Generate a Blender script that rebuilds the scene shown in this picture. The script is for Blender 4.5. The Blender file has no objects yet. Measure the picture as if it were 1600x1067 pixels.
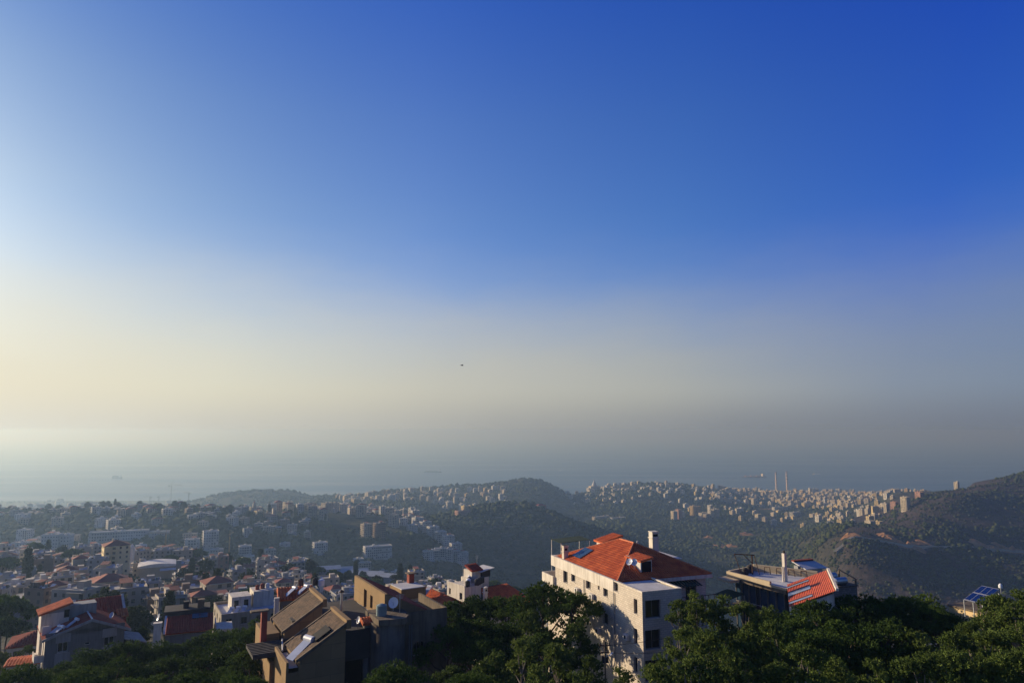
import bpy, math, random
import numpy as np
from mathutils import Vector, Matrix

# ------------------------------------------------------------------ camera, sky, sun, exposure
SC = bpy.context.scene
COL = SC.collection
CAM_H = 450.0                       # height of the drone above the sea
PITCH = math.radians(7.33)
FPX = 1081.0                        # focal length in photo pixels (1600 wide)
ct, st = math.cos(PITCH), math.sin(PITCH)
SUN_AZ = math.radians(-63.0)        # azimuth from the view direction (+Y), to the left
SUN_EL = math.radians(13.5)

cam = bpy.data.cameras.new('camera')
cam.sensor_width = 36.0
cam.lens = 36.0 * FPX / 1600.0
cam.clip_start = 0.5
cam.clip_end = 150000.0
camo = bpy.data.objects.new('camera', cam)
COL.objects.link(camo)
camo.location = (0, 0, CAM_H)
camo.rotation_euler = (math.radians(90) + PITCH, 0, 0)
SC.camera = camo

world = bpy.data.worlds.new('World')
SC.world = world
world.use_nodes = True

SKY_STRENGTH = 0.075
SUN_STRENGTH = 5.0

def build_world():
    nt = world.node_tree
    nt.nodes.clear()
    N, L = nt.nodes.new, nt.links.new
    out = N('ShaderNodeOutputWorld')
    bg = N('ShaderNodeBackground')
    bg.inputs['Strength'].default_value = SKY_STRENGTH
    sky = N('ShaderNodeTexSky')
    sky.sky_type = 'NISHITA'
    sky.sun_disc = False
    sky.sun_elevation = SUN_EL
    sky.sun_rotation = SUN_AZ
    sky.altitude = 450
    sky.air_density = 1.0
    sky.dust_density = 2.2
    sky.ozone_density = 3.0
    tc = N('ShaderNodeTexCoord')
    sep = N('ShaderNodeSeparateXYZ')
    L(tc.outputs['Generated'], sep.inputs[0])
    mx = N('ShaderNodeMath'); mx.operation = 'MAXIMUM'
    L(sep.outputs['Z'], mx.inputs[0]); mx.inputs[1].default_value = 0.012
    comb = N('ShaderNodeCombineXYZ')
    L(sep.outputs['X'], comb.inputs[0]); L(sep.outputs['Y'], comb.inputs[1]); L(mx.outputs[0], comb.inputs[2])
    L(comb.outputs[0], sky.inputs['Vector'])
    # deeper blue away from the sun, dimmed behind the view to cut ambient light
    gam = N('ShaderNodeGamma'); gam.inputs['Gamma'].default_value = 1.0
    L(sky.outputs[0], gam.inputs[0])
    dot = N('ShaderNodeVectorMath'); dot.operation = 'DOT_PRODUCT'
    nrm = N('ShaderNodeVectorMath'); nrm.operation = 'NORMALIZE'
    L(comb.outputs[0], nrm.inputs[0])
    L(nrm.outputs[0], dot.inputs[0])
    dot.inputs[1].default_value = (math.sin(SUN_AZ) * math.cos(SUN_EL), math.cos(SUN_AZ) * math.cos(SUN_EL), math.sin(SUN_EL))
    # ---- the blue above the smog, by angle to the sun (0 = 115 deg away, 1 = 35 deg away)
    blue = N('ShaderNodeValToRGB')
    mr = N('ShaderNodeMapRange'); mr.inputs[1].default_value = -0.34; mr.inputs[2].default_value = 0.913
    L(dot.outputs['Value'], mr.inputs[0]); L(mr.outputs[0], blue.inputs[0])
    SKYRAMP(blue.color_ramp, BLUE)
    mulb = N('ShaderNodeMix'); mulb.data_type = 'RGBA'; mulb.blend_type = 'MULTIPLY'; mulb.inputs['Factor'].default_value = 1.0
    L(gam.outputs[0], mulb.inputs[6]); L(blue.outputs[0], mulb.inputs[7])
    # the blue deepens upward; above the view it is dimmed to darken shade
    zen = N('ShaderNodeValToRGB'); L(sep.outputs['Z'], zen.inputs[0])
    SKYRAMP(zen.color_ramp, [(0.1, (1.0, 1.04, 0.96)), (0.3, (0.96, 1.04, 0.98)), (0.42, (0.78, 0.95, 1.04)), (0.56, (0.46, 0.76, 1.16)), (0.75, (0.42, 0.62, 0.9)), (1.0, (0.40, 0.55, 0.75))])
    mulz = N('ShaderNodeMix'); mulz.data_type = 'RGBA'; mulz.blend_type = 'MULTIPLY'; mulz.inputs['Factor'].default_value = 1.0
    L(mulb.outputs[2], mulz.inputs[6]); L(zen.outputs[0], mulz.inputs[7])
    # ---- the smog layer over the sea: up to about ten degrees, its top uneven
    nz = N('ShaderNodeTexNoise'); nz.inputs['Scale'].default_value = 2.4; nz.inputs['Detail'].default_value = 5.0; nz.inputs['Roughness'].default_value = 0.55
    smp = N('ShaderNodeMapping'); smp.inputs['Scale'].default_value = (1.0, 1.0, 3.2); L(tc.outputs['Generated'], smp.inputs[0])
    L(smp.outputs[0], nz.inputs['Vector'])
    off = N('ShaderNodeMath'); off.operation = 'MULTIPLY_ADD'
    L(nz.outputs[0], off.inputs[0]); off.inputs[1].default_value = 0.11; off.inputs[2].default_value = -0.055
    el = N('ShaderNodeMath'); el.operation = 'ADD'
    L(sep.outputs['Z'], el.inputs[0]); L(off.outputs[0], el.inputs[1])
    smr = N('ShaderNodeMapRange'); smr.interpolation_type = 'SMOOTHERSTEP'
    smr.inputs[1].default_value = 0.325; smr.inputs[2].default_value = 0.0
    smr.inputs[3].default_value = 0.0; smr.inputs[4].default_value = 0.93
    L(el.outputs[0], smr.inputs[0])
    smog = N('ShaderNodeValToRGB')
    L(mr.outputs[0], smog.inputs[0])
    SKYRAMP(smog.color_ramp, SMOG)
    k = N('ShaderNodeMix'); k.data_type = 'RGBA'; k.blend_type = 'MULTIPLY'; k.inputs['Factor'].default_value = 1.0
    s = 0.83 / SKY_STRENGTH
    k.inputs[7].default_value = (s, s, s, 1)
    L(smog.outputs[0], k.inputs[6])
    mix = N('ShaderNodeMix'); mix.data_type = 'RGBA'
    L(smr.outputs[0], mix.inputs['Factor']); L(mulz.outputs[2], mix.inputs[6]); L(k.outputs[2], mix.inputs[7])
    # the thickest air right on the horizon, greyer
    low = N('ShaderNodeMapRange'); low.interpolation_type = 'SMOOTHSTEP'
    low.inputs[1].default_value = 0.065; low.inputs[2].default_value = -0.004; low.inputs[3].default_value = 0.0; low.inputs[4].default_value = 1.0
    L(sep.outputs['Z'], low.inputs[0])
    dens = N('ShaderNodeValToRGB'); L(mr.outputs[0], dens.inputs[0]); SKYRAMP(dens.color_ramp, DENSE)
    k2 = N('ShaderNodeMix'); k2.data_type = 'RGBA'; k2.blend_type = 'MULTIPLY'; k2.inputs['Factor'].default_value = 1.0
    k2.inputs[7].default_value = (s, s, s, 1); L(dens.outputs[0], k2.inputs[6])
    mix2 = N('ShaderNodeMix'); mix2.data_type = 'RGBA'
    L(low.outputs[0], mix2.inputs['Factor']); L(mix.outputs[2], mix2.inputs[6]); L(k2.outputs[2], mix2.inputs[7])
    L(mix2.outputs[2], bg.inputs['Color'])
    L(bg.outputs[0], out.inputs['Surface'])

def SKYRAMP(r, stops):
    while len(r.elements) > 1:
        r.elements.remove(r.elements[-1])
    r.elements[0].position = stops[0][0]; r.elements[0].color = (*stops[0][1], 1)
    for p, c in stops[1:]:
        e = r.elements.new(p); e.color = (*c, 1)

BLUE = [(0.0, (0.42, 0.60, 1.1)), (0.13, (0.40, 0.80, 2.0)), (0.25, (0.42, 0.78, 2.05)), (0.5, (0.75, 1.05, 1.9)), (0.75, (1.03, 1.14, 1.70)), (1.0, (1.02, 1.06, 1.22))]  # first stop lies behind the view, dimmed to darken the shade
# smog colour by the angle to the sun, far from it first (linear light)
SMOG = [(0.0, (0.165, 0.22, 0.31)), (0.25, (0.255, 0.295, 0.35)), (0.48, (0.43, 0.43, 0.39)), (0.7, (0.56, 0.54, 0.455)), (0.88, (0.74, 0.70, 0.55)), (1.0, (0.80, 0.74, 0.58))]
DENSE = [(0.0, (0.155, 0.18, 0.24)), (0.18, (0.172, 0.197, 0.25)), (0.4, (0.235, 0.255, 0.285)), (0.64, (0.37, 0.378, 0.37)), (0.87, (0.59, 0.58, 0.52)), (1.0, (0.80, 0.77, 0.66))]
build_world()

sun = bpy.data.lights.new('sun', 'SUN')
sun.energy = SUN_STRENGTH
sun.angle = math.radians(0.53)
sun.color = (1.0, 0.81, 0.57)
suno = bpy.data.objects.new('sun', sun)
COL.objects.link(suno)
sd = Vector((math.sin(SUN_AZ) * math.cos(SUN_EL), math.cos(SUN_AZ) * math.cos(SUN_EL), math.sin(SUN_EL)))
suno.rotation_euler = (-sd).to_track_quat('-Z', 'Y').to_euler()
suno.location = (-60, 20, 520)

vs = SC.view_settings
vs.view_transform = 'Standard'
vs.look = 'None'
vs.exposure = 0.28
vs.gamma = 1.0
vs.use_curve_mapping = False
SC.cycles.use_denoising = True
SC.cycles.max_bounces = 5
SC.cycles.diffuse_bounces = 2
SC.cycles.glossy_bounces = 2
SC.cycles.transparent_max_bounces = 8
SC.cycles.volume_bounces = 1

# ------------------------------------------------------------------ helpers
random.seed(7)
RNG = np.random.default_rng(11)

def slope(py):
    v = (533.5 - py) / FPX
    return (st + v * ct) / (ct - v * st)
def ucol(px_, py):
    v = (533.5 - py) / FPX
    return ((px_ - 800.0) / FPX) / (ct - v * st)
def at(px_, py, D):
    """world point seen at photo pixel (px_, py) at depth D"""
    return Vector((ucol(px_, py) * D, D, CAM_H + slope(py) * D))
def atz(px_, py, z):
    """world point seen at that pixel on the level z"""
    D = (z - CAM_H) / slope(py)
    return Vector((ucol(px_, py) * D, D, z))
def mpp(D):
    """metres per photo pixel at depth D"""
    return D / FPX

def srgb(r, g, b):
    f = lambda c: ((c / 255 + 0.055) / 1.055) ** 2.4 if c / 255 > 0.04045 else c / 255 / 12.92
    return (f(r), f(g), f(b))

def noise2(x, y, seed=0):
    """value noise, smooth, -1..1, numpy arrays"""
    xi = np.floor(x).astype(np.int64); yi = np.floor(y).astype(np.int64)
    xf = x - xi; yf = y - yi
    xf = xf * xf * xf * (xf * (xf * 6 - 15) + 10); yf = yf * yf * yf * (yf * (yf * 6 - 15) + 10)
    def h(a, b):
        n = (a * 374761393 + b * 668265263 + seed * 1442695041) & 0x7fffffff
        n = ((n ^ (n >> 13)) * 1274126177) & 0x7fffffff
        n = n ^ (n >> 16)
        return (n & 0xffff) / 32767.5 - 1
    a = h(xi, yi); b = h(xi + 1, yi); c = h(xi, yi + 1); d = h(xi + 1, yi + 1)
    return (a * (1 - xf) + b * xf) * (1 - yf) + (c * (1 - xf) + d * xf) * yf
def fbm(x, y, seed=0, oct_=4, gain=0.5):
    s = 0; a = 1; t = 0
    for k in range(oct_):
        s = s + a * noise2(x * 2 ** k + 17.3 * k, y * 2 ** k - 9.1 * k, seed + k); t += a; a *= gain
    return s / t

# ---- materials
MATS = {}
def mat(name, color, rough=0.9, var=0.25,  scale=0.6, metallic=0.0, color2=None, bump=0.0, bscale=4.0, spec=0.3, detail=4.0, transl=0.0, objvar=0.0, streak=0.0):
    """a plain procedural material: colour broken up by noise, some relief"""
    if name in MATS:
        return MATS[name]
    m = bpy.data.materials.new(name); m.use_nodes = True
    nt = m.node_tree; N, L = nt.nodes.new, nt.links.new
    p = nt.nodes['Principled BSDF']
    p.inputs['Roughness'].default_value = rough
    p.inputs['Metallic'].default_value = metallic
    p.inputs['Specular IOR Level'].default_value = spec
    tc = N('ShaderNodeTexCoord')
    nz = N('ShaderNodeTexNoise'); nz.inputs['Scale'].default_value = scale; nz.inputs['Detail'].default_value = detail
    L(tc.outputs['Object'], nz.inputs['Vector'])
    rp = N('ShaderNodeValToRGB')
    c = color; d = color2 or tuple(x * (1 - var) for x in color)
    e = tuple(min(1, x * (1 + var * 0.6)) for x in color) if color2 is None else color
    rp.color_ramp.elements[0].position = 0.3; rp.color_ramp.elements[0].color = (*d, 1)
    rp.color_ramp.elements[1].position = 0.72; rp.color_ramp.elements[1].color = (*e, 1)
    L(nz.outputs[0], rp.inputs[0])
    last = rp.outputs[0]
    if streak:      # rain streaks and grime running down upright faces
        mp = N('ShaderNodeMapping'); mp.inputs['Scale'].default_value = (1.6, 1.6, 0.16)
        L(tc.outputs['Object'], mp.inputs[0])
        n3 = N('ShaderNodeTexNoise'); n3.inputs['Scale'].default_value = 1.3; n3.inputs['Detail'].default_value = 7; n3.inputs['Roughness'].default_value = 0.65
        L(mp.outputs[0], n3.inputs['Vector'])
        r3 = N('ShaderNodeValToRGB'); k = 1 - streak
        SKYRAMP(r3.color_ramp, [(0.36, (k, k * 0.97, k * 0.93)), (0.56, (1, 1, 1))]); L(n3.outputs[0], r3.inputs[0])
        m3 = N('ShaderNodeMix'); m3.data_type = 'RGBA'; m3.blend_type = 'MULTIPLY'; m3.inputs['Factor'].default_value = 1.0
        L(last, m3.inputs[6]); L(r3.outputs[0], m3.inputs[7]); last = m3.outputs[2]
    if objvar:
        oi = N('ShaderNodeObjectInfo')
        hs = N('ShaderNodeHueSaturation')
        a = N('ShaderNodeMath'); a.operation = 'MULTIPLY_ADD'; a.inputs[1].default_value = objvar * 2; a.inputs[2].default_value = 1 - objvar
        L(oi.outputs['Random'], a.inputs[0]); L(a.outputs[0], hs.inputs['Value']); L(last, hs.inputs['Color'])
        last = hs.outputs[0]
    L(last, p.inputs['Base Color'])
    if bump:
        n2 = N('ShaderNodeTexNoise'); n2.inputs['Scale'].default_value = bscale; n2.inputs['Detail'].default_value = 5
        L(tc.outputs['Object'], n2.inputs['Vector'])
        b = N('ShaderNodeBump'); b.inputs['Strength'].default_value = bump; b.inputs['Distance'].default_value = 0.1
        L(n2.outputs[0], b.inputs['Height']); L(b.outputs[0], p.inputs['Normal'])
    if transl:
        tr = N('ShaderNodeBsdfTranslucent'); L(last, tr.inputs[0])
        ms = N('ShaderNodeMixShader'); ms.inputs[0].default_value = transl
        L(p.outputs[0], ms.inputs[1]); L(tr.outputs[0], ms.inputs[2])
        L(ms.outputs[0], nt.nodes['Material Output'].inputs['Surface'])
    MATS[name] = m
    return m

# ---- mesh builder
class MB:
    def __init__(s):
        s.v = []; s.f = []; s.m = []; s.mats = []
    def mi(s, m):
        if m not in s.mats:
            s.mats.append(m)
        return s.mats.index(m)
    def add(s, vs, fs, m=None):
        b = len(s.v); s.v += [tuple(p) for p in vs]
        s.f += [tuple(b + i for i in f) for f in fs]
        k = s.mi(m) if m is not None else 0
        s.m += [k] * len(fs)
        return s
    def box(s, x0, x1, y0, y1, z0, z1, m=None):
        v = [(x0, y0, z0), (x1, y0, z0), (x1, y1, z0), (x0, y1, z0), (x0, y0, z1), (x1, y0, z1), (x1, y1, z1), (x0, y1, z1)]
        return s.add(v, [(0, 3, 2, 1), (4, 5, 6, 7), (0, 1, 5, 4), (1, 2, 6, 5), (2, 3, 7, 6), (3, 0, 4, 7)], m)
    def prism(s, pts, z0, z1, m=None):
        """pts counter-clockwise in plan"""
        n = len(pts)
        v = [(p[0], p[1], z0) for p in pts] + [(p[0], p[1], z1) for p in pts]
        f = [tuple(range(n - 1, -1, -1)), tuple(range(n, 2 * n))] + [(i, (i + 1) % n, n + (i + 1) % n, n + i) for i in range(n)]
        return s.add(v, f, m)
    def extrude(s, pts, d, m=None):
        """a polygon of 3-D points pushed along d"""
        n = len(pts); d = Vector(d)
        v = [tuple(Vector(p)) for p in pts] + [tuple(Vector(p) + d) for p in pts]
        f = [tuple(range(n - 1, -1, -1)), tuple(range(n, 2 * n))] + [(i, (i + 1) % n, n + (i + 1) % n, n + i) for i in range(n)]
        return s.add(v, f, m)
    def tube(s, a, b, r, r2=None, n=8, m=None, caps=True):
        a = Vector(a); b = Vector(b); r2 = r if r2 is None else r2
        d = (b - a).normalized(); u = d.orthogonal().normalized(); w = d.cross(u)
        v = []
        for c, rr in ((a, r), (b, r2)):
            for i in range(n):
                t = 2 * math.pi * i / n
                v.append(c + u * (rr * math.cos(t)) + w * (rr * math.sin(t)))
        f = [(i, (i + 1) % n, n + (i + 1) % n, n + i) for i in range(n)]
        if caps:
            f += [tuple(range(n - 1, -1, -1)), tuple(range(n, 2 * n))]
        return s.add(v, f, m)
    def slab(s, quad, t, m=None):
        """a thin plate: quad of 3-D points, thickened along its normal by t"""
        q = [Vector(p) for p in quad]
        n = (q[1] - q[0]).cross(q[3] - q[0]).normalized() * t
        return s.extrude(q, n, m)
    def mesh(s, name):
        me = bpy.data.meshes.new(name)
        me.from_pydata(s.v, [], s.f)
        for m in s.mats:
            me.materials.append(m)
        if len(s.mats) > 1:
            me.polygons.foreach_set('material_index', s.m)
        me.update()
        return me
    def build(s, name, parent=None, m=None, smooth=False, kind=None):
        if m is not None and not s.mats:
            s.mats.append(m)
        me = s.mesh(name)
        if smooth:
            me.polygons.foreach_set('use_smooth', [True] * len(me.polygons))
        o = bpy.data.objects.new(name, me); COL.objects.link(o)
        if parent is not None:
            o.parent = parent
        if kind:
            o['kind'] = kind
        return o

def thing(name, label, cat, loc=(0, 0, 0), rz=0.0, group=None):
    o = bpy.data.objects.new(name, None); COL.objects.link(o)
    o.empty_display_size = 0.5
    o.location = loc; o.rotation_euler = (0, 0, rz)
    tag(o, label, cat, group)
    return o
def tag(o, label, cat, group=None, kind=None):
    if label: o['label'] = label
    if cat: o['category'] = cat
    if group: o['group'] = group
    if kind: o['kind'] = kind
    return o
def link(name, me, parent=None):
    o = bpy.data.objects.new(name, me); COL.objects.link(o)
    if parent is not None:
        o.parent = parent
    return o
def np_mesh(name, V, F, mats, midx=None, smooth=False):
    """mesh from numpy arrays, F of shape (n, 3) or (n, 4)"""
    me = bpy.data.meshes.new(name)
    V = np.asarray(V, dtype=np.float32); F = np.asarray(F, dtype=np.int32)
    k = F.shape[1]
    me.vertices.add(len(V)); me.vertices.foreach_set('co', V.ravel())
    me.loops.add(F.size); me.loops.foreach_set('vertex_index', F.ravel())
    me.polygons.add(len(F))
    me.polygons.foreach_set('loop_start', np.arange(0, F.size, k, dtype=np.int32))
    try:
        me.polygons.foreach_set('loop_total', np.full(len(F), k, dtype=np.int32))
    except Exception:
        pass
    for m in mats:
        me.materials.append(m)
    if midx is not None:
        me.polygons.foreach_set('material_index', np.asarray(midx, dtype=np.int32))
    if smooth:
        me.polygons.foreach_set('use_smooth', np.ones(len(F), dtype=bool))
    me.update(calc_edges=True)
    return me

# ------------------------------------------------------------------ the land
# Profiles of the land from the camera's hill to the shore: at each photo column the depth and the
# height of the ground's main lines (crests, slope feet, valley floors). y: seen at that photo row; z: a level.
KX = [-400, 0, 60, 120, 200, 300, 350, 400, 450, 480, 520, 545, 600, 650, 700, 760, 800, 825, 855, 882, 905, 930, 960, 1000, 1050, 1100, 1150, 1200, 1240, 1300, 1380, 1430, 1470, 1490, 1510, 1530, 1560, 1600, 1800, 2100]
def yz(y, D): return CAM_H + slope(y) * D
LAYERS = []
def layer(pts):
    """pts: (column, depth, 'y' or 'z', value)"""
    xs = [p[0] for p in pts]; ds = [p[1] for p in pts]
    zs = [yz(p[3], p[1]) if p[2] == 'y' else p[3] for p in pts]
    g = np.arange(-300, 1901, 4.0)
    ds = np.interp(g, xs, ds); zs = np.interp(g, xs, zs)
    sg = 3.5 if len(LAYERS) == 11 else 6.0
    k = np.exp(-0.5 * (np.arange(-20, 21) / sg) ** 2); k /= k.sum()
    f = lambda a: np.convolve(np.pad(a, 20, mode='edge'), k, mode='valid')
    LAYERS.append((g, f(ds), f(zs)))
layer([(0, -400, 'z', 404), (1600, -400, 'z', 404)])
layer([(0, 20, 'z', 418), (1600, 20, 'z', 422)])
layer([(0, 90, 'z', 410), (300, 90, 'z', 412), (600, 90, 'z', 417.5), (900, 90, 'z', 419), (1200, 90, 'z', 421.5), (1600, 90, 'z', 422)])
layer([(0, 150, 'z', 397), (300, 150, 'z', 402), (600, 150, 'z', 406), (850, 150, 'z', 404), (1000, 140, 'z', 402), (1200, 140, 'z', 402), (1600, 140, 'z', 404)])
layer([(0, 300, 'y', 972), (200, 300, 'y', 972), (400, 300, 'y', 970), (600, 300, 'z', 358), (850, 300, 'z', 340), (1000, 300, 'z', 320), (1600, 300, 'z', 325)])
layer([(0, 650, 'y', 880), (150, 660, 'y', 880), (300, 680, 'y', 886), (400, 690, 'y', 893), (480, 690, 'y', 899), (560, 660, 'y', 907), (700, 580, 'y', 925), (850, 480, 'y', 950), (1000, 480, 'z', 240), (1600, 500, 'z', 235)])
layer([(0, 800, 'z', 262), (400, 850, 'z', 240), (700, 880, 'z', 195), (1000, 850, 'z', 150), (1240, 900, 'z', 120), (1400, 760, 'z', 150), (1600, 760, 'z', 165)])
layer([(0, 940, 'y', 870), (150, 950, 'y', 868), (300, 970, 'y', 872), (400, 1000, 'y', 884), (600, 1050, 'y', 900), (700, 1120, 'y', 906), (800, 1230, 'y', 910), (900, 1250, 'y', 905), (1000, 1400, 'y', 896), (1100, 1500, 'y', 890), (1180, 1500, 'y', 892), (1240, 1300, 'y', 910), (1320, 1000, 'y', 938), (1450, 980, 'y', 942), (1600, 980, 'y', 945)])
layer([(0, 1200, 'y', 806), (100, 1200, 'y', 804), (200, 1210, 'y', 803), (300, 1220, 'y', 802), (400, 1250, 'y', 803), (470, 1260, 'y', 808), (540, 1300, 'y', 818), (620, 1350, 'y', 818), (680, 1450, 'y', 812), (720, 1560, 'y', 800), (780, 1650, 'y', 788), (830, 1650, 'y', 790), (880, 1610, 'y', 806), (930, 1600, 'y', 828), (980, 1600, 'y', 852), (1020, 1700, 'y', 862), (1100, 1950, 'y', 840), (1180, 2000, 'y', 836), (1235, 1700, 'y', 862), (1290, 1250, 'y', 846), (1320, 1200, 'y', 832), (1380, 1210, 'y', 844), (1450, 1240, 'y', 857), (1530, 1280, 'y', 862), (1600, 1300, 'y', 874)])
layer([(0, 1700, 'z', 222), (300, 1700, 'z', 218), (400, 1700, 'z', 215), (450, 1700, 'y', 801), (540, 1750, 'y', 801), (620, 1800, 'y', 805), (680, 2000, 'y', 806), (720, 2050, 'z', 175), (780, 2050, 'z', 150), (880, 2050, 'z', 110), (930, 2100, 'y', 822), (1000, 2150, 'y', 822), (1100, 2350, 'y', 812), (1180, 2400, 'y', 812), (1235, 2300, 'y', 832), (1300, 1800, 'y', 822), (1380, 1500, 'y', 826), (1450, 1450, 'y', 806), (1530, 1490, 'y', 810), (1600, 1500, 'y', 815)])
layer([(0, 2500, 'y', 801), (200, 2500, 'y', 800), (300, 2500, 'z', 140), (400, 2400, 'z', 140), (480, 2300, 'y', 795), (540, 2300, 'y', 787), (600, 2350, 'y', 785), (680, 2450, 'y', 782), (740, 2500, 'y', 785), (800, 2550, 'y', 775), (850, 2550, 'y', 775), (885, 2500, 'y', 800), (930, 2650, 'y', 790), (1000, 2700, 'y', 782), (1100, 2800, 'y', 785), (1200, 2900, 'y', 795), (1300, 2500, 'y', 805), (1400, 1600, 'y', 803), (1440, 1550, 'y', 790), (1480, 1580, 'y', 782), (1530, 1620, 'y', 772), (1600, 1620, 'y', 765)])
layer([(0, 2900, 'z', 105), (150, 2900, 'z', 105), (250, 2900, 'z', 120), (330, 3000, 'y', 777), (350, 3000, 'y', 772), (400, 3000, 'y', 768), (450, 3000, 'y', 769), (475, 3000, 'y', 775), (490, 2950, 'y', 776), (515, 2900, 'y', 774), (545, 2850, 'y', 777), (600, 2850, 'y', 769), (650, 2850, 'y', 766), (700, 2900, 'y', 764), (760, 3000, 'y', 759), (800, 3100, 'y', 752), (825, 3100, 'y', 749), (850, 3100, 'y', 752), (866, 3100, 'y', 760), (882, 3100, 'y', 776), (900, 3100, 'y', 779), (920, 3200, 'y', 768), (960, 3250, 'y', 760), (1000, 3300, 'y', 756), (1050, 3300, 'y', 755), (1100, 3350, 'y', 761), (1150, 3400, 'y', 768), (1200, 3700, 'y', 770), (1300, 3800, 'y', 773), (1400, 3800, 'y', 772), (1450, 3400, 'y', 775), (1475, 2600, 'y', 778), (1490, 2000, 'y', 775), (1510, 1800, 'y', 768), (1530, 1760, 'y', 759), (1560, 1740, 'y', 751), (1600, 1720, 'y', 746), (1700, 1700, 'y', 736)])
layer([(0, 3600, 'z', 40), (300, 3700, 'z', 35), (500, 3700, 'z', 60), (800, 3800, 'z', 60), (1000, 4000, 'z', 70), (1200, 4300, 'z', 55), (1450, 4300, 'z', 60), (1500, 3600, 'z', 60), (1600, 3600, 'z', 60)])
layer([(0, 4250, 'z', 12), (400, 4300, 'z', 10), (800, 4400, 'z', 10), (1200, 4850, 'z', 12), (1600, 4700, 'z', 10)])
layer([(0, 4680, 'z', -3), (400, 4750, 'z', -3), (800, 4800, 'z', -3), (1200, 5200, 'z', -3), (1600, 5000, 'z', -3)])
layer([(0, 5600, 'z', -6), (1600, 5900, 'z', -6)])

def ground(x, y, rough=True):
    """height of the land at x, y (arrays)"""
    x = np.asarray(x, float); y = np.asarray(y, float)
    px_ = 800 + FPX * 1.018 * x / np.maximum(y, 70.0)
    px_ = np.clip(px_, -300, 1900)
    DS = np.stack([np.interp(px_, l[0], l[1]) for l in LAYERS]); ZS = np.stack([np.interp(px_, l[0], l[2]) for l in LAYERS])
    z = np.full(x.shape, -6.0)
    n = len(LAYERS)
    # monotone cubic tangents along each column
    H = np.diff(DS, axis=0); dl = np.diff(ZS, axis=0) / np.maximum(H, 1e-6)
    T = np.zeros_like(ZS)
    a, b = dl[:-1], dl[1:]
    w1 = 2 * H[1:] + H[:-1]; w2 = H[1:] + 2 * H[:-1]
    same = (a * b) > 0
    T[1:-1] = np.where(same, (w1 + w2) / (w1 / np.where(same, a, 1) + w2 / np.where(same, b, 1)), 0)
    T[0] = dl[0]; T[-1] = 0
    for k in range(n - 1):
        d0, d1 = DS[k], DS[k + 1]
        m = (y >= d0) & (y < d1)
        h = np.maximum(d1 - d0, 1e-6); t = np.clip((y - d0) / h, 0, 1)
        zz = (2 * t ** 3 - 3 * t ** 2 + 1) * ZS[k] + (t ** 3 - 2 * t ** 2 + t) * h * T[k] + (-2 * t ** 3 + 3 * t ** 2) * ZS[k + 1] + (t ** 3 - t ** 2) * h * T[k + 1]
        z = np.where(m, zz, z)
    z = np.where(y < DS[0], ZS[0], z)
    if rough:
        amp = np.interp(y, [0, 150, 500, 1000, 1500, 2500, 3500, 4300, 4600], [0, 0.3, 3, 9, 14, 14, 10, 1.0, 0.0])
        z = z + amp * fbm(x / 170.0, y / 170.0, 3, 5)
        # gullies running down the open hillside on the right and the terraced hill
        g = np.interp(px_, [1200, 1330, 1900], [0.25, 1, 1]) * np.interp(y, [850, 1000, 1700, 2000], [0, 1, 1, 0])
        wx = x + 60 * fbm(x / 300.0, y / 300.0, 5, 2)
        rid = 1 - np.abs(fbm(wx / 170.0 + 0.5 * y / 170.0, y / 520.0, 21, 4))
        z = z + g * 34 * (rid - 0.74)
    return z
def gz(x, y):
    return float(ground(np.array([x]), np.array([y]))[0])

def build_land():
    nr, nc = 620, 560
    yy = np.concatenate([np.linspace(-380, 20, 18)[:-1], np.geomspace(20, 5700, nr)])
    s = np.linspace(-1, 1, nc)
    Y = np.repeat(yy[:, None], nc, 1)
    W = 0.92 * (np.maximum(Y, 0) + 90)
    X = s[None, :] * W
    Z = ground(X.ravel(), Y.ravel())
    V = np.stack([X.ravel(), Y.ravel(), Z], 1)
    r, c = np.meshgrid(np.arange(len(yy) - 1), np.arange(nc - 1), indexing='ij')
    i = (r * nc + c).ravel()
    F = np.stack([i, i + 1, i + nc + 1, i + nc], 1)
    me = np_mesh('terrain', V, F, [land_material()], smooth=True)
    # what grows or lies there: 0 wood, 1 dry scrub, 2 bare earth, 3 terraced grass, 4 built-up ground
    px_ = 800 + FPX * 1.018 * X.ravel() / np.maximum(Y.ravel(), 70)
    y = Y.ravel(); x = X.ravel()
    scrub = np.interp(px_, [1230, 1330], [0, 1]) * np.interp(y, [800, 950], [0, 1]) * np.interp(y, [2000, 2300], [1, 0])
    built = np.interp(y, [120, 180, 640, 690], [0, 1, 1, 0]) * np.interp(px_, [850, 900], [1, 0])
    built = np.maximum(built, 0.75 * np.interp(y, [3000, 3300, 4800, 4900], [0, 1, 1, 0]))
    terr = np.exp(-((px_ - 770) / 70) ** 2) * np.interp(y, [1380, 1480, 1640, 1700], [0, 1, 1, 0])
    earth = np.zeros_like(y)
    for (ex, ey, rx_, ry) in EARTH:
        earth = np.maximum(earth, np.clip(1.6 - 1.6 * np.sqrt(((x - ex) / rx_) ** 2 + ((y - ey) / ry) ** 2), 0, 1))
    ca = me.color_attributes.new('cover', 'FLOAT_COLOR', 'POINT')
    ca.data.foreach_set('color', np.stack([scrub, built, terr, earth], 1).astype(np.float32).ravel())
    o = link('terrain', me); o['kind'] = 'structure'
    return o

EARTH = []
def earth_at(px_, D, rx_, ry):
    EARTH.append((ucol(px_, 830) * D, D, rx_, ry))

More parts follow.
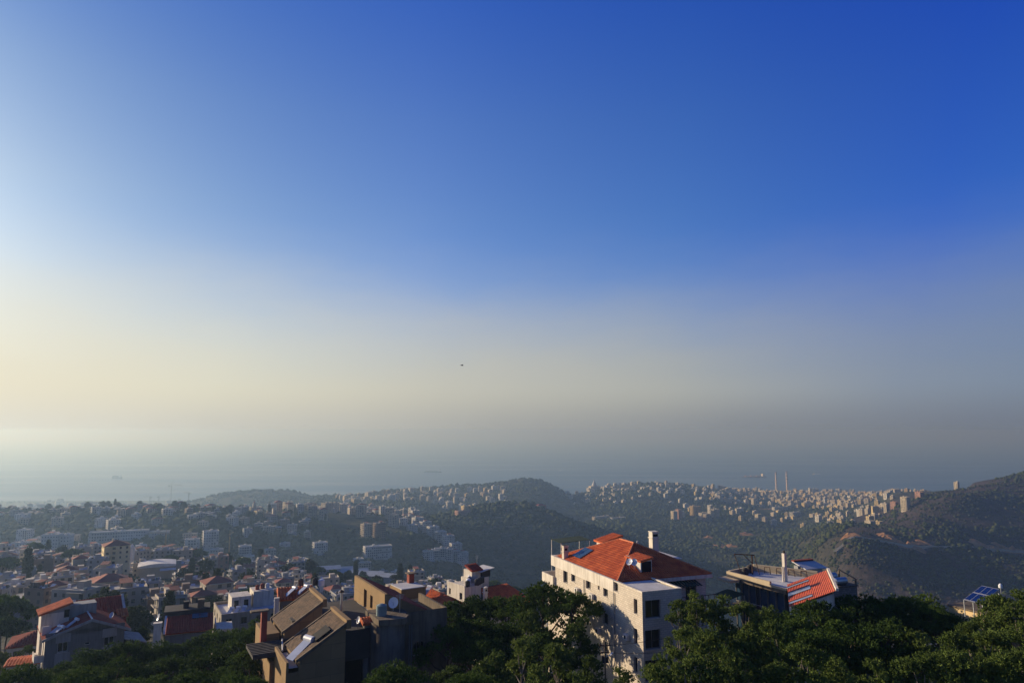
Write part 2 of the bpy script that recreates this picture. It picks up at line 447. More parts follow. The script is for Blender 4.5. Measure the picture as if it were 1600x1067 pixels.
def land_material():
    m = bpy.data.materials.new('hillside'); m.use_nodes = True
    nt = m.node_tree; N, L = nt.nodes.new, nt.links.new
    p = nt.nodes['Principled BSDF']; p.inputs['Roughness'].default_value = 0.95; p.inputs['Specular IOR Level'].default_value = 0.1
    tc = N('ShaderNodeTexCoord')
    at_ = N('ShaderNodeAttribute'); at_.attribute_name = 'cover'
    sp = N('ShaderNodeSeparateColor'); L(at_.outputs['Color'], sp.inputs[0])
    def noise(scale, detail=6, rough=0.6):
        n = N('ShaderNodeTexNoise'); n.inputs['Scale'].default_value = scale; n.inputs['Detail'].default_value = detail; n.inputs['Roughness'].default_value = rough
        L(tc.outputs['Object'], n.inputs['Vector']); return n.outputs[0]
    def ramp(fac, stops):
        r = N('ShaderNodeValToRGB'); SKYRAMP(r.color_ramp, stops); L(fac, r.inputs[0]); return r.outputs[0]
    def mix(f, a, b):
        k = N('ShaderNodeMix'); k.data_type = 'RGBA'; L(f, k.inputs['Factor']); L(a, k.inputs[6]); L(b, k.inputs[7]); return k.outputs[2]
    wood = ramp(noise(0.035, 8, 0.7), [(0.3, (0.018, 0.028, 0.012)), (0.5, (0.04, 0.048, 0.022)), (0.62, (0.085, 0.08, 0.045)), (0.75, (0.15, 0.125, 0.085))])
    dry = ramp(noise(0.06, 10, 0.75), [(0.3, (0.018, 0.024, 0.012)), (0.45, (0.036, 0.030, 0.026)), (0.58, (0.062, 0.047, 0.043)), (0.75, (0.13, 0.105, 0.095))])
    town = ramp(noise(0.05, 8, 0.7), [(0.35, (0.03, 0.035, 0.018)), (0.5, (0.07, 0.065, 0.045)), (0.65, (0.15, 0.13, 0.10))])
    terr = ramp(noise(0.05, 6, 0.7), [(0.35, (0.045, 0.06, 0.02)), (0.6, (0.10, 0.11, 0.04))])
    earth = ramp(noise(0.12, 8, 0.7), [(0.3, (0.22, 0.11, 0.05)), (0.6, (0.42, 0.23, 0.11))])
    c = mix(sp.outputs[0], wood, dry)
    c = mix(sp.outputs[1], c, town)
    # terraces: strips of grass between low dry-stone walls
    wv = N('ShaderNodeTexWave'); wv.bands_direction = 'Z'; wv.inputs['Scale'].default_value = 0.085; wv.inputs['Distortion'].default_value = 2.5; wv.inputs['Detail'].default_value = 2; wv.inputs['Detail Scale'].default_value = 0.15
    L(tc.outputs['Object'], wv.inputs['Vector'])
    stone = ramp(noise(0.2, 4, 0.6), [(0.3, (0.10, 0.085, 0.065)), (0.7, (0.22, 0.19, 0.15))])
    ws = N('ShaderNodeMapRange'); ws.inputs[1].default_value = 0.62; ws.inputs[2].default_value = 0.78; L(wv.outputs['Fac'], ws.inputs[0])
    terr = mix(ws.outputs[0], terr, stone)
    c = mix(sp.outputs[2], c, terr)
    # bare cuts keep a ragged edge
    n = noise(0.08, 5)
    ad = N('ShaderNodeMath'); ad.operation = 'ADD'; L(at_.outputs['Alpha'], ad.inputs[0]); L(n, ad.inputs[1])
    sm = N('ShaderNodeMapRange'); sm.inputs[1].default_value = 0.95; sm.inputs[2].default_value = 1.1; L(ad.outputs[0], sm.inputs[0])
    c = mix(sm.outputs[0], c, earth)
    L(c, p.inputs['Base Color'])
    b = N('ShaderNodeBump'); b.inputs['Strength'].default_value = 0.9; b.inputs['Distance'].default_value = 5.0
    L(noise(0.09, 8, 0.7), b.inputs['Height']); L(b.outputs[0], p.inputs['Normal'])
    return m

def sea_material():
    m = bpy.data.materials.new('sea_water'); m.use_nodes = True
    nt = m.node_tree; N, L = nt.nodes.new, nt.links.new
    p = nt.nodes['Principled BSDF']
    p.inputs['IOR'].default_value = 1.33
    tc = N('ShaderNodeTexCoord')
    mp = N('ShaderNodeMapping'); mp.inputs['Scale'].default_value = (0.00012, 0.0006, 1.0); mp.inputs['Rotation'].default_value = (0, 0, 0.12)
    L(tc.outputs['Object'], mp.inputs[0])
    n = N('ShaderNodeTexNoise'); n.inputs['Scale'].default_value = 3.0; n.inputs['Detail'].default_value = 5; L(mp.outputs[0], n.inputs['Vector'])
    r = N('ShaderNodeMapRange'); r.inputs[1].default_value = 0.35; r.inputs[2].default_value = 0.65; r.inputs[3].default_value = 0.30; r.inputs[4].default_value = 0.5
    L(n.outputs[0], r.inputs[0]); L(r.outputs[0], p.inputs['Roughness'])
    cr = N('ShaderNodeValToRGB'); SKYRAMP(cr.color_ramp, [(0.35, (0.014, 0.065, 0.17)), (0.65, (0.024, 0.10, 0.23))])
    L(n.outputs[0], cr.inputs[0]); L(cr.outputs[0], p.inputs['Base Color'])
    w = N('ShaderNodeTexNoise'); w.inputs['Scale'].default_value = 0.03; w.inputs['Detail'].default_value = 6; L(tc.outputs['Object'], w.inputs['Vector'])
    b = N('ShaderNodeBump'); b.inputs['Strength'].default_value = 0.5; b.inputs['Distance'].default_value = 3.0
    L(w.outputs[0], b.inputs['Height']); L(b.outputs[0], p.inputs['Normal'])
    return m

# bare earth: road cuts and diggings on the hillside
for e in [(1398, 1238, 46, 22), (1372, 1228, 34, 16), (1435, 1262, 26, 10), (1330, 1215, 20, 6), (1352, 1222, 22, 6), (1533, 1290, 12, 34), (1566, 1306, 40, 22), (1600, 1300, 20, 18), (1120, 1800, 40, 10), (1150, 1880, 34, 12), (1100, 1950, 24, 12), (1165, 2050, 34, 10), (935, 2330, 40, 14), (960, 2250, 60, 16), (1200, 2800, 50, 20)]:
    earth_at(*e)
land = build_land()

m = sea_material()
n = 96
mb = MB()
R = 37000.0
mb.add([(R * math.cos(2 * math.pi * i / n), R * math.sin(2 * math.pi * i / n), 0) for i in range(n)], [tuple(range(n))], m)
sea = mb.build('sea'); sea['kind'] = 'structure'

# the air: one box of even haze around the place, the sky outside it
def build_haze():
    m = bpy.data.materials.new('haze_air'); m.use_nodes = True
    nt = m.node_tree; nt.nodes.clear()
    o = nt.nodes.new('ShaderNodeOutputMaterial'); v = nt.nodes.new('ShaderNodeVolumePrincipled')
    v.inputs['Color'].default_value = HAZE_COLOR
    v.inputs['Absorption Color'].default_value = HAZE_ABSORB
    v.inputs['Density'].default_value = HAZE_DENSITY
    v.inputs['Anisotropy'].default_value = HAZE_G
    nt.links.new(v.outputs[0], o.inputs['Volume'])
    b = MB().box(-44000, 44000, -44000, 44000, -12, 463, m).build('haze')
    b['kind'] = 'stuff'
    return b
HAZE_COLOR = (0.25, 0.385, 0.605, 1)
HAZE_ABSORB = (0.44, 0.295, 0.0, 1)
HAZE_DENSITY = 0.00022
HAZE_G = 0.44
build_haze()

# ------------------------------------------------------------------ materials of the near houses
def brickish(name, c1, c2, mortar, w=0.5, h=0.25, bump=0.35, rough=0.9):
    """stone or concrete courses on upright faces of any heading"""
    m = bpy.data.materials.new(name); m.use_nodes = True
    nt = m.node_tree; N, L = nt.nodes.new, nt.links.new
    p = nt.nodes['Principled BSDF']; p.inputs['Roughness'].default_value = rough; p.inputs['Specular IOR Level'].default_value = 0.2
    tc = N('ShaderNodeTexCoord'); s = N('ShaderNodeSeparateXYZ'); L(tc.outputs['Object'], s.inputs[0])
    a = N('ShaderNodeMath'); a.operation = 'ADD'; L(s.outputs[0], a.inputs[0]); L(s.outputs[1], a.inputs[1])
    cb = N('ShaderNodeCombineXYZ'); L(a.outputs[0], cb.inputs[0]); L(s.outputs[2], cb.inputs[1])
    b = N('ShaderNodeTexBrick'); L(cb.outputs[0], b.inputs['Vector'])
    b.inputs['Color1'].default_value = (*c1, 1); b.inputs['Color2'].default_value = (*c2, 1); b.inputs['Mortar'].default_value = (*mortar, 1)
    b.inputs['Scale'].default_value = 1.0; b.inputs['Brick Width'].default_value = w; b.inputs['Row Height'].default_value = h
    b.inputs['Mortar Size'].default_value = 0.02; b.inputs['Bias'].default_value = 0.1
    nz = N('ShaderNodeTexNoise'); nz.inputs['Scale'].default_value = 0.35; nz.inputs['Detail'].default_value = 7; nz.inputs['Roughness'].default_value = 0.65
    L(tc.outputs['Object'], nz.inputs['Vector'])
    r = N('ShaderNodeValToRGB'); SKYRAMP(r.color_ramp, [(0.3, (0.80, 0.785, 0.76)), (0.55, (1, 1, 1)), (0.75, (1.0, 0.98, 0.95))]); L(nz.outputs[0], r.inputs[0])
    mx = N('ShaderNodeMix'); mx.data_type = 'RGBA'; mx.blend_type = 'MULTIPLY'; mx.inputs['Factor'].default_value = 1.0
    L(b.outputs['Color'], mx.inputs[6]); L(r.outputs[0], mx.inputs[7]); L(mx.outputs[2], p.inputs['Base Color'])
    bp = N('ShaderNodeBump'); bp.inputs['Strength'].default_value = bump; bp.inputs['Distance'].default_value = 0.02
    iv = N('ShaderNodeMath'); iv.operation = 'SUBTRACT'; iv.inputs[0].default_value = 1.0; L(b.outputs['Fac'], iv.inputs[1])
    L(iv.outputs[0], bp.inputs['Height']); L(bp.outputs[0], p.inputs['Normal'])
    MATS[name] = m
    return m

M_STONE = brickish('limestone_cladding', (0.68, 0.60, 0.49), (0.57, 0.50, 0.40), (0.44, 0.39, 0.32), 0.45, 0.22)
M_STUCCO = mat('cream_stucco', (0.70, 0.64, 0.54), 0.9, 0.14, 0.5, bump=0.15, bscale=6, streak=0.25)
M_WHITE = mat('white_paint', (0.66, 0.64, 0.60), 0.8, 0.15, 0.4)
M_GREYW = mat('grey_render', (0.19, 0.19, 0.185), 0.9, 0.16, 0.35, bump=0.15, streak=0.3)
M_GREYL = mat('pale_grey_render', (0.33, 0.33, 0.32), 0.9, 0.12, 0.35, streak=0.25)
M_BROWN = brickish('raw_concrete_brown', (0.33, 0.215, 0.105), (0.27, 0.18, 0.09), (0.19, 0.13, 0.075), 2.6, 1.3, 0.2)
M_CONC = mat('weathered_concrete', (0.19, 0.15, 0.105), 0.95, 0.35, 0.5, bump=0.3, bscale=3, streak=0.35)  # base lowered to put shade into the brown house's unlit faces
M_DARKC = mat('dark_concrete', (0.065, 0.062, 0.058), 0.95, 0.3, 0.5)  # base also lowered, darkening shaded faces through their colour
M_TILE = mat('red_clay_tile', (0.76, 0.20, 0.06), 0.8, 0.3, 1.1, color2=(0.46, 0.09, 0.032), detail=6)
M_TILED = mat('dark_red_tile', (0.42, 0.075, 0.04), 0.85, 0.35, 1.4, color2=(0.28, 0.05, 0.03))
M_RIDGE = mat('ridge_tile', (0.60, 0.20, 0.09), 0.8, 0.25, 2.0)
M_REDM = mat('red_sheet_metal', (0.58, 0.115, 0.035), 0.55, 0.22, 0.7, spec=0.35, streak=0.2)
M_SHING = mat('brown_shingle', (0.18, 0.115, 0.07), 0.95, 0.35, 2.0, color2=(0.06, 0.045, 0.034), detail=7, bump=0.4, bscale=5)
M_GLASS = mat('dark_glass', (0.015, 0.02, 0.025), 0.12, 0.1, 0.3, spec=0.5)
M_GLASSB = mat('blue_glass', (0.03, 0.06, 0.10), 0.1, 0.1, 0.3, spec=0.6)
M_FRAME = mat('aluminium_frame', (0.20, 0.19, 0.18), 0.5, 0.1, 1.0, metallic=0.3)
M_FRAMEW = mat('white_frame', (0.62, 0.60, 0.56), 0.5, 0.1, 1.0)
M_STEEL = mat('galvanised_steel', (0.50, 0.52, 0.53), 0.4, 0.15, 1.5, metallic=0.7)
M_TANKW = mat('white_tank', (0.72, 0.73, 0.74), 0.35, 0.08, 1.0, spec=0.5)
M_TANKG = mat('green_grey_tank', (0.22, 0.29, 0.27), 0.6, 0.15, 0.8)
M_PV = mat('solar_cell', (0.012, 0.022, 0.07), 0.12, 0.2, 1.5, spec=0.7)
M_COLL = mat('solar_collector', (0.45, 0.48, 0.55), 0.15, 0.15, 0.8, spec=0.7)  # pale base puts the sky's reflection into the collector colour
M_RUST = mat('rusty_iron', (0.10, 0.06, 0.045), 0.9, 0.3, 2.0)
M_ROOFW = mat('pale_roof_screed', (0.58, 0.57, 0.55), 0.9, 0.16, 0.6)
M_GREENN = mat('green_shade_net', (0.03, 0.055, 0.035), 0.9, 0.2, 1.0)
M_DARK = mat('dark_interior', (0.012, 0.012, 0.014), 0.9, 0.1, 1.0)
M_WOOD = mat('grey_timber', (0.11, 0.10, 0.085), 0.9, 0.3, 3.0)

# ------------------------------------------------------------------ near house building blocks
class Frame:
    """a house's own axes: X along its camera-side front, Y away; answers where a photo pixel meets its planes"""
    def __init__(s, x, y, deg, base):
        s.o = Vector((x, y, base)); s.a = math.radians(deg); s.base = base
        s.ex = Vector((math.cos(s.a), math.sin(s.a))); s.ey = Vector((-math.sin(s.a), math.cos(s.a)))
    def _ray(s, px_, py):
        u, w = ucol(px_, py), slope(py)
        ro = Vector((-s.o.x, -s.o.y))
        lo = Vector((ro.dot(s.ex), ro.dot(s.ey), CAM_H - s.base))
        d2 = Vector((u, 1.0))
        return lo, Vector((d2.dot(s.ex), d2.dot(s.ey), w))
    def onx(s, c, px_, py):
        lo, d = s._ray(px_, py); return lo + d * ((c - lo.x) / d.x)
    def ony(s, c, px_, py):
        lo, d = s._ray(px_, py); return lo + d * ((c - lo.y) / d.y)
    def onz(s, z, px_, py):
        """z absolute"""
        lo, d = s._ray(px_, py); return lo + d * ((z - s.base - lo.z) / d.z)
    def root(s, name, label, cat='house', group=None):
        return thing(name, label, cat, s.o, s.a, group)

def pt(axis, c, a, z):
    return (c, a, z) if axis == 'x' else (a, c, z)
def wall(mb, axis, c, out, a0, a1, z0, z1, holes=(), depth=0.28, m=None):
    """an upright wall face with real openings; holes: (a0, a1, z0, z1)"""
    H = [(max(a0, h[0]), min(a1, h[1]), max(z0, h[2]), min(z1, h[3])) for h in holes]
    As = sorted({a0, a1, *[v for h in H for v in h[:2]]}); Zs = sorted({z0, z1, *[v for h in H for v in h[2:]]})
    flip = (out > 0) == (axis == 'y')
    def quad(p):
        mb.add(p[::-1] if flip else p, [(0, 1, 2, 3)], m)
    for i in range(len(As) - 1):
        for j in range(len(Zs) - 1):
            am, zm = (As[i] + As[i + 1]) / 2, (Zs[j] + Zs[j + 1]) / 2
            if any(h[0] < am < h[1] and h[2] < zm < h[3] for h in H):
                continue
            quad([pt(axis, c, As[i], Zs[j]), pt(axis, c, As[i + 1], Zs[j]), pt(axis, c, As[i + 1], Zs[j + 1]), pt(axis, c, As[i], Zs[j + 1])])
    d = c - out * depth
    for (p, q, r, s) in H:
        for (A, B) in (((p, r), (q, r)), ((q, r), (q, s)), ((q, s), (p, s)), ((p, s), (p, r))):
            quad([pt(axis, c, *B), pt(axis, c, *A), pt(axis, d, *A), pt(axis, d, *B)])
def abox(mb, axis, c0, c1, a0, a1, z0, z1, m):
    c0, c1 = min(c0, c1), max(c0, c1)
    return mb.box(c0, c1, a0, a1, z0, z1, m) if axis == 'x' else mb.box(a0, a1, c0, c1, z0, z1, m)
def window(parent, axis, c, out, h, depth=0.28, mull=1, fm=None, sill=True, gm=None, name='window'):
    """frame with its pane and sill, set back in the opening h"""
    a0, a1, z0, z1 = h
    fm = fm or M_FRAME; t = 0.07
    d0 = c - out * (depth - 0.02); d1 = c - out * (depth - 0.09)
    b = MB()
    abox(b, axis, d0, d1, a0, a0 + t, z0, z1, fm); abox(b, axis, d0, d1, a1 - t, a1, z0, z1, fm)
    abox(b, axis, d0, d1, a0 + t, a1 - t, z0, z0 + t, fm); abox(b, axis, d0, d1, a0 + t, a1 - t, z1 - t, z1, fm)
    for k in range(mull):
        x = a0 + (a1 - a0) * (k + 1) / (mull + 1)
        abox(b, axis, d0, d1, x - 0.03, x + 0.03, z0 + t, z1 - t, fm)
    f = b.build(name, parent)
    abox(g := MB(), axis, c - out * (depth + 0.03), c - out * (depth - 0.045), a0 + 0.01, a1 - 0.01, z0 + 0.01, z1 - 0.01, gm or M_GLASS)
    g.build('pane', f)
    if sill:
        abox(s := MB(), axis, c - out * 0.1, c + out * 0.06, a0 - 0.06, a1 + 0.06, z0 - 0.07, z0 - 0.005, M_STUCCO)
        s.build('sill', f)
    return f

def tile_field(mb, A, B, C, D, w, h, m, lift=0.05):
    """barrel tiles over the roof face A-B (eave) to D-C (top)"""
    A, B, C, D = (Vector(p) for p in (A, B, C, D))
    e = (B - A); ln = e.length; e.normalize()
    n = e.cross(((C + D) / 2 - (A + B) / 2)).normalized(); up = n.cross(e).normalized()
    dh = (D - A).dot(up); dl = (D - A).dot(e); cr = (C - A).dot(e)
    rows = max(1, int(dh / h)); h = dh / rows
    V = []; F = []
    for j in range(rows):
        v0 = j * h; v1 = min(dh, v0 + h * 1.15); vm = v0 + h * 0.5
        l = dl * vm / dh; r = ln + (cr - ln) * vm / dh
        cols = int((r - l) / w)
        if cols < 1:
            continue
        ww = (r - l) / cols
        for i in range(cols):
            u0 = l + i * ww
            jl = random.uniform(-0.008, 0.008)
            b = len(V)
            for (vv, li) in ((v0, lift + jl), (v1, 0.012)):
                for (f_, q) in ((0.02, 0.0), (0.3, 0.3), (0.7, 0.3), (0.98, 0.0)):
                    V.append(A + e * (u0 + f_ * ww) + up * vv + n * (li + q * ww * 0.8))
            F += [(b, b + 1, b + 5, b + 4), (b + 1, b + 2, b + 6, b + 5), (b + 2, b + 3, b + 7, b + 6), (b + 3, b + 2, b + 1, b)]
    mb.add(V, F, m)
def roof_face(parent, name, pts, w=0.3, h=0.36, m=None, under=None, t=0.14):
    """one roof slope (pts: eave left, eave right, top right, top left): deck plus its barrel tiles"""
    m = m or M_TILE
    q = [Vector(p) for p in pts]
    n = (q[1] - q[0]).cross((q[2] + q[3]) / 2 - (q[0] + q[1]) / 2).normalized()
    uq = [q[0], q[1], q[2]] if (q[2] - q[3]).length < 1e-4 else q
    r = MB().extrude([p - n * t for p in uq], n * t, under or m).build(name, parent)
    tf = MB(); tile_field(tf, *q, w, h, m)
    o = tf.build('roof_tiles', r); o['kind'] = 'stuff'
    return r
def ridge_caps(parent, a, b, r=0.13, m=None, step=0.42):
    a, b = Vector(a), Vector(b); L_ = (b - a).length; n = max(1, int(L_ / step)); d = (b - a) / n
    mb = MB()
    for i in range(n):
        mb.tube(a + d * i - d * 0.06, a + d * (i + 1), r * 1.12, r * 0.92, 7, m or M_RIDGE)
    o = mb.build('ridge_tiles', parent); o['kind'] = 'stuff'
    return o
def solar_heater(parent, p, ang=0.0, s=1.0, panels=1):
    """flat collector leaning on a stand, its round tank at the upper end"""
    c, sn = math.cos(ang), math.sin(ang)
    def T(x, y, z): return (p[0] + (x * c - y * sn) * s, p[1] + (x * sn + y * c) * s, p[2] + z * s)
    o = None
    for k in range(panels):
        x0 = k * 1.05
        b = MB().slab([T(x0, 0, 0.15), T(x0 + 0.95, 0, 0.15), T(x0 + 0.95, 1.55, 1.15), T(x0, 1.55, 1.15)], 0.08, M_COLL)
        o = b.build('solar_collector', parent)
        MB().tube(T(x0 - 0.05, 1.75, 1.32), T(x0 + 1.0, 1.75, 1.32), 0.27 * s, n=12, m=M_TANKW).build('water_tank', o, smooth=False)
        for k2 in (0.05, 0.9):
            MB().tube(T(x0 + k2, 1.75, 0), T(x0 + k2, 1.75, 1.1), 0.03, n=5, m=M_STEEL).build('stand', o)
def tank(parent, p, r=0.55, h=1.2, m=None, lying=None, name='water_tank'):
    b = MB(); p = Vector(p)
    if lying is None:
        b.tube(p, p + Vector((0, 0, h)), r, r, 14, m or M_TANKG); b.tube(p + Vector((0, 0, h)), p + Vector((0, 0, h + 0.14)), r * 0.9, r * 0.35, 14, m or M_TANKG)
        for k in range(3):
            b.tube(p + Vector((0, 0, h * (0.2 + 0.3 * k))), p + Vector((0, 0, h * (0.2 + 0.3 * k) + 0.05)), r * 1.03, n=14, m=m or M_TANKG)
    else:
        d = Vector(lying).normalized()
        b.tube(p, p + d * h, r, n=14, m=m or M_STEEL)
        b.tube(p - d * 0.16, p, r * 0.55, r, 14, m or M_STEEL); b.tube(p + d * h, p + d * (h + 0.16), r, r * 0.55, 14, m or M_STEEL)
    return b.build(name, parent)
def dish(parent, p, r=0.45, az=0.0, tilt=0.6):
    b = MB(); p = Vector(p); top = p + Vector((0, 0, 0.8))
    b.tube(p, top, 0.03, n=5, m=M_STEEL)
    d = Vector((math.cos(az) * math.cos(tilt), math.sin(az) * math.cos(tilt), math.sin(tilt)))
    u = d.orthogonal().normalized(); w = d.cross(u)
    prev = None; V = [top - d * 0.12]; F = []
    for k, rr in ((1, 0.5), (2, 1.0)):
        for i in range(12):
            t = i * math.pi / 6
            V.append(top + (u * math.cos(t) + w * math.sin(t)) * r * rr + d * (0.12 * rr * rr - 0.12))
    for i in range(12):
        j = (i + 1) % 12
        F += [(0, 1 + i, 1 + j), (1 + i, 13 + i, 13 + j, 1 + j)]
    b.add(V, F, M_TANKW)
    b.tube(top, top + d * r * 0.9, 0.02, n=4, m=M_STEEL)
    return b.build('satellite_dish', parent)
def antenna(parent, p, h=2.0, m=None):
    b = MB(); p = Vector(p); b.tube(p, p + Vector((0, 0, h)), 0.035, n=5, m=m or M_STEEL)
    for k in range(4):
        z = h * (0.98 - 0.07 * k); w = 0.45 - 0.05 * k
        b.tube(p + Vector((-w, 0, z)), p + Vector((w, 0, z)), 0.015, n=4, m=m or M_STEEL)
    return b.build('antenna', parent)
def chimney(parent, x, y, z0, z1, w=0.8, m=None, cap=True, d=None):
    d = d or w
    b = MB().box(x - w / 2, x + w / 2, y - d / 2, y + d / 2, z0, z1, m or M_STUCCO).build('chimney', parent)
    if cap:
        k = MB(); k.box(x - w / 2 - 0.08, x + w / 2 + 0.08, y - d / 2 - 0.08, y + d / 2 + 0.08, z1 - 0.75, z1 - 0.63, m or M_STUCCO)
        k.box(x - w / 2 + 0.1, x + w / 2 - 0.1, y - d / 2 - 0.004, y + d / 2 + 0.004, z1 - 0.5, z1 - 0.2, M_DARK)
        k.box(x - w / 2 - 0.06, x + w / 2 + 0.06, y - d / 2 - 0.06, y + d / 2 + 0.06, z1 + 0.002, z1 + 0.1, m or M_STUCCO)
        k.build('chimney_cap', b)
    return b

# ------------------------------------------------------------------ the stone house with the red hip roof
def stone_house():
    F = Frame(13.4, 74.0, 21.1, 417.0)
    r = F.root('apartment_house', 'white limestone apartment house under a bright red tiled hip roof, tall chimney', 'house')
    Z = lambda z: z - F.base
    ZP = Z(433.45)
    # left facade openings, read off the photo on the plane x = 0
    rects = [(880, 887, 889, 912), (892.5, 899, 895, 910), (915.5, 923, 905, 921.5), (934, 937, 914.5, 921.5), (942.5, 950, 917, 933.5), (959.5, 966, 909.5, 925),
             (990, 996.3, 935.5, 960), (990, 996.3, 981.5, 1007.5), (990, 996.3, 1026, 1052), (942, 950, 958, 977), (916, 922.5, 944, 961), (934, 937, 956, 963), (942, 950, 1001, 1021), (892, 899, 936, 951)]
    holes = []
    for (a, b, c, d) in rects:
        p = F.onx(0, a, c); q = F.onx(0, b, d); s_ = F.onx(0, b, c)
        holes.append((q.y, p.y, min(q.z, s_.z - 1.0) if False else (q.z), (p.z + s_.z) / 2))
    w = MB()
    wall(w, 'x', 0, -1, 0, 21.4, 0, ZP - 0.02, holes, 0.3, M_STONE)
    fh = []
    p0, p1 = F.ony(0, 1008, 938.5), F.ony(0, 1033, 964); fh.append((p0.x, p1.x, p1.z, p0.z))
    p0, p1 = F.ony(0, 1008, 985), F.ony(0, 1033, 1012); fh.append((p0.x, p1.x, p1.z, p0.z))
    p0, p1 = F.ony(0, 1008, 1032), F.ony(0, 1033, 1062); fh.append((p0.x, p1.x, max(0.3, p1.z), p0.z))
    wall(w, 'y', 0, -1, 0, 4.8, 0, ZP - 0.02, fh, 0.35, M_STONE)
    wall(w, 'x', 4.8, 1, 0, 5.9, 0, ZP - 0.02, [], 0.3, M_STONE)
    mh = [(5.6, 8.2, ZP - 2.9, ZP - 0.9), (9.4, 10.9, ZP - 3.0, ZP - 0.9), (5.6, 8.0, ZP - 6.2, ZP - 4.2), (9.4, 11.0, ZP - 6.2, ZP - 4.2)]
    wall(w, 'y', 5.9, -1, 4.8, 12.2, 0, ZP - 0.4, mh, 0.3, M_STONE)
    wall(w, 'x', 12.2, 1, 5.9, 21.4, 0, ZP - 0.4, [(8, 9.4, ZP - 2.8, ZP - 1), (12, 13.6, ZP - 2.8, ZP - 1)], 0.3, M_STONE)
    wall(w, 'y', 21.4, 1, 0, 12.2, 0, ZP - 0.4, [], 0.3, M_STONE)
    w.build('wall', r)
    for i, h in enumerate(holes):
        window(r, 'x', 0, -1, h, 0.3, 0 if h[1] - h[0] < 0.6 else 1)
    for h in fh:
        window(r, 'y', 0, -1, h, 0.35, 1)
    for h in mh:
        window(r, 'y', 5.9, -1, h, 0.3, 1, sill=False)
    # parapet band along the left side, flat roof of the near wing
    b = MB(); b.box(-0.07, 0.22, 5.9, 22.6, ZP - 1.15, ZP + 0.12, M_STUCCO); b.box(0.222, 2.2, 21.4, 22.6, ZP - 0.5, ZP + 0.118, M_STUCCO)
    b.build('parapet', r)
    b = MB(); b.box(-0.03, 0.25, -0.03, 5.898, ZP - 0.019, ZP + 0.1, M_STUCCO); b.box(0.252, 4.6, -0.03, 0.25, ZP - 0.019, ZP + 0.098, M_STUCCO); b.box(4.602, 4.86, -0.03, 5.898, ZP - 0.019, ZP + 0.102, M_STUCCO)
    b.build('coping', r)
    MB().box(0.25, 4.6, 0.25, 5.89, ZP - 0.25, ZP - 0.12, M_ROOFW).build('terrace_roof', r)
    # hip roof
    x0, x1, y0, y1 = 0.25, 12.75, 5.5, 21.9
    ze = ZP - 0.05; zr = Z(436.25); xm = 6.3
    ya, yb = 12.0, 15.4
    Ra, Rb = (xm, ya, zr), (xm, yb, zr)
    roof_face(r, 'roof', [(x0, y1, ze), (x0, y0, ze), Ra, Rb], 0.3, 0.36)
    roof_face(r, 'roof', [(x0, y0, ze), (x1, y0, ze), Ra, Ra], 0.3, 0.36)
    roof_face(r, 'roof', [(x1, y0, ze), (x1, y1, ze), Rb, Ra], 0.3, 0.36)
    roof_face(r, 'roof', [(x1, y1, ze), (x0, y1, ze), Rb, Rb], 0.3, 0.36)
    for a, c in (((x0, y0, ze), Ra), ((x1, y0, ze), Ra), ((x0, y1, ze), Rb), ((x1, y1, ze), Rb), (Ra, Rb)):
        ridge_caps(r, Vector(a) + Vector((0, 0, 0.07)), Vector(c) + Vector((0, 0, 0.07)), 0.12)
    b = MB(); b.box(4.9, x1 + 0.08, y0 - 0.1, y0 + 0.08, ze - 0.42, ze - 0.02, M_STUCCO); b.box(x1 + 0.0, x1 + 0.1, y0 + 0.082, y1, ze - 0.42, ze - 0.02, M_STUCCO)
    b.build('fascia', r)
    for (t_, zz) in ((10.4, ZP - 2.9), (14.2, ZP - 3.0), (2.6, ZP - 5.4), (9.0, ZP - 6.4)):
        k = MB().box(-0.42, -0.06, t_, t_ + 0.8, zz, zz + 0.55, M_WHITE).build('air_conditioner', r)
        MB().tube((-0.425, t_ + 0.4, zz + 0.28), (-0.435, t_ + 0.4, zz + 0.28), 0.2, n=12, m=M_DARKC).build('fan_grille', k)
    for t_ in (5.75, 13.0):
        MB().tube((-0.1, t_, 0), (-0.1, t_, ZP - 1.2), 0.055, n=6, m=M_GREYL).build('drainpipe', r)
    # awning over the shaded balcony, the balcony itself
    aw = MB()
    for k in range(14):
        xa = 5.2 + k * 0.4
        aw.slab([(xa, 4.4, ZP - 1.0), (xa + 0.3, 4.4, ZP - 1.0), (xa + 0.3, 5.88, ZP - 0.6), (xa, 5.88, ZP - 0.6)], 0.03, M_GREENN)
    o = aw.build('awning', r); o['kind'] = 'stuff'
    b = MB(); b.box(4.82, 12.4, 4.3, 5.88, ZP - 3.25, ZP - 3.05, M_STUCCO)
    b.build('balcony', r)
    b = MB(); b.box(4.9, 12.4, 4.3, 4.36, ZP - 2.1, ZP - 2.04, M_RUST); b.box(4.9, 12.4, 4.3, 4.36, ZP - 2.6, ZP - 2.56, M_RUST)
    for k in range(10): b.box(5 + k * 0.8, 5.05 + k * 0.8, 4.305, 4.355, ZP - 3.05, ZP - 2.1, M_RUST)
    o = b.build('railing', r); o['kind'] = 'stuff'
    # dormer on the front slope
    d = MB(); d.extrude([(3.9, 6.6, ze + 0.3), (3.9, 6.6, ze + 1.9), (3.9, 9.9, ze + 1.95), (3.9, 8.6, ze + 0.5)], (1.5, 0, 0), M_WHITE)
    dm = d.build('dormer', r)
    MB().box(4.05, 5.3, 6.56, 6.598, ze + 0.4, ze + 1.75, M_DARK).build('dormer_opening', dm)
    roof_face(dm, 'dormer_roof', [(3.75, 10.0, ze + 1.8), (3.75, 6.35, ze + 1.8), (5.5, 6.35, ze + 2.15), (5.5, 10.0, ze + 2.15)], 0.3, 0.36)
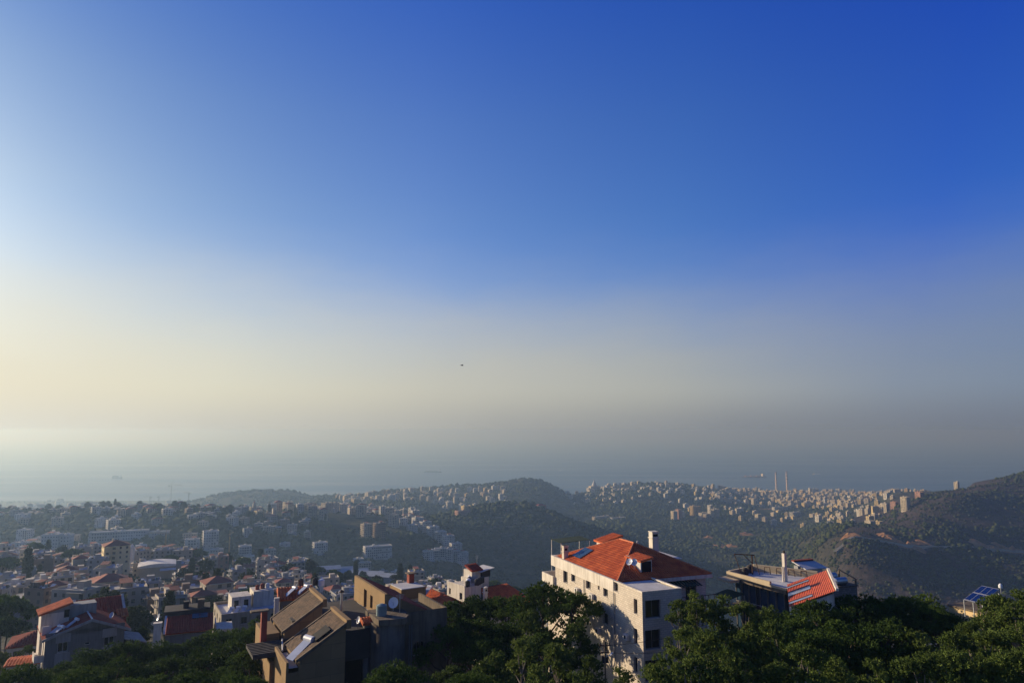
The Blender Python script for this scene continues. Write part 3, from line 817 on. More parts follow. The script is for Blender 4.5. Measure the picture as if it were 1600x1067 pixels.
    dish(r, (2.9, 7.4, ze + 0.9), 0.4, 3.6, 0.5); dish(r, (3.3, 7.0, ze + 0.9), 0.4, 3.9, 0.5)
    # far raised roof
    b = MB(); b.box(5.2, 7.6, 17.6, 19.6, ze + 0.4, ze + 2.3, M_STUCCO); k = b.build('stair_head', r)
    roof_face(k, 'stair_head_roof', [(4.9, 19.9, ze + 2.2), (4.9, 17.3, ze + 2.2), (7.9, 17.3, ze + 2.95), (7.9, 19.9, ze + 2.95)], 0.3, 0.36)
    chimney(r, 8.9, 11.6, ze + 1.2, Z(437.55), 0.85)
    chimney(r, 0.62, 19.7, ZP - 0.2, Z(435.1), 0.62, M_STONE)
    MB().box(0.3, 0.94, 19.4, 20.0, Z(435.13), Z(435.2), M_STUCCO).build('chimney_cap', r)
    # solar collectors flush on the left slope
    sl = (zr - ze) / (xm - x0)
    for k in range(2):
        ya_ = 16.6 + 1.15 * k; zz = lambda x: ze + (x - x0) * sl + 0.17
        MB().slab([(1.2, ya_ + 1.05, zz(1.2)), (1.2, ya_, zz(1.2)), (3.1, ya_, zz(3.1)), (3.1, ya_ + 1.05, zz(3.1))], 0.07, M_GLASSB).build('solar_collector', r)
    # green shade net on poles behind the roof
    b = MB(); b.slab([(1.5, 22.9, ze + 1.55), (6.0, 22.9, ze + 1.75), (6.0, 26.2, ze + 1.8), (1.5, 26.2, ze + 1.6)], 0.05, M_GREENN)
    b.build('shade_net', r)
    for x, y in ((1.6, 23), (5.9, 23), (1.6, 26.1), (5.9, 26.1)):
        MB().tube((x, y, ZP - 3.4), (x, y, ze + 1.6), 0.05, n=6, m=M_STEEL).build('post', r)
    # white pipes and vents along the back slope
    for k in range(9):
        t = k / 8
        x = 8.6 + 3.9 * t; y = 15.0 + 6.0 * t; z = zr - 0.75 - (zr - ze - 0.5) * t
        MB().tube((x, y, z - 0.3), (x, y, z + 0.45 + 0.25 * (k % 2)), 0.09, n=7, m=M_WHITE).build('vent_pipe', r)
    MB().tube((9.9, 12.6, ze + 1.2), (9.9, 12.6, ze + 3.0), 0.06, n=6, m=M_TANKW).build('vent_pipe', r)
    b = MB(); b.slab([(12.9, 12.5, ze + 0.5), (13.6, 12.5, ze + 0.5), (13.6, 21.5, ze + 0.55), (12.9, 21.5, ze + 0.55)], 0.06, M_WHITE); b.build('gutter', r)
    # the corner balcony at the far end
    b = MB(); zb = ZP - 3.35
    b.box(-0.35, 5.0, 21.42, 25.0, zb - 0.25, zb, M_STUCCO); b.box(-0.35, -0.15, 21.42, 25.0, zb + 0.002, zb + 0.95, M_STUCCO); b.box(-0.148, 5.0, 24.8, 25.0, zb + 0.002, zb + 0.95, M_STUCCO)
    b.build('balcony', r)
    b = MB().box(0.3, 4.8, 21.42, 24.6, 0, zb - 0.252, M_STONE).build('wall', r)
    return r
stone_house()

# ------------------------------------------------------------------ the brown concrete house with two steep shingled roofs
def brown_house():
    F = Frame(-15.16, 66.0, 29.0, 414.0)
    r = F.root('concrete_house', 'dark brown concrete house with two steep shingled lean-to roofs and round tower', 'house')
    Z = lambda z: z - F.base
    def strip(y0, y1, xl, zl, zh, first):
        # lean-to block: roof rises towards +x, its high wall capped
        w = MB()
        w.extrude([(xl, y0, 0 if first else Z(425)), (0, y0, 0 if first else Z(425)), (0, y0, zh), (xl, y0, zl)][::-1], (0, y1 - y0, 0), M_BROWN)
        w.build('wall', r)
        s = (zh - zl) / (0 - xl)
        up = Vector((1, 0, s)).normalized(); nn = Vector((-s, 0, 1)).normalized()
        deck = MB().slab([(xl - 0.15, y1, zl - 0.15 * s + 0.02), (xl - 0.15, y0, zl - 0.15 * s + 0.02), (0, y0, zh + 0.02), (0, y1, zh + 0.02)], 0.08, M_SHING).build('roof', r)
        # shingle courses, each lapped over the one below
        L_ = math.hypot(xl, zh - zl); n = int(L_ / 0.24); sh = MB()
        for j in range(n):
            a = Vector((xl, 0, zl)) + up * (j * L_ / n) + nn * 0.15; b_ = Vector((xl, 0, zl)) + up * ((j + 1.1) * L_ / n) + nn * 0.115
            y = y0 + 0.2
            while y < y1 - 0.3:
                yw = min(random.uniform(0.25, 0.45), y1 - 0.2 - y); d = random.uniform(-0.012, 0.012); ins = random.uniform(0, 0.03)
                sh.add([(a.x + ins, y + yw, a.z + d), (a.x + ins, y, a.z + d), (b_.x, y, b_.z + d), (b_.x, y + yw, b_.z + d), (a.x + ins, y, a.z - 0.06), (a.x + ins, y + yw, a.z - 0.06)], [(0, 1, 2, 3), (5, 4, 1, 0)], M_SHING)
                y += yw + 0.015
        o = sh.build('shingles', deck); o['kind'] = 'stuff'
        # verge boards and the capped high wall
        for y in (y0 - 0.14, y1 - 0.06):
            b = MB(); b.extrude([(xl - 0.3, y, zl - 0.3 * s - 0.08), (0, y, zh - 0.08), (0, y, zh + 0.22), (xl - 0.3, y, zl - 0.3 * s + 0.22)][::-1], (0, 0.2, 0), M_CONC)
            b.build('verge', r)
        c = MB().box(-0.02, 0.42, y0 - 0.2, y1 + 0.2, zh - 0.35, zh + 0.42, M_BROWN); c.build('gable_cap', r)
    strip(0, 5.3, -4.1, Z(430.0), Z(432.45), True)
    strip(8.7, 14.5, -3.7, Z(430.2), Z(432.5), False)
    # skylight hatch in the near roof, debris on the far one
    MB().slab([(-2.5, 2.2, Z(431.15)), (-2.5, 0.5, Z(431.15)), (-1.2, 0.5, Z(431.95)), (-1.2, 2.2, Z(431.95))], 0.16, M_DARK).build('roof_hatch', r)
    b = MB(); b.box(-2.9, -2.2, 9.0, 10.4, Z(430.9), Z(431.05), M_DARKC); b.build('roof_hatch', r)
    # sunken terrace in front of the near roof, with the solar heater
    b = MB(); b.box(-5.2, -4.12, 0, 5.3, 0, Z(428.6), M_BROWN); b.box(-5.2, -4.98, 0.0, 5.3, Z(428.602), Z(429.9), M_BROWN); b.box(-4.978, -4.12, 0, 0.2, Z(428.602), Z(429.0), M_BROWN)
    b.build('wall', r)
    solar_heater(r, (-4.9, 1.6, Z(429.6)), -1.2, 1.15)
    MB().box(-4.9, -4.15, 0.25, 5.0, Z(429.3), Z(429.36), M_ROOFW).build('ledge', r)
    # flat slatted roof between the two, with its chimney
    b = MB().box(-5.6, 0, 5.302, 8.698, 0, Z(428.6), M_BROWN).build('wall', r)
    fr = MB().box(-7.2, -0.02, 4.9, 9.0, Z(429.1), Z(429.4), M_DARKC).build('flat_roof', r)
    sl = []
    for k in range(8):
        s_ = MB().box(-7.25, -0.4, 5.0 + k * 0.5, 5.18 + k * 0.5, Z(429.41), Z(429.53), M_WOOD).build('slat', fr)
    MB().tube((-4.6, 4.7, Z(429.6)), (-3.9, 8.6, Z(429.62)), 0.07, n=6, m=M_WHITE).build('pipe', r)
    b = MB().box(-5.5, -4.0, 9.4, 14.3, Z(424), Z(430.0), M_BROWN).build('wall', r)
    c = chimney(r, -5.6, 9.2, Z(428.9), Z(432.3), 0.55, M_RUST_RED, cap=False)
    MB().box(-6.9, -5.2, 8.8, 9.6, Z(432.31), Z(432.45), M_CONC).build('chimney_cap', c)
    # terraces stepping down on the left
    b = MB(); b.box(-7.4, -5.602, 4.2, 9.0, Z(421), Z(425.0), M_BROWN); b.box(-7.4, -7.2, 4.2, 9.0, Z(425.002), Z(425.9), M_BROWN); b.box(-7.198, -5.602, 4.2, 4.4, Z(425.002), Z(425.9), M_BROWN)
    b.build('terrace', r)
    b = MB(); b.box(-6.9, -5.202, -0.4, 4.1, 0, Z(422.2), M_BROWN); b.box(-6.9, -6.75, -0.4, 4.1, Z(422.202), Z(423.4), M_CONC); b.box(-6.748, -5.202, -0.4, -0.25, Z(422.202), Z(423.4), M_CONC)
    b.build('terrace', r)
    b = MB().box(-8.2, -6.92, -1.0, 1.5, Z(420.5), Z(420.7), M_COLL).build('lean_to', r)
    # middle: deep dark loggia and flat roof, upper storey with the tall lit wall
    zf = Z(430.75)
    w = MB()
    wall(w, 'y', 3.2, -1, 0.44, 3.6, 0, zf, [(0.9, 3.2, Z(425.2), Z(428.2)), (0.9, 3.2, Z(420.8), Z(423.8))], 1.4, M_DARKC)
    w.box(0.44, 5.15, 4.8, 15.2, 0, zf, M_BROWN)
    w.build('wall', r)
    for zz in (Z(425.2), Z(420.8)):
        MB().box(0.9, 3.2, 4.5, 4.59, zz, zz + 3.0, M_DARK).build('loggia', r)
    MB().box(0.44, 5.1, 3.2, 15.3, zf + 0.002, zf + 0.22, M_DARKC).build('flat_roof', r)
    w = MB()
    holes = [(F.onx(5.2, 572.5, 950).y, F.onx(5.2, 568, 950).y, zf + 0.2, zf + 2.1), (F.onx(5.2, 582, 950).y, F.onx(5.2, 578, 950).y, zf + 0.6, zf + 1.9)]
    wall(w, 'x', 5.2, -1, 4.6, 14.9, zf + 0.2, Z(433.6), holes, 0.3, M_BROWN)
    w.extrude([(5.2, 4.6, zf), (9.6, 4.6, zf), (9.6, 4.6, Z(431.6)), (5.55, 4.6, Z(433.6)), (5.2, 4.6, Z(433.6))][::-1], (0, 0.002, 0), M_BROWN)
    w.extrude([(5.2, 14.9, zf), (9.6, 14.9, zf), (9.6, 14.9, Z(431.6)), (5.55, 14.9, Z(433.6)), (5.2, 14.9, Z(433.6))][::-1], (0, 0.3, 0), M_BROWN)
    w.box(5.21, 5.5, 4.61, 14.89, Z(433.4), Z(433.62), M_BROWN)
    w.build('wall', r)
    for h in holes:
        window(r, 'x', 5.2, -1, h, 0.3, 0, sill=False)
    roof_face(r, 'roof', [(9.8, 4.7, Z(431.5)), (9.8, 14.9, Z(431.5)), (5.6, 14.9, Z(433.45)), (5.6, 4.7, Z(433.45))], 0.34, 0.4, M_TILED)
    # round tower with its slab and the water tank
    w = MB(); n = 28
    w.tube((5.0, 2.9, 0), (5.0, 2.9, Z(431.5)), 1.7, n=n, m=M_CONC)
    t = w.build('round_tower', r)
    me = t.data; me.polygons.foreach_set('use_smooth', [len(p.vertices) == 4 for p in me.polygons])
    MB().prism([(3.55, 1.4), (6.0, 0.75), (7.0, 2.3), (7.0, 5.6), (3.55, 5.6)], Z(431.5), Z(432.05), M_CONC).build('tower_slab', r)
    tank(r, (4.35, 3.0, Z(432.06)), 0.52, 0.95)
    b = MB(); b.box(2.75, 3.5, 3.3, 4.05, Z(425), Z(431.3), M_GREYW); p = b.build('pillar', r)
    roof_face(p, 'pillar_cap', [(2.55, 3.1, Z(431.35)), (3.7, 3.1, Z(431.35)), (3.7, 4.2, Z(431.75)), (2.55, 4.2, Z(431.75))], 0.25, 0.3)
    # right wing in shade with an arched window
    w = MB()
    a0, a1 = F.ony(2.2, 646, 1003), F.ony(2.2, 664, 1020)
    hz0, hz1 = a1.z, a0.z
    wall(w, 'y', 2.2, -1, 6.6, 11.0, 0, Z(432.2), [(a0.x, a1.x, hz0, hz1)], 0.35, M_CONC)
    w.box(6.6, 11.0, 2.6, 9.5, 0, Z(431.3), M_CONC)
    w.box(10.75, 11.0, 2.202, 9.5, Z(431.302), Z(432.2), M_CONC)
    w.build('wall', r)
    f = window(r, 'y', 2.2, -1, (a0.x, a1.x, hz0, hz1), 0.35, 2, sill=True)
    ar = MB(); cx = (a0.x + a1.x) / 2; rr = (a1.x - a0.x) / 2
    P = [(a0.x - 0.02, 2.15, hz1 + 0.1)] + [(cx - rr * math.cos(k * math.pi / 10), 2.15, hz1 - rr * 0.55 + rr * 0.55 * math.sin(k * math.pi / 10)) for k in range(11)] + [(a1.x + 0.02, 2.15, hz1 + 0.1)]
    ar.extrude(P[::-1], (0, 0.12, 0), M_CONC); ar.build('arch', r)
    for k in range(2):
        MB().tube((6.95 + 0.25 * k, 2.1, Z(419)), (6.95 + 0.25 * k, 2.1, Z(431)), 0.06, n=6, m=M_GREYW).build('drainpipe', r)
    # roof clutter
    dish(r, (5.9, 4.0, Z(432.06)), 0.55, 3.9, 0.4); antenna(r, (6.3, 3.2, Z(432.06)), 1.7)
    MB().tube((1.6, 7.5, zf + 0.2), (1.6, 7.5, zf + 2.9), 0.13, n=8, m=M_STEEL).build('flue', r)
    MB().tube((1.6, 7.5, zf + 2.9), (1.6, 7.5, zf + 3.15), 0.3, 0.05, 8, M_RUST).build('flue_cap', r)
    dish(r, (2.2, 3.6, zf + 0.2), 0.35, 3.3, 0.3)
    return r
M_RUST_RED = mat('dull_red_paint', (0.30, 0.075, 0.05), 0.9, 0.2, 1.0)
brown_house()

# ------------------------------------------------------------------ the grey gabled house on the left
def grey_house():
    F = Frame(-70.9, 110.0, 38.0, 404.0)
    r = F.root('gabled_house', 'grey rendered house with dark red tiled gable roofs and a stair tower', 'house')
    Z = lambda z: z - F.base
    ze, zp = Z(418.6), Z(420.55)
    W, Lc = 10.6, 6.0
    holes = []
    for (a, b, c, d) in ((90.5, 105.6, 1005, 1017), (163, 178, 996, 1007), (133.5, 142.5, 977, 979.5), (132.5, 141, 1004, 1006.5), (193, 201, 1006, 1011)):
        p, q = F.ony(0, a, c), F.ony(0, b, d)
        holes.append((p.x, q.x, q.z, p.z))
    w = MB()
    wall(w, 'y', 0, -1, 0, W, 0, ze, holes, 0.35, M_GREYW)
    w.add([(0, 0, ze), (W, 0, ze), (Lc, 0, zp)], [(0, 1, 2)], M_GREYW)
    w.add([(0, 9.5, ze), (Lc, 9.5, zp), (W, 9.5, ze)], [(0, 1, 2)], M_GREYW)
    wall(w, 'x', 0, -1, 0, 9.5, 0, ze, [(1.2, 2.6, ze - 3.0, ze - 0.8), (1.2, 2.6, ze - 6.2, ze - 4.0)], 0.4, M_STUCCO)
    wall(w, 'x', W, 1, 0, 9.5, 0, ze, [], 0.3, M_GREYW)
    wall(w, 'y', 9.5, 1, 0, W, 0, ze, [], 0.3, M_GREYW)
    w.build('wall', r)
    for h in holes:
        window(r, 'y', 0, -1, h, 0.35, 1 if h[3] - h[2] > 0.6 else 0, sill=h[3] - h[2] > 0.6, fm=M_FRAMEW)
    for h in ((1.2, 2.6, ze - 3.0, ze - 0.8), (1.2, 2.6, ze - 6.2, ze - 4.0)):
        window(r, 'x', 0, -1, h, 0.4, 1, sill=False)
    for i in (0, 1):       # pale bands the windows sit in
        h = holes[i]
        b = MB(); top = ze + (zp - ze) * ((h[0] + h[1]) / 2 / Lc if i == 0 else (W - h[1]) / (W - Lc)) - 0.35
        b.box(h[0] - 0.3, h[1] + 0.3, -0.05, -0.004, h[3] + 0.05, top, M_GREYL); b.box(h[0] - 0.3, h[1] + 0.3, -0.05, -0.004, 0, h[2] - 0.09, M_GREYL)
        b.build('panel', r)
    # balconies on the sunny end
    for zz in (ze - 3.3, ze - 6.5):
        b = MB(); b.box(-1.2, -0.004, 0.6, 3.6, zz - 0.18, zz, M_STUCCO); b.box(-1.2, -1.08, 0.6, 3.6, zz + 0.002, zz + 0.9, M_STUCCO); b.box(-1.078, -0.004, 0.6, 0.72, zz + 0.002, zz + 0.9, M_STUCCO)
        b.build('balcony', r)
    # roof
    roof_face(r, 'roof', [(-0.4, 9.7, ze - 0.13), (-0.4, -0.35, ze - 0.13), (Lc, -0.35, zp), (Lc, 9.7, zp)], 0.34, 0.42, M_TILED)
    roof_face(r, 'roof', [(W + 0.9, -0.35, ze - 0.38), (W + 0.9, 9.7, ze - 0.38), (Lc, 9.7, zp), (Lc, -0.35, zp)], 0.34, 0.42, M_TILED)
    b = MB()
    b.extrude([(-0.45, -0.42, ze - 0.42), (Lc, -0.42, zp - 0.27), (Lc, -0.42, zp + 0.12), (-0.45, -0.42, ze - 0.03)][::-1], (0, 0.18, 0), M_GREYL)
    b.extrude([(Lc, -0.42, zp - 0.27), (W + 1.0, -0.42, ze - 0.68), (W + 1.0, -0.42, ze - 0.28), (Lc, -0.42, zp + 0.12)][::-1], (0, 0.18, 0), M_GREYL)
    b.build('bargeboard', r)
    MB().tube((Lc, -0.3, zp + 0.12), (Lc, 9.6, zp + 0.12), 0.12, n=7, m=M_WHITE).build('ridge', r)
    solar_heater(r, (0.4, 1.7, ze + 0.1), -1.3, 0.85); solar_heater(r, (0.7, 0.7, ze + 0.2), -1.3, 0.85); solar_heater(r, (2.6, 1.5, ze + 0.85), -1.3, 0.85, 1)
    MB().box(-0.3, 0.9, 2.4, 2.6, ze - 0.4, ze + 1.3, M_STUCCO).build('screen_wall', r)
    # stair tower with its own bright tile cap
    w = MB(); w.box(-0.35, 3.4, 4.6, 8.4, 0, Z(421.3), M_STUCCO); w.extrude([(-0.35, 4.6, Z(421.301)), (3.4, 4.6, Z(421.301)), (3.4, 4.6, Z(422.4))][::-1], (0, 3.8, 0), M_GREYL)
    t = w.build('stair_tower', r)
    MB().box(2.7, 3.38, 4.56, 4.598, Z(420.4), Z(421.6), M_DARK).build('opening', t)
    roof_face(t, 'tower_roof', [(-0.75, 8.7, Z(421.25)), (-0.75, 4.2, Z(421.25)), (3.8, 4.2, Z(422.6)), (3.8, 8.7, Z(422.6))], 0.45, 0.5)
    MB().box(3.402, 7.3, 5.6, 8.2, Z(419), Z(421.9), M_GREYL).build('stair_head', r)
    MB().box(-0.9, -0.352, 5.2, 6.6, Z(412.8), Z(415.2), M_STUCCO).build('balcony', r)
    # the second range behind
    w = MB(); w.box(5.4, 12.2, 12.0, 18, 0, Z(418.6), M_GREYW); w.extrude([(5.4, 12, Z(418.601)), (5.4, 18, Z(418.601)), (5.4, 15, Z(420.6))], (6.8, 0, 0), M_STUCCO)
    k = w.build('rear_wing', r)
    roof_face(k, 'rear_roof', [(5.0, 11.7, Z(418.5)), (12.6, 11.7, Z(418.5)), (12.6, 15, Z(420.65)), (5.0, 15, Z(420.65))], 0.36, 0.45, M_TILED)
    roof_face(k, 'rear_roof', [(12.6, 18.3, Z(418.5)), (5.0, 18.3, Z(418.5)), (5.0, 15, Z(420.65)), (12.6, 15, Z(420.65))], 0.36, 0.45, M_TILED)
    for x in (4.95, 12.3):
        MB().slab([(x, 11.6, Z(418.6)), (x + 0.4, 11.6, Z(418.6)), (x + 0.4, 15.05, Z(420.8)), (x, 15.05, Z(420.8))], 0.12, M_STUCCO).build('verge', k)
    b = MB(); b.box(11.3, 12.5, 9.6, 11.0, Z(414), Z(418.3), M_TILED); c = b.build('chimney_house', r)
    roof_face(c, 'cap_roof', [(11.1, 9.4, Z(418.2)), (12.8, 9.4, Z(418.2)), (12.8, 11.2, Z(419.1)), (11.1, 11.2, Z(419.1))], 0.34, 0.42)
    # low wing on the right
    w = MB(); w.box(W + 0.02, W + 3.2, 1.2, 7.5, 0, Z(415.6), M_GREYW); w.build('side_wing', r)
    MB().slab([(W + 0.3, 0.9, Z(416.4)), (W + 3.6, 0.9, Z(415.4)), (W + 3.6, 7.6, Z(415.4)), (W + 0.3, 7.6, Z(416.4))], 0.12, M_GREYL).build('side_roof', r)
    dish(r, (9.3, 4.0, ze + 0.5), 0.5, 3.6, 0.4)
    return r
grey_house()

# ------------------------------------------------------------------ house with the plain dark red lean-to roof
def shed_roof_house():
    F = Frame(-52.6, 109.7, 23.7, 405.0)
    r = F.root('small_house', 'low house with one broad plain dark red roof and white chimney stack', 'house')
    Z = lambda z: z - F.base
    ze, zu = Z(419.35), Z(420.9)
    w = MB(); w.box(0, 6.5, 0.3, 9.0, 0, ze - 0.25, M_GREYW)
    w.extrude([(0.05, 0.3, ze - 0.249), (0.05, 4.2, ze - 0.249), (0.05, 4.2, zu - 0.15)], (6.4, 0, 0), M_STUCCO)
    w.build('wall', r)
    roof_face(r, 'roof', [(0, 0, ze), (6.7, 0, ze), (6.7, 4.4, zu), (0, 4.4, zu)], 0.32, 0.4, M_TILED)
    b = MB(); b.slab([(-0.3, -0.1, ze + 0.05), (0.0, -0.1, ze + 0.05), (0.0, 4.4, zu + 0.1), (-0.3, 4.4, zu + 0.1)], 0.12, M_WHITE); b.build('verge', r)
    b = MB(); b.box(-1.6, -0.55, -0.4, 0.6, 0, Z(421.0), M_STUCCO); b.box(-1.68, -0.47, -0.48, 0.68, Z(421.002), Z(421.2), M_STUCCO); b.build('chimney', r)
    dish(r, (-1.1, 0.1, Z(421.2)), 0.5, 3.4, 0.3)
    MB().box(-0.5, 6.2, 4.6, 9.0, Z(418), Z(421.6), M_DARKC).build('upper_storey', r)
    for k in range(2):
        MB().slab([(3.6 + 1.15 * k, 3.0, zu - 0.3), (4.7 + 1.15 * k, 3.0, zu - 0.3), (4.7 + 1.15 * k, 4.2, zu + 0.12), (3.6 + 1.15 * k, 4.2, zu + 0.12)], 0.06, M_GLASSB).build('solar_collector', r)
    b = MB(); b.box(7.0, 9.6, 1.5, 6.0, 0, Z(418.9), M_STUCCO); b.box(7.0, 7.15, 1.5, 6.0, Z(418.902), Z(419.7), M_STUCCO); b.build('side_wing', r)
    MB().box(2.2, 3.0, 6.0, 7.0, Z(421.6), Z(422.6), M_DARKC).build('water_tank', r)
    MB().box(4.3, 5.3, 5.2, 6.2, Z(421.6), Z(422.9), M_CONC).build('stair_head', r)
    return r
shed_roof_house()

# ------------------------------------------------------------------ generic detailed flat or tiled house for the middle ground
def simple_house(name, label, px_, py, D, deg, w, d, h, wm, roof='flat', rm=None, rise=1.6, wins=(2, 2), extra=None, cat='house', tanks=2):
    """px_, py: where its near corner meets the roof edge; D its depth"""
    p = at(px_, py, D)
    base = p.z - h
    F = Frame(p.x, p.y, deg, base)
    r = F.root(name, label, cat)
    hs_l = []; hs_f = []
    nf = max(1, int(h / 3.1))
    for k in range(nf):
        zb = h - 3.1 * (k + 1) + 1.0
        if zb < 0.3: break
        for i in range(wins[0]):
            c = d * (i + 0.5) / wins[0]; hs_l.append((c - 0.55, c + 0.55, zb, zb + 1.35))
        for i in range(wins[1]):
            c = w * (i + 0.5) / wins[1]; hs_f.append((c - 0.6, c + 0.6, zb, zb + 1.35))
    b = MB()
    wall(b, 'x', 0, -1, 0, d, 0, h, hs_l, 0.25, wm); wall(b, 'y', 0, -1, 0, w, 0, h, hs_f, 0.25, wm)
    wall(b, 'x', w, 1, 0, d, 0, h, [], 0.25, wm); wall(b, 'y', d, 1, 0, w, 0, h, [], 0.25, wm)
    b.build('wall', r)
    for q in hs_l: window(r, 'x', 0, -1, q, 0.25, 1)
    for q in hs_f: window(r, 'y', 0, -1, q, 0.25, 1)
    if roof == 'flat':
        MB().box(0.2, w - 0.2, 0.2, d - 0.2, h - 0.5, h - 0.3, M_ROOFW).build('flat_roof', r)
        b = MB(); b.box(-0.04, 0.2, -0.04, d + 0.04, h - 0.02, h + 0.3, wm); b.box(0.202, w + 0.04, -0.04, 0.2, h - 0.02, h + 0.298, wm); b.box(w - 0.2, w + 0.04, 0.202, d + 0.04, h - 0.02, h + 0.302, wm); b.box(0.202, w - 0.202, d - 0.2, d + 0.04, h - 0.02, h + 0.298, wm)
        b.build('parapet', r)
    else:
        rm = rm or M_TILED; o = 0.35
        if roof == 'hip':
            k = min(w, d) / 2
            A, B = ((w / 2, k, h + rise), (w / 2, d - k, h + rise)) if d >= w else ((k, d / 2, h + rise), (w - k, d / 2, h + rise))
            c = [(-o, -o, h), (w + o, -o, h), (w + o, d + o, h), (-o, d + o, h)]
            if d >= w:
                fs = [(c[3], c[0], A, B), (c[0], c[1], A, A), (c[1], c[2], B, A), (c[2], c[3], B, B)]
            else:
                fs = [(c[3], c[0], A, A), (c[0], c[1], B, A), (c[1], c[2], B, B), (c[2], c[3], A, B)]
            for f in fs: roof_face(r, 'roof', f, 0.4, 0.45, rm)
            ridge_caps(r, A, B, 0.14, rm) if (Vector(A) - Vector(B)).length > 0.5 else None
        else:   # gable, ridge along x
            roof_face(r, 'roof', [(-o, -o, h), (w + o, -o, h), (w + o, d / 2, h + rise), (-o, d / 2, h + rise)], 0.4, 0.45, rm)
            roof_face(r, 'roof', [(w + o, d + o, h), (-o, d + o, h), (-o, d / 2, h + rise), (w + o, d / 2, h + rise)], 0.4, 0.45, rm)
            g = MB(); g.add([(0, 0, h), (0, d / 2, h + rise * 0.93), (0, d, h)], [(0, 1, 2)], wm); g.add([(w, 0, h), (w, d, h), (w, d / 2, h + rise * 0.93)], [(0, 1, 2)], wm); g.build('gable', r)
    if extra: extra(r, F, w, d, h)
    return r, F

M_BEIGE = mat('weathered_beige', (0.34, 0.30, 0.24), 0.9, 0.2, 0.4, streak=0.3)
def cream_extra(r, F, w, d, h):
    b = MB().box(2.5, 6.5, 4.0, 9.0, h - 0.3, h + 2.6, M_STUCCO).build('penthouse', r)
    MB().box(7.2, 11.5, 5.5, 10.5, h - 0.3, h + 3.0, M_STUCCO).build('penthouse', r)
    for (x, y) in ((3.0, 3.96), (5.0, 3.96)): MB().box(x, x + 0.9, y, y + 0.035, h + 0.3, h + 1.9, M_GLASS).build('door', b)
    for k in range(3): solar_heater(r, (1.0 + 1.3 * k, 1.2, h - 0.3), -0.7, 0.9)
    tank(r, (9.5, 8.0, h + 3.0), 0.5, 1.0, M_RUST_RED); tank(r, (10.6, 8.2, h + 3.0), 0.45, 0.9, M_TANKW); tank(r, (8.3, 7.4, h + 3.0), 0.45, 0.9, M_RUST_RED)
simple_house('apartment_block', 'cream flat-roofed apartment block with penthouse boxes behind the plain red lean-to roof', 346, 962, 150, 30, 15, 12, 13, M_BEIGE, 'flat', wins=(3, 5), extra=cream_extra, cat='apartment block')

def f_extra(r, F, w, d, h):
    solar_heater(r, (0.6, 0.9, h + 0.2), -1.1, 0.8); solar_heater(r, (2.2, 1.0, h + 0.3), -1.1, 0.8)
    MB().box(-0.7, -0.05, -0.6, 0.1, 0, h + 0.4, M_STUCCO).build('pillar', r)
    tank(r, (3.0, 4.4, h + 0.8), 0.4, 0.9, M_DARKC); tank(r, (5.0, 4.2, h + 0.8), 0.4, 0.9, M_DARKC); tank(r, (5.9, 4.0, h + 0.7), 0.45, 0.8, M_TANKW)
simple_house('small_house', 'narrow house with red tile roof and two solar heaters behind the shingled roofs', 437, 937, 100, 20, 4.2, 5, 12, M_GREYW, 'gable', M_TILE, 1.1, wins=(1, 2), extra=f_extra)

simple_house('small_house', 'low house with dark red hip roof at the left edge beyond the grey gabled house', 12, 1012, 138, 28, 9, 8, 9, M_STUCCO, 'hip', M_TILED, 1.7, wins=(2, 3))
simple_house('small_house', 'flat orange-topped shed in the lower left corner', 10, 1040, 112, 24, 6, 4, 5, M_STUCCO, 'gable', M_TILE, 0.35, wins=(1, 1))

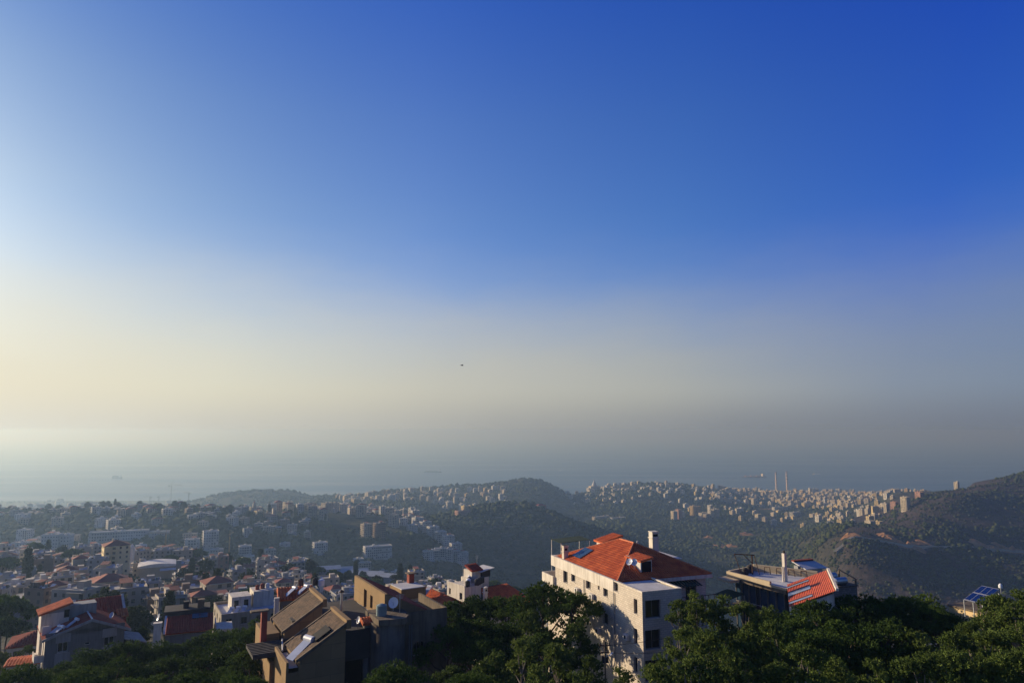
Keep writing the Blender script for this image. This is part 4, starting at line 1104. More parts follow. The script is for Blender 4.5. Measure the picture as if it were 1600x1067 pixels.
def g_house():
    p = at(594, 936, 96)
    F = Frame(p.x, p.y, 33, p.z - 14)
    r = F.root('terrace_house', 'ochre house with red roof slopes and brick chimney behind the brown concrete house', 'house')
    Z = lambda py, D: CAM_H + slope(py) * D - F.base
    h = 14.0
    b = MB(); b.box(0, 9.5, -4.5, 3.0, 0, h - 2.3, M_BROWN); b.box(0, 0.3, -4.5, 3.0, h - 2.298, h - 0.6, M_BROWN); b.build('wall', r)
    u = MB(); wall(u, 'x', 2.2, -1, -2.2, 1.0, h - 2.29, h + 0.1, [(-1.6, -0.9, h - 2.2, h - 0.7)], 0.2, M_STUCCO); u.box(2.45, 5.2, -2.2, 1.0, h - 2.29, h + 0.09, M_STUCCO); u.box(1.9, 5.5, -2.5, 1.3, h + 0.1, h + 1.4, M_BROWN)
    u.build('upper_storey', r)
    MB().box(2.0, 5.4, -2.4, 1.2, h + 1.402, h + 1.5, M_ROOFW).build('flat_roof', r)
    chimney(r, 4.7, 0.7, h + 1.4, h + 2.7, 0.75, M_RUST_RED, cap=False); MB().box(4.1, 5.3, 0.1, 1.3, h + 2.71, h + 2.83, M_CONC).build('chimney_cap', r)
    chimney(r, 1.2, 1.0, h - 2.3, h + 1.0, 0.42, M_RUST_RED, cap=False); chimney(r, 1.9, 2.2, h - 2.3, h + 1.0, 0.42, M_RUST_RED, cap=False)
    roof_face(r, 'roof', [(0.4, -4.4, h - 2.2), (5.6, -4.4, h - 2.2), (5.6, -2.5, h - 1.2), (0.4, -2.5, h - 1.2)], 0.36, 0.42, M_TILED)
    # hip with the white gable on the right
    roof_face(r, 'roof', [(5.2, 2.6, h - 1.6), (5.2, -5.4, h - 1.6), (8.2, -5.4, h + 0.1), (8.2, 2.6, h + 0.1)], 0.36, 0.42, M_TILE)
    roof_face(r, 'roof', [(11.4, -5.4, h - 1.7), (11.4, 2.6, h - 1.7), (8.2, 2.6, h + 0.1), (8.2, -5.4, h + 0.1)], 0.36, 0.42, M_TILED)
    g = MB(); g.extrude([(5.3, -5.2, h - 1.9), (11.2, -5.2, h - 1.9), (8.2, -5.2, h - 0.15)][::-1], (0, 7.5, 0), M_WHITE); g.box(5.3, 11.2, -5.19, 2.3, 0, h - 1.901, M_GREYW); g.build('gable', r)
    b = MB(); b.box(4.2, 5.1, -5.3, -5.0, 0, h - 1.0, M_BROWN); b.box(4.2, 4.45, -4.99, 2.0, 0, h - 1.3, M_BROWN); b.build('screen_wall', r)
    solar_heater(r, (5.7, -0.6, h - 0.2), -1.2, 0.8, 1); dish(r, (0.9, 2.0, h - 2.3), 0.6, 3.6, 0.4)
    antenna(r, (4.0, -4.0, h - 1.3), 1.6)
g_house()

def white_house():
    p = at(729, 945, 107.5)
    F = Frame(p.x, p.y, 40, p.z - 13)
    r = F.root('white_house', 'white house with row of rooftop tanks, red roof and chimney above dark pines', 'house')
    h = 13.0
    w = MB()
    hl = [(1.2, 2.0, h - 2.0, h - 0.6), (4.0, 4.9, h - 2.4, h - 0.9)]
    wall(w, 'x', 0, -1, -3.6, 5.4, 0, h + 0.1, hl, 0.25, M_STUCCO)
    wall(w, 'y', -3.6, -1, 0, 8.6, 0, h - 0.2, [], 0.25, M_GREYL); w.box(0.3, 8.6, -3.3, 8.0, 0, h - 0.3, M_GREYL)
    w.build('wall', r)
    for q in hl: window(r, 'x', 0, -1, q, 0.25, 0)
    u = MB(); uh = [(4.2, 4.7, h + 0.8, h + 1.7), (1.2, 1.9, h + 0.5, h + 1.5)]
    wall(u, 'x', 0.05, -1, 0.6, 5.2, h + 0.101, h + 2.4, uh, 0.2, M_STUCCO); wall(u, 'y', 0.6, -1, 0.05, 3.2, h - 0.2, h + 2.4, [], 0.2, M_STUCCO); u.box(0.3, 3.2, 0.85, 5.2, h - 0.2, h + 2.3, M_STUCCO)
    k = u.build('upper_storey', r)
    for q in uh: window(r, 'x', 0.05, -1, q, 0.2, 0)
    b = MB(); b.box(0.0, 0.25, 0.55, 5.25, h + 2.402, h + 2.65, M_STUCCO); b.build('parapet', k)
    for i in range(6): tank(r, (0.9 + 0.55 * i, 1.0 + 0.62 * i, h + 2.35), 0.36, 0.8, M_TANKW if i % 3 else M_DARKC)
    for i in range(4): tank(r, (2.6 + 0.6 * i, 0.9 + 0.35 * i, h + 2.35), 0.36, 0.85, M_DARKC)
    antenna(r, (1.9, 3.6, h + 2.4), 3.4)
    chimney(r, 2.2, -1.7, h - 0.3, h + 2.5, 0.5, M_STUCCO, cap=True)
    roof_face(r, 'roof', [(0.3, -0.1, h + 0.0), (0.3, -3.5, h + 0.0), (2.0, -3.5, h + 0.55), (2.0, -0.1, h + 0.55)], 0.36, 0.42, M_TILE)
    g = MB(); P = [(3.0, -3.62, h - 0.3)] + [(3.0 + 1.0 * (1 - math.cos(t)), -3.62, h - 0.1 + 1.2 * math.sin(t)) for t in (0.2, 0.6, 1.0, 1.4, 1.57)] + [(4.6, -3.62, h - 0.3)]
    g.extrude(P[::-1], (0, 0.3, 0), M_WHITE); g.build('gable', r)
    roof_face(r, 'roof', [(3.4, -3.4, h - 0.25), (10.2, -3.4, h - 0.25), (9.4, 1.8, h + 1.5), (3.4, 1.8, h + 1.5)], 0.36, 0.42, M_TILE)
    roof_face(r, 'roof', [(10.2, 7.0, h - 0.25), (3.4, 7.0, h - 0.25), (3.4, 1.8, h + 1.5), (9.4, 1.8, h + 1.5)], 0.36, 0.42, M_TILED)
    for i in range(4): MB().box(5.1 + 0.42 * i, 5.3 + 0.42 * i, -3.66, -3.602, h - 2.6 + 0.1 * i, h - 0.7 + 0.1 * (i if i < 3 else 1), M_GLASS).build('window', r)
    b = MB(); b.slab([(4.2, -3.75, h - 1.2), (4.2, -3.62, h - 1.2), (6.1, -3.62, h - 0.35), (6.1, -3.75, h - 0.35)], 0.1, M_DARKC); b.slab([(6.3, -3.75, h - 0.4), (6.3, -3.62, h - 0.4), (8.6, -3.62, h - 1.6), (8.6, -3.75, h - 1.6)], 0.1, M_DARKC); b.build('trim', r)
    # rooftop room with red cap
    t = MB(); t.box(3.3, 6.6, 3.0, 6.0, h + 1.0, h + 2.8, M_STUCCO); t.box(3.5, 5.2, 3.4, 5.6, h + 2.802, h + 4.0, M_STUCCO); t.box(5.2, 6.9, 3.1, 5.9, h + 2.802, h + 3.9, M_DARKC); tt = t.build('roof_room', r)
    roof_face(tt, 'cap_roof', [(3.2, 3.1, h + 4.0), (5.5, 3.1, h + 4.0), (5.5, 5.0, h + 4.7), (3.2, 5.0, h + 4.7)], 0.36, 0.42, M_TILED)
    MB().slab([(4.6, 2.6, h + 3.7), (7.4, 2.6, h + 4.1), (7.4, 5.6, h + 4.1), (4.6, 5.6, h + 3.7)], 0.08, M_WHITE).build('canopy', tt)
    antenna(r, (5.4, 4.6, h + 4.0), 2.0)
    b = MB().box(8.7, 10.6, -3.2, -0.5, 0, h - 2.6, M_STUCCO).build('side_wing', r)
white_house()

# ------------------------------------------------------------------ houses on the right
def glass_house():
    F = Frame(32.5, 85.0, 27.5, 418.0)
    r = F.root('modern_house', 'flat-roofed house with ochre parapet, glass front and white flue pipe', 'house')
    Z = lambda z: z - F.base
    zt = Z(431.9)
    poly = [(-0.5, -0.4), (8.6, 2.5), (4.9, 9.9), (-0.5, 9.0)]
    MB().prism([(0.5, 0.6), (7.8, 2.9), (4.5, 9.2), (0.5, 8.6)], 0, zt - 1.0, M_DARKC).build('wall', r)
    MB().prism(poly, zt - 1.0, zt - 0.55, M_CONC).build('roof_slab', r)
    MB().prism([(-0.2, 0.0), (8.3, 2.7), (4.75, 9.6), (-0.2, 8.7)], zt - 0.549, zt - 0.5, M_ROOFW).build('roof_screed', r)
    M_OCH = mat('ochre_paint', (0.50, 0.41, 0.27), 0.85, 0.15, 0.5)
    b = MB(); b.box(-0.55, -0.25, 2.0, 9.1, zt - 0.55, zt + 0.05, M_OCH); b.build('parapet', r)
    b = MB(); b.box(-0.55, -0.3, -0.45, 1.998, zt - 0.55, zt - 0.32, M_OCH); b.build('parapet', r)
    b = MB(); b.prism([(-0.24, 8.75), (4.8, 9.62), (4.75, 9.95), (-0.24, 9.1)], zt - 0.548, zt + 0.1, M_OCH); b.build('parapet', r)
    b = MB(); b.prism([(8.35, 2.4), (8.65, 2.5), (5.0, 9.9), (4.8, 9.6)], zt - 0.548, zt + 0.35, M_OCH); b.build('parapet', r)
    b = MB(); b.box(-2.2, -0.56, 6.8, 9.2, zt - 0.9, zt - 0.6, M_OCH); b.build('canopy', r)
    # glass front: each bay its own frame and pane
    for fl, (z0, z1) in enumerate(((zt - 3.6, zt - 1.05), (zt - 7.0, zt - 4.3))):
        for i, (a, b_) in enumerate(((0.7, 1.9), (2.0, 3.2), (3.3, 4.5), (5.1, 6.2), (6.3, 7.4), (7.5, 8.5))):
            f = MB(); abox(f, 'x', 0.36, 0.48, a, a + 0.07, z0, z1, M_FRAME); abox(f, 'x', 0.36, 0.48, b_ - 0.07, b_, z0, z1, M_FRAME); abox(f, 'x', 0.36, 0.48, a + 0.07, b_ - 0.07, z1 - 0.08, z1, M_FRAME); abox(f, 'x', 0.36, 0.48, a + 0.07, b_ - 0.07, z0, z0 + 0.08, M_FRAME)
            o = f.build('window', r)
            MB().box(0.44, 0.49, a + 0.07, b_ - 0.07, z0 + 0.08, z1 - 0.08, M_GLASSB).build('pane', o)
    MB().box(-1.2, 0.49, 0.3, 8.8, zt - 4.2, zt - 3.9, M_CONC).build('balcony', r)
    b = MB(); b.box(-1.2, -1.15, 0.3, 8.8, zt - 2.95, zt - 2.9, M_STEEL)
    for k in range(8): b.box(-1.19, -1.16, 0.4 + 1.2 * k, 0.44 + 1.2 * k, zt - 3.9, zt - 2.95, M_STEEL)
    o = b.build('railing', r); o['kind'] = 'stuff'
    # white flue pair
    p = F.onz(431.4, 1227, 908)
    MB().box(p.x - 0.2, p.x + 0.2, p.y - 0.2, p.y + 0.2, zt - 0.5, zt + 2.9, M_STUCCO).build('chimney', r)
    MB().tube((p.x - 0.35, p.y, zt - 0.5), (p.x - 0.35, p.y, zt + 1.3), 0.1, n=8, m=M_STUCCO).build('flue', r)
    MB().tube((p.x, p.y, zt + 2.9), (p.x, p.y, zt + 3.2), 0.13, n=8, m=M_DARKC).build('chimney_cap', r)
    # rusty winch frame and tripod near the far corner
    q = F.onz(431.4, 1176, 897)
    b = MB(); b.tube((q.x, q.y, zt - 0.5), (q.x, q.y, zt + 2.0), 0.1, n=6, m=M_RUST); b.tube((q.x - 2.6, q.y + 0.5, zt + 2.2), (q.x + 0.4, q.y, zt + 1.9), 0.07, n=6, m=M_RUST)
    b.tube((q.x - 2.6, q.y + 0.5, zt + 2.2), (q.x - 1.6, q.y + 0.3, zt - 0.5), 0.05, n=5, m=M_RUST); b.tube((q.x + 0.4, q.y, zt + 1.9), (q.x + 0.7, q.y - 0.5, zt - 0.5), 0.05, n=5, m=M_RUST); b.tube((q.x - 1.2, q.y + 0.3, zt + 2.05), (q.x, q.y, zt + 0.9), 0.05, n=5, m=M_RUST)
    b.build('hoist_frame', r)
    tank(r, (q.x + 0.5, q.y + 0.9, zt - 0.5), 0.42, 0.9, M_DARKC); tank(r, (q.x - 1.0, q.y + 0.3, zt - 0.5), 0.42, 0.75, M_DARKC)
    for k in range(4):
        b = MB(); x = 5.0 + 0.75 * k; y = 7.9 - 1.3 * k
        b.tube((x, y, zt - 0.5), (x + 0.25, y + 0.2, zt + 0.2), 0.05, n=5, m=M_RUST); b.tube((x + 0.25, y + 0.2, zt + 0.2), (x + 0.3, y - 0.6, zt + 0.3), 0.05, n=5, m=M_RUST); b.tube((x + 0.3, y - 0.6, zt + 0.3), (x + 0.1, y - 0.9, zt - 0.5), 0.05, n=5, m=M_RUST)
        b.build('pipe', r)
    # corner greenhouse on the far left
    b = MB(); b.box(-2.9, -0.6, 6.0, 9.0, zt - 4.2, zt - 4.0, M_CONC); b.build('terrace', r)
    MB().slab([(-2.9, 6.0, zt - 2.6), (-0.6, 6.0, zt - 2.2), (-0.6, 9.0, zt - 2.2), (-2.9, 9.0, zt - 2.6)], 0.05, M_GREENN).build('shade_net', r)
    for x, y in ((-2.85, 6.05), (-2.85, 8.95), (-0.7, 6.05)): MB().tube((x, y, zt - 4.0), (x, y, zt - 2.4), 0.05, n=5, m=M_STEEL).build('post', r)
glass_house()

def red_roof_annex():
    NL, NR, FR, FL = Vector((28.95, 75.2, 431.7)), Vector((33.15, 73.6, 433.7)), Vector((37.1, 84.4, 433.65)), Vector((33.0, 86.0, 431.7))
    base = 419.0
    r = thing('metal_roofed_house', 'annex under a bright red corrugated metal roof with skylight strips', 'house', (NL.x, NL.y, base))
    T = lambda p: Vector((p.x - NL.x, p.y - NL.y, p.z - base))
    d, c, b, a = T(NL), T(NR), T(FR), T(FL)          # d-c near edge (low to high), a-b far edge
    n = (c - d).cross(a - d).normalized()
    ctr = (a + b + c + d) / 4
    w = MB(); q = [p.lerp(ctr, 0.05) for p in (d, c, b, a)]
    V = [(p.x, p.y, 0) for p in q] + [(p.x, p.y, p.z - 0.25) for p in q]
    w.add(V, [(0, 1, 5, 4), (1, 2, 6, 5), (2, 3, 7, 6), (3, 0, 4, 7), (4, 5, 6, 7)], M_STUCCO); w.build('wall', r)
    N_ = 26; V = []; Fc = []
    for i in range(N_ * 4 + 1):
        t = i / (N_ * 4); k = i % 4
        off = n * (0.06 if k in (1, 2) else 0.0)
        V += [d.lerp(c, t) + off, a.lerp(b, t) + off]
    for i in range(N_ * 4): Fc.append((2 * i, 2 * i + 2, 2 * i + 3, 2 * i + 1))
    m = MB(); m.add(V, Fc, M_REDM); rf = m.build('roof', r)
    P = lambda u, v: d.lerp(c, u).lerp(a.lerp(b, u), v) + n * 0.09
    for (v0, v1) in ((0.77, 0.83), (0.40, 0.55), (0.08, 0.15)):
        MB().slab([P(0.01, v0), P(0.53, v0), P(0.53, v1), P(0.01, v1)], 0.02, M_SKYL).build('skylight', rf)
        MB().slab([P(0.01, v1 + 0.005), P(0.53, v1 + 0.005), P(0.53, v1 + 0.025), P(0.01, v1 + 0.025)], 0.08, M_REDM).build('skylight_kerb', rf)
    m = MB(); m.extrude([c.lerp(ctr, -0.02), b.lerp(ctr, -0.02), b.lerp(ctr, -0.02) + Vector((0, 0, 0.28)), c.lerp(ctr, -0.02) + Vector((0, 0, 0.28))], (0.25, -0.09, 0), M_STUCCO); m.build('parapet', r)
M_SKYL = mat('translucent_sheet', (0.22, 0.25, 0.33), 0.2, 0.2, 0.8, spec=0.6)
red_roof_annex()

def tank_house():
    p = at(1300, 930, 100)
    F = Frame(p.x, p.y, 20, 419.0)
    r = F.root('stone_house', 'stone house with a rooftop platform of two steel tanks and white room', 'house')
    Z = lambda py, D: CAM_H + slope(py) * D - F.base
    h = Z(912, 103)
    M_RUB = brickish('rubble_stone', (0.26, 0.245, 0.22), (0.19, 0.18, 0.165), (0.12, 0.115, 0.11), 0.5, 0.28, 0.6)
    MB().box(0, 4.6, 0, 6.0, 0, h, M_RUB).build('wall', r)
    MB().box(-0.15, 4.75, -0.15, 6.1, h + 0.002, h + 0.2, M_CONC).build('roof_slab', r)
    for (x, y) in ((0.0, 0.0), (4.4, 0.0), (4.4, 3.0), (0.0, 3.0)): MB().box(x, x + 0.18, y, y + 0.18, h + 0.2, h + 1.6 if y else h + 0.9, M_CONC).build('post', r)
    b = MB(); b.slab([(4.4, 0.0, h + 0.9), (4.6, 0.0, h + 0.9), (4.6, 3.1, h + 1.7), (4.4, 3.1, h + 1.7)], 0.1, M_CONC); b.build('rail', r)
    t = tank(r, (1.3, 0.7, h + 0.75), 0.5, 1.9, M_STEEL, (1, 0, 0)); t2 = tank(r, (0.9, 2.3, h + 1.1), 0.5, 2.1, M_STEEL, (1, 0, 0))
    for i, tt in enumerate((t, t2)):
        b = MB(); y = 0.7 + 1.6 * i
        for x in (1.6, 2.8): b.box(x, x + 0.12, y - 0.4, y + 0.4, h + 0.2, h + 0.35 + 0.35 * i, M_RUST)
        b.build('saddle', tt)
    MB().box(-1.2, 2.0, 3.6, 5.8, h + 0.2, h + 2.0, M_STUCCO).build('roof_room', r)
    MB().slab([(-1.4, 3.2, h + 2.0), (2.6, 3.2, h + 2.0), (2.3, 6.0, h + 2.7), (-1.4, 6.0, h + 2.7)], 0.12, M_ROOFW).build('room_roof', r)
    MB().box(-1.4, 2.2, 5.5, 6.05, h + 2.75, h + 2.95, M_RUST_RED).build('room_coping', r)
    MB().box(-1.9, -1.42, 4.2, 5.0, h + 0.6, h + 2.4, M_GREYL).build('duct', r)
    antenna(r, (-2.4, 4.0, h + 0.2), 1.6)
tank_house()

def solar_house():
    p = at(1488, 948, 76)
    F = Frame(p.x, p.y, 22, 418.0)
    r = F.root('yellow_house', 'yellow walled house half hidden by pines under a tilted solar array', 'house')
    h = p.z - F.base
    M_YEL = mat('warm_yellow_paint', (0.70, 0.52, 0.27), 0.85, 0.12, 0.5)
    w = MB(); w.box(0, 5.5, -3.5, 0.4, 0, h, M_YEL); w.build('wall', r)
    MB().box(-0.1, 5.6, -3.6, 0.5, h + 0.002, h + 0.2, M_CONC).build('roof_slab', r)
    # six framed panels on a rack, tilted to the south
    q = [at(1505.5, 936.5, 72.5), at(1534.5, 943.5, 71.2), at(1560.8, 920.5, 74.5), at(1534, 915, 75.6)]
    base = thing('solar_array', 'rack of six dark blue solar panels in white frames among pine crowns', 'solar panels', (q[0].x, q[0].y, h + F.base + 0.2))
    o0 = Vector((q[0].x, q[0].y, h + F.base + 0.2)); q = [v - o0 for v in q]
    def P(u, v): return q[0].lerp(q[1], u).lerp(q[3].lerp(q[2], u), v)
    for j in range(2):
        for i in range(3):
            u0, u1, v0, v1 = i / 3 + 0.008, (i + 1) / 3 - 0.008, j / 2 + 0.012, (j + 1) / 2 - 0.012
            f = MB().slab([P(u0, v0), P(u1, v0), P(u1, v1), P(u0, v1)], 0.04, M_FRAMEW).build('panel_frame', base)
            nrm = (P(1, 0) - P(0, 0)).cross(P(0, 1) - P(0, 0)).normalized() * 0.042
            e = 0.018
            MB().slab([P(u0 + e, v0 + e) + nrm, P(u1 - e, v0 + e) + nrm, P(u1 - e, v1 - e) + nrm, P(u0 + e, v1 - e) + nrm], 0.006, M_PV).build('panel', f)
    for j, v in enumerate((0.0, 0.5, 1.0)):
        MB().tube(P(-0.02, v), P(1.02, v), 0.05, n=6, m=M_STEEL).build('rail', base)
    for u in (0.0, 0.5, 1.0):
        for v in (0.02, 0.98):
            t = P(u, v); MB().tube((t.x, t.y, -0.3 if t.z > 0 else t.z - 1.5), t, 0.05, n=6, m=M_STEEL).build('leg', base)
    q = F.ony(0.3, 1563.5, 918)
    MB().tube((q.x, 0.3, h - 2.0), (q.x, 0.3, q.z), 0.05, n=6, m=M_STEEL).build('post', r)
    tank(r, (q.x, 0.3, q.z), 0.2, 0.32, M_TANKW, name='globe_lamp')
solar_house()

# ------------------------------------------------------------------ utility pole with a lamp, and its wires
def utility_pole():
    p = at(946, 1062, 66)
    z0 = gz(p.x, p.y)
    top = at(946, 998, 66).z - z0
    r = thing('utility_pole', 'thin grey utility pole with white street lamp before the limestone wall', 'utility pole', (p.x, p.y, z0))
    MB().tube((0, 0, 0), (0, 0, top), 0.11, 0.07, 8, M_CONC).build('pole', r)
    b = MB(); b.box(-0.5, 0.5, -0.05, 0.05, top - 0.6, top - 0.5, M_RUST); b.box(-0.4, 0.4, -0.05, 0.05, top - 1.2, top - 1.1, M_RUST); b.build('crossarm', r)
    for x in (-0.42, 0, 0.42): MB().tube((x, 0, top - 0.5), (x, 0, top - 0.3), 0.05, n=6, m=M_DARKC).build('insulator', r)
    b = MB(); b.tube((0, 0, top - 1.6), (0.5, -0.2, top - 1.25), 0.03, n=5, m=M_STEEL); a = b.build('lamp_arm', r)
    MB().slab([(0.35, -0.33, top - 1.42), (0.55, -0.4, top - 1.32), (0.75, -0.22, top - 1.1), (0.55, -0.15, top - 1.2)], 0.09, M_TANKW).build('lamp_head', a)
    MB().box(-0.3, 0.3, 0.06, 0.3, top - 2.1, top - 1.5, M_DARKC).build('junction_box', r)
    for k, (dx, dz) in enumerate(((14, 0.9), (14, -1.2))):
        n = 12; b = MB(); s = Vector((0, 0, top - 0.55 - 0.6 * k)); e = Vector((dx, 5.0, top + dz))
        for i in range(n):
            f = lambda t: s.lerp(e, t) - Vector((0, 0, 1.2 * 4 * t * (1 - t) * 0.5))
            b.tube(f(i / n), f((i + 1) / n), 0.02, n=4, m=M_DARK, caps=False)
        b.build('wire', r)
utility_pole()

# ------------------------------------------------------------------ pines
def leaf_mat(name, c1, c2, c3):
    m = bpy.data.materials.new(name); m.use_nodes = True
    nt = m.node_tree; N, L = nt.nodes.new, nt.links.new
    p = nt.nodes['Principled BSDF']; p.inputs['Roughness'].default_value = 0.75; p.inputs['Specular IOR Level'].default_value = 0.15
    tc = N('ShaderNodeTexCoord'); nz = N('ShaderNodeTexNoise'); nz.inputs['Scale'].default_value = 0.9; nz.inputs['Detail'].default_value = 6; nz.inputs['Roughness'].default_value = 0.7
    L(tc.outputs['Object'], nz.inputs['Vector'])
    oi = N('ShaderNodeObjectInfo')
    ad = N('ShaderNodeMath'); ad.operation = 'MULTIPLY_ADD'; L(oi.outputs['Random'], ad.inputs[0]); ad.inputs[1].default_value = 0.16; L(nz.outputs[0], ad.inputs[2])
    r = N('ShaderNodeValToRGB'); SKYRAMP(r.color_ramp, [(0.42, c1), (0.62, c2), (0.82, c3)]); L(ad.outputs[0], r.inputs[0])
    L(r.outputs[0], p.inputs['Base Color'])
    tr = N('ShaderNodeBsdfTranslucent'); L(r.outputs[0], tr.inputs[0])
    ms = N('ShaderNodeMixShader'); ms.inputs[0].default_value = 0.2
    L(p.outputs[0], ms.inputs[1]); L(tr.outputs[0], ms.inputs[2]); L(ms.outputs[0], nt.nodes['Material Output'].inputs['Surface'])
    return m
M_PINE = leaf_mat('stone_pine_needles', (0.026, 0.05, 0.012), (0.08, 0.135, 0.022), (0.17, 0.235, 0.04))
M_PINEL = leaf_mat('aleppo_pine_needles', (0.05, 0.08, 0.02), (0.125, 0.175, 0.034), (0.22, 0.27, 0.06))
M_BROAD = leaf_mat('broad_leaves', (0.025, 0.04, 0.014), (0.055, 0.075, 0.022), (0.11, 0.12, 0.04))
M_BARK = mat('pine_bark', (0.09, 0.065, 0.05), 0.95, 0.35, 2.0, bump=0.4, bscale=6)
M_BARKL = mat('pale_bark', (0.22, 0.185, 0.15), 0.95, 0.3, 2.0)

def crown_mesh(name, seed, R, H, style, m, blade=0.42, width=0.13, per=1.0):
    """needle tufts over many uneven lobes; origin at the crown's foot"""
    g = np.random.default_rng(seed)
    lob = []
    if style == 'umbrella':
        n = int(17 + R * 1.5)
        for i in range(n):
            r = R * 0.86 * math.sqrt((i + 0.4) / n); a = i * 2.39996 + g.uniform(-0.35, 0.35)
            z = H * (0.80 * (1 - (r / R) ** 2.2)) + g.uniform(-0.09, 0.06) * H
            lr = g.uniform(0.19, 0.31) * R
            lob.append((r * math.cos(a), r * math.sin(a), z + g.uniform(-0.12, 0.12) * H, lr, lr * g.uniform(0.6, 0.85)))
    elif style == 'loose':
        n = int(20 + R * 2)
        for i in range(n):
            h = g.uniform(0.0, 1.0) ** 0.8
            rr = R * (0.95 - 0.75 * h) * g.uniform(0.35, 1.0); a = g.uniform(0, 6.283)
            lr = g.uniform(0.15, 0.27) * R
            lob.append((rr * math.cos(a), rr * math.sin(a), h * H, lr, lr * g.uniform(0.6, 0.9)))
    elif style == 'cypress':
        for i in range(14):
            h = i / 13; lr = R * (0.35 + 0.75 * math.sin(math.pi * min(1, 0.15 + 0.85 * (1 - h))))
            lob.append((g.uniform(-0.15, 0.15) * R, g.uniform(-0.15, 0.15) * R, h * H, lr, H * 0.09))
    else:   # round broadleaf
        n = 13
        for i in range(n):
            d = g.normal(size=3); d /= np.linalg.norm(d)
            lob.append((d[0] * R * 0.6, d[1] * R * 0.6, H * 0.5 + d[2] * H * 0.36, R * g.uniform(0.36, 0.52), H * g.uniform(0.22, 0.3)))
    P = []; Dn = []; S = []
    for (x, y, z, lr, lz) in lob:
        n = int(46 * (lr / 1.35) ** 2 * per) + 10
        d = g.normal(size=(n, 3)); d[:, 2] = np.where(d[:, 2] < -0.35, -d[:, 2], d[:, 2]); d /= np.linalg.norm(d, axis=1)[:, None]
        rad = g.uniform(0.72, 1.08, n)[:, None]
        P.append(np.array([x, y, z]) + d * rad * np.array([lr, lr, lz])); Dn.append(d); S.append(np.ones(n))
        k = max(5, n // 5)     # larger faces inside keep the lobe closed
        d = g.normal(size=(k, 3)); d /= np.linalg.norm(d, axis=1)[:, None]
        P.append(np.array([x, y, z]) + d * g.uniform(0.1, 0.55, k)[:, None] * np.array([lr, lr, lz])); Dn.append(d); S.append(np.full(k, 1.9))
    P = np.concatenate(P); Dn = np.concatenate(Dn); S = np.concatenate(S)
    nb = 8
    n = len(P)
    P = np.repeat(P, nb, 0); Dn = np.repeat(Dn, nb, 0); S = np.repeat(S, nb)
    dr = Dn * 0.55 + np.array([0, 0, 0.45]) + g.normal(size=P.shape) * 0.65
    dr /= np.linalg.norm(dr, axis=1)[:, None]
    sd_ = np.cross(dr, g.normal(size=P.shape)); sd_ /= np.linalg.norm(sd_, axis=1)[:, None] + 1e-9
    ln = (blade * g.uniform(0.6, 1.25, len(P)) * S)[:, None]; wd = (width * g.uniform(0.7, 1.3, len(P)) * S)[:, None]
    base = P - dr * ln * 0.35
    V = np.stack([base - sd_ * wd * 0.6, base + sd_ * wd * 0.6, base + dr * ln], 1).reshape(-1, 3)
    F = np.arange(len(V)).reshape(-1, 3)
    me = np_mesh(name, V, F, [m])
    return me, lob
def trunk_mesh(name, lob, h, r, bark, lean=(0, 0), limbs=10, seed=0):
    """tapered trunk from the ground to the crown's foot at h, limbs out to its lobes"""
    g = np.random.default_rng(seed)
    mb = MB(); n = 5
    p = [Vector((lean[0] * (1 - i / n) + g.uniform(-0.12, 0.12), lean[1] * (1 - i / n) + g.uniform(-0.12, 0.12), h * i / n)) for i in range(n + 1)]
    p[-1] = Vector((0, 0, h))
    for i in range(n):
        mb.tube(p[i], p[i + 1], r * (1 - 0.1 * i), r * (1 - 0.1 * (i + 1)), 8, bark, caps=False)
    return mb.mesh(name)
def branch_mesh(name, lob, r, bark, limbs, seed, drop=1.6):
    """limbs from the head of the trunk out to the lobes; origin at the crown's foot"""
    g = np.random.default_rng(seed); mb = MB()
    top = max(l[2] for l in lob) * 0.55
    for k in range(min(limbs, len(lob))):
        l = lob[int(k * len(lob) / limbs)]
        e = Vector((l[0] * 0.92, l[1] * 0.92, l[2] - 0.1 * l[4]))
        s = Vector((0, 0, min(top, max(-drop, e.z - 0.7 * math.hypot(e.x, e.y) - 0.3))))
        md = s.lerp(e, 0.5) + Vector((g.uniform(-0.3, 0.3), g.uniform(-0.3, 0.3), g.uniform(-0.4, 0.1)))
        mb.tube(s, md, r * 0.42, r * 0.28, 6, bark, caps=False); mb.tube(md, e, r * 0.28, r * 0.1, 6, bark, caps=False)
    mb.tube((0, 0, -drop), (0, 0, top), r * 0.6, r * 0.35, 7, bark, caps=False)
    return mb.mesh(name)
def make_tree(name, label, cat, base, crown_me, trunk_me, zc, rz, s, group):
    t = thing(name, label, cat, base, rz, group)
    t.scale = (s, s, s)
    c = link('crown', crown_me, t); c.location = (0, 0, zc)
    link('trunk', trunk_me, t)
    return t
ORD = ['first', 'second', 'third', 'fourth', 'fifth', 'sixth', 'seventh', 'eighth', 'ninth', 'tenth', 'eleventh', 'twelfth', 'thirteenth', 'fourteenth', 'fifteenth', 'sixteenth', 'seventeenth', 'eighteenth', 'nineteenth', 'twentieth']
def ordn(i):
    """ordinal in words, from 1"""
    tens = ['', '', 'twenty', 'thirty', 'forty', 'fifty', 'sixty', 'seventy', 'eighty', 'ninety']
    tth = ['', '', 'twentieth', 'thirtieth', 'fortieth', 'fiftieth', 'sixtieth', 'seventieth', 'eightieth', 'ninetieth']
    if i <= 20: return ORD[i - 1]
    t, u = divmod(i, 10)
    return tth[t] if u == 0 else tens[t] + '-' + ORD[u - 1]

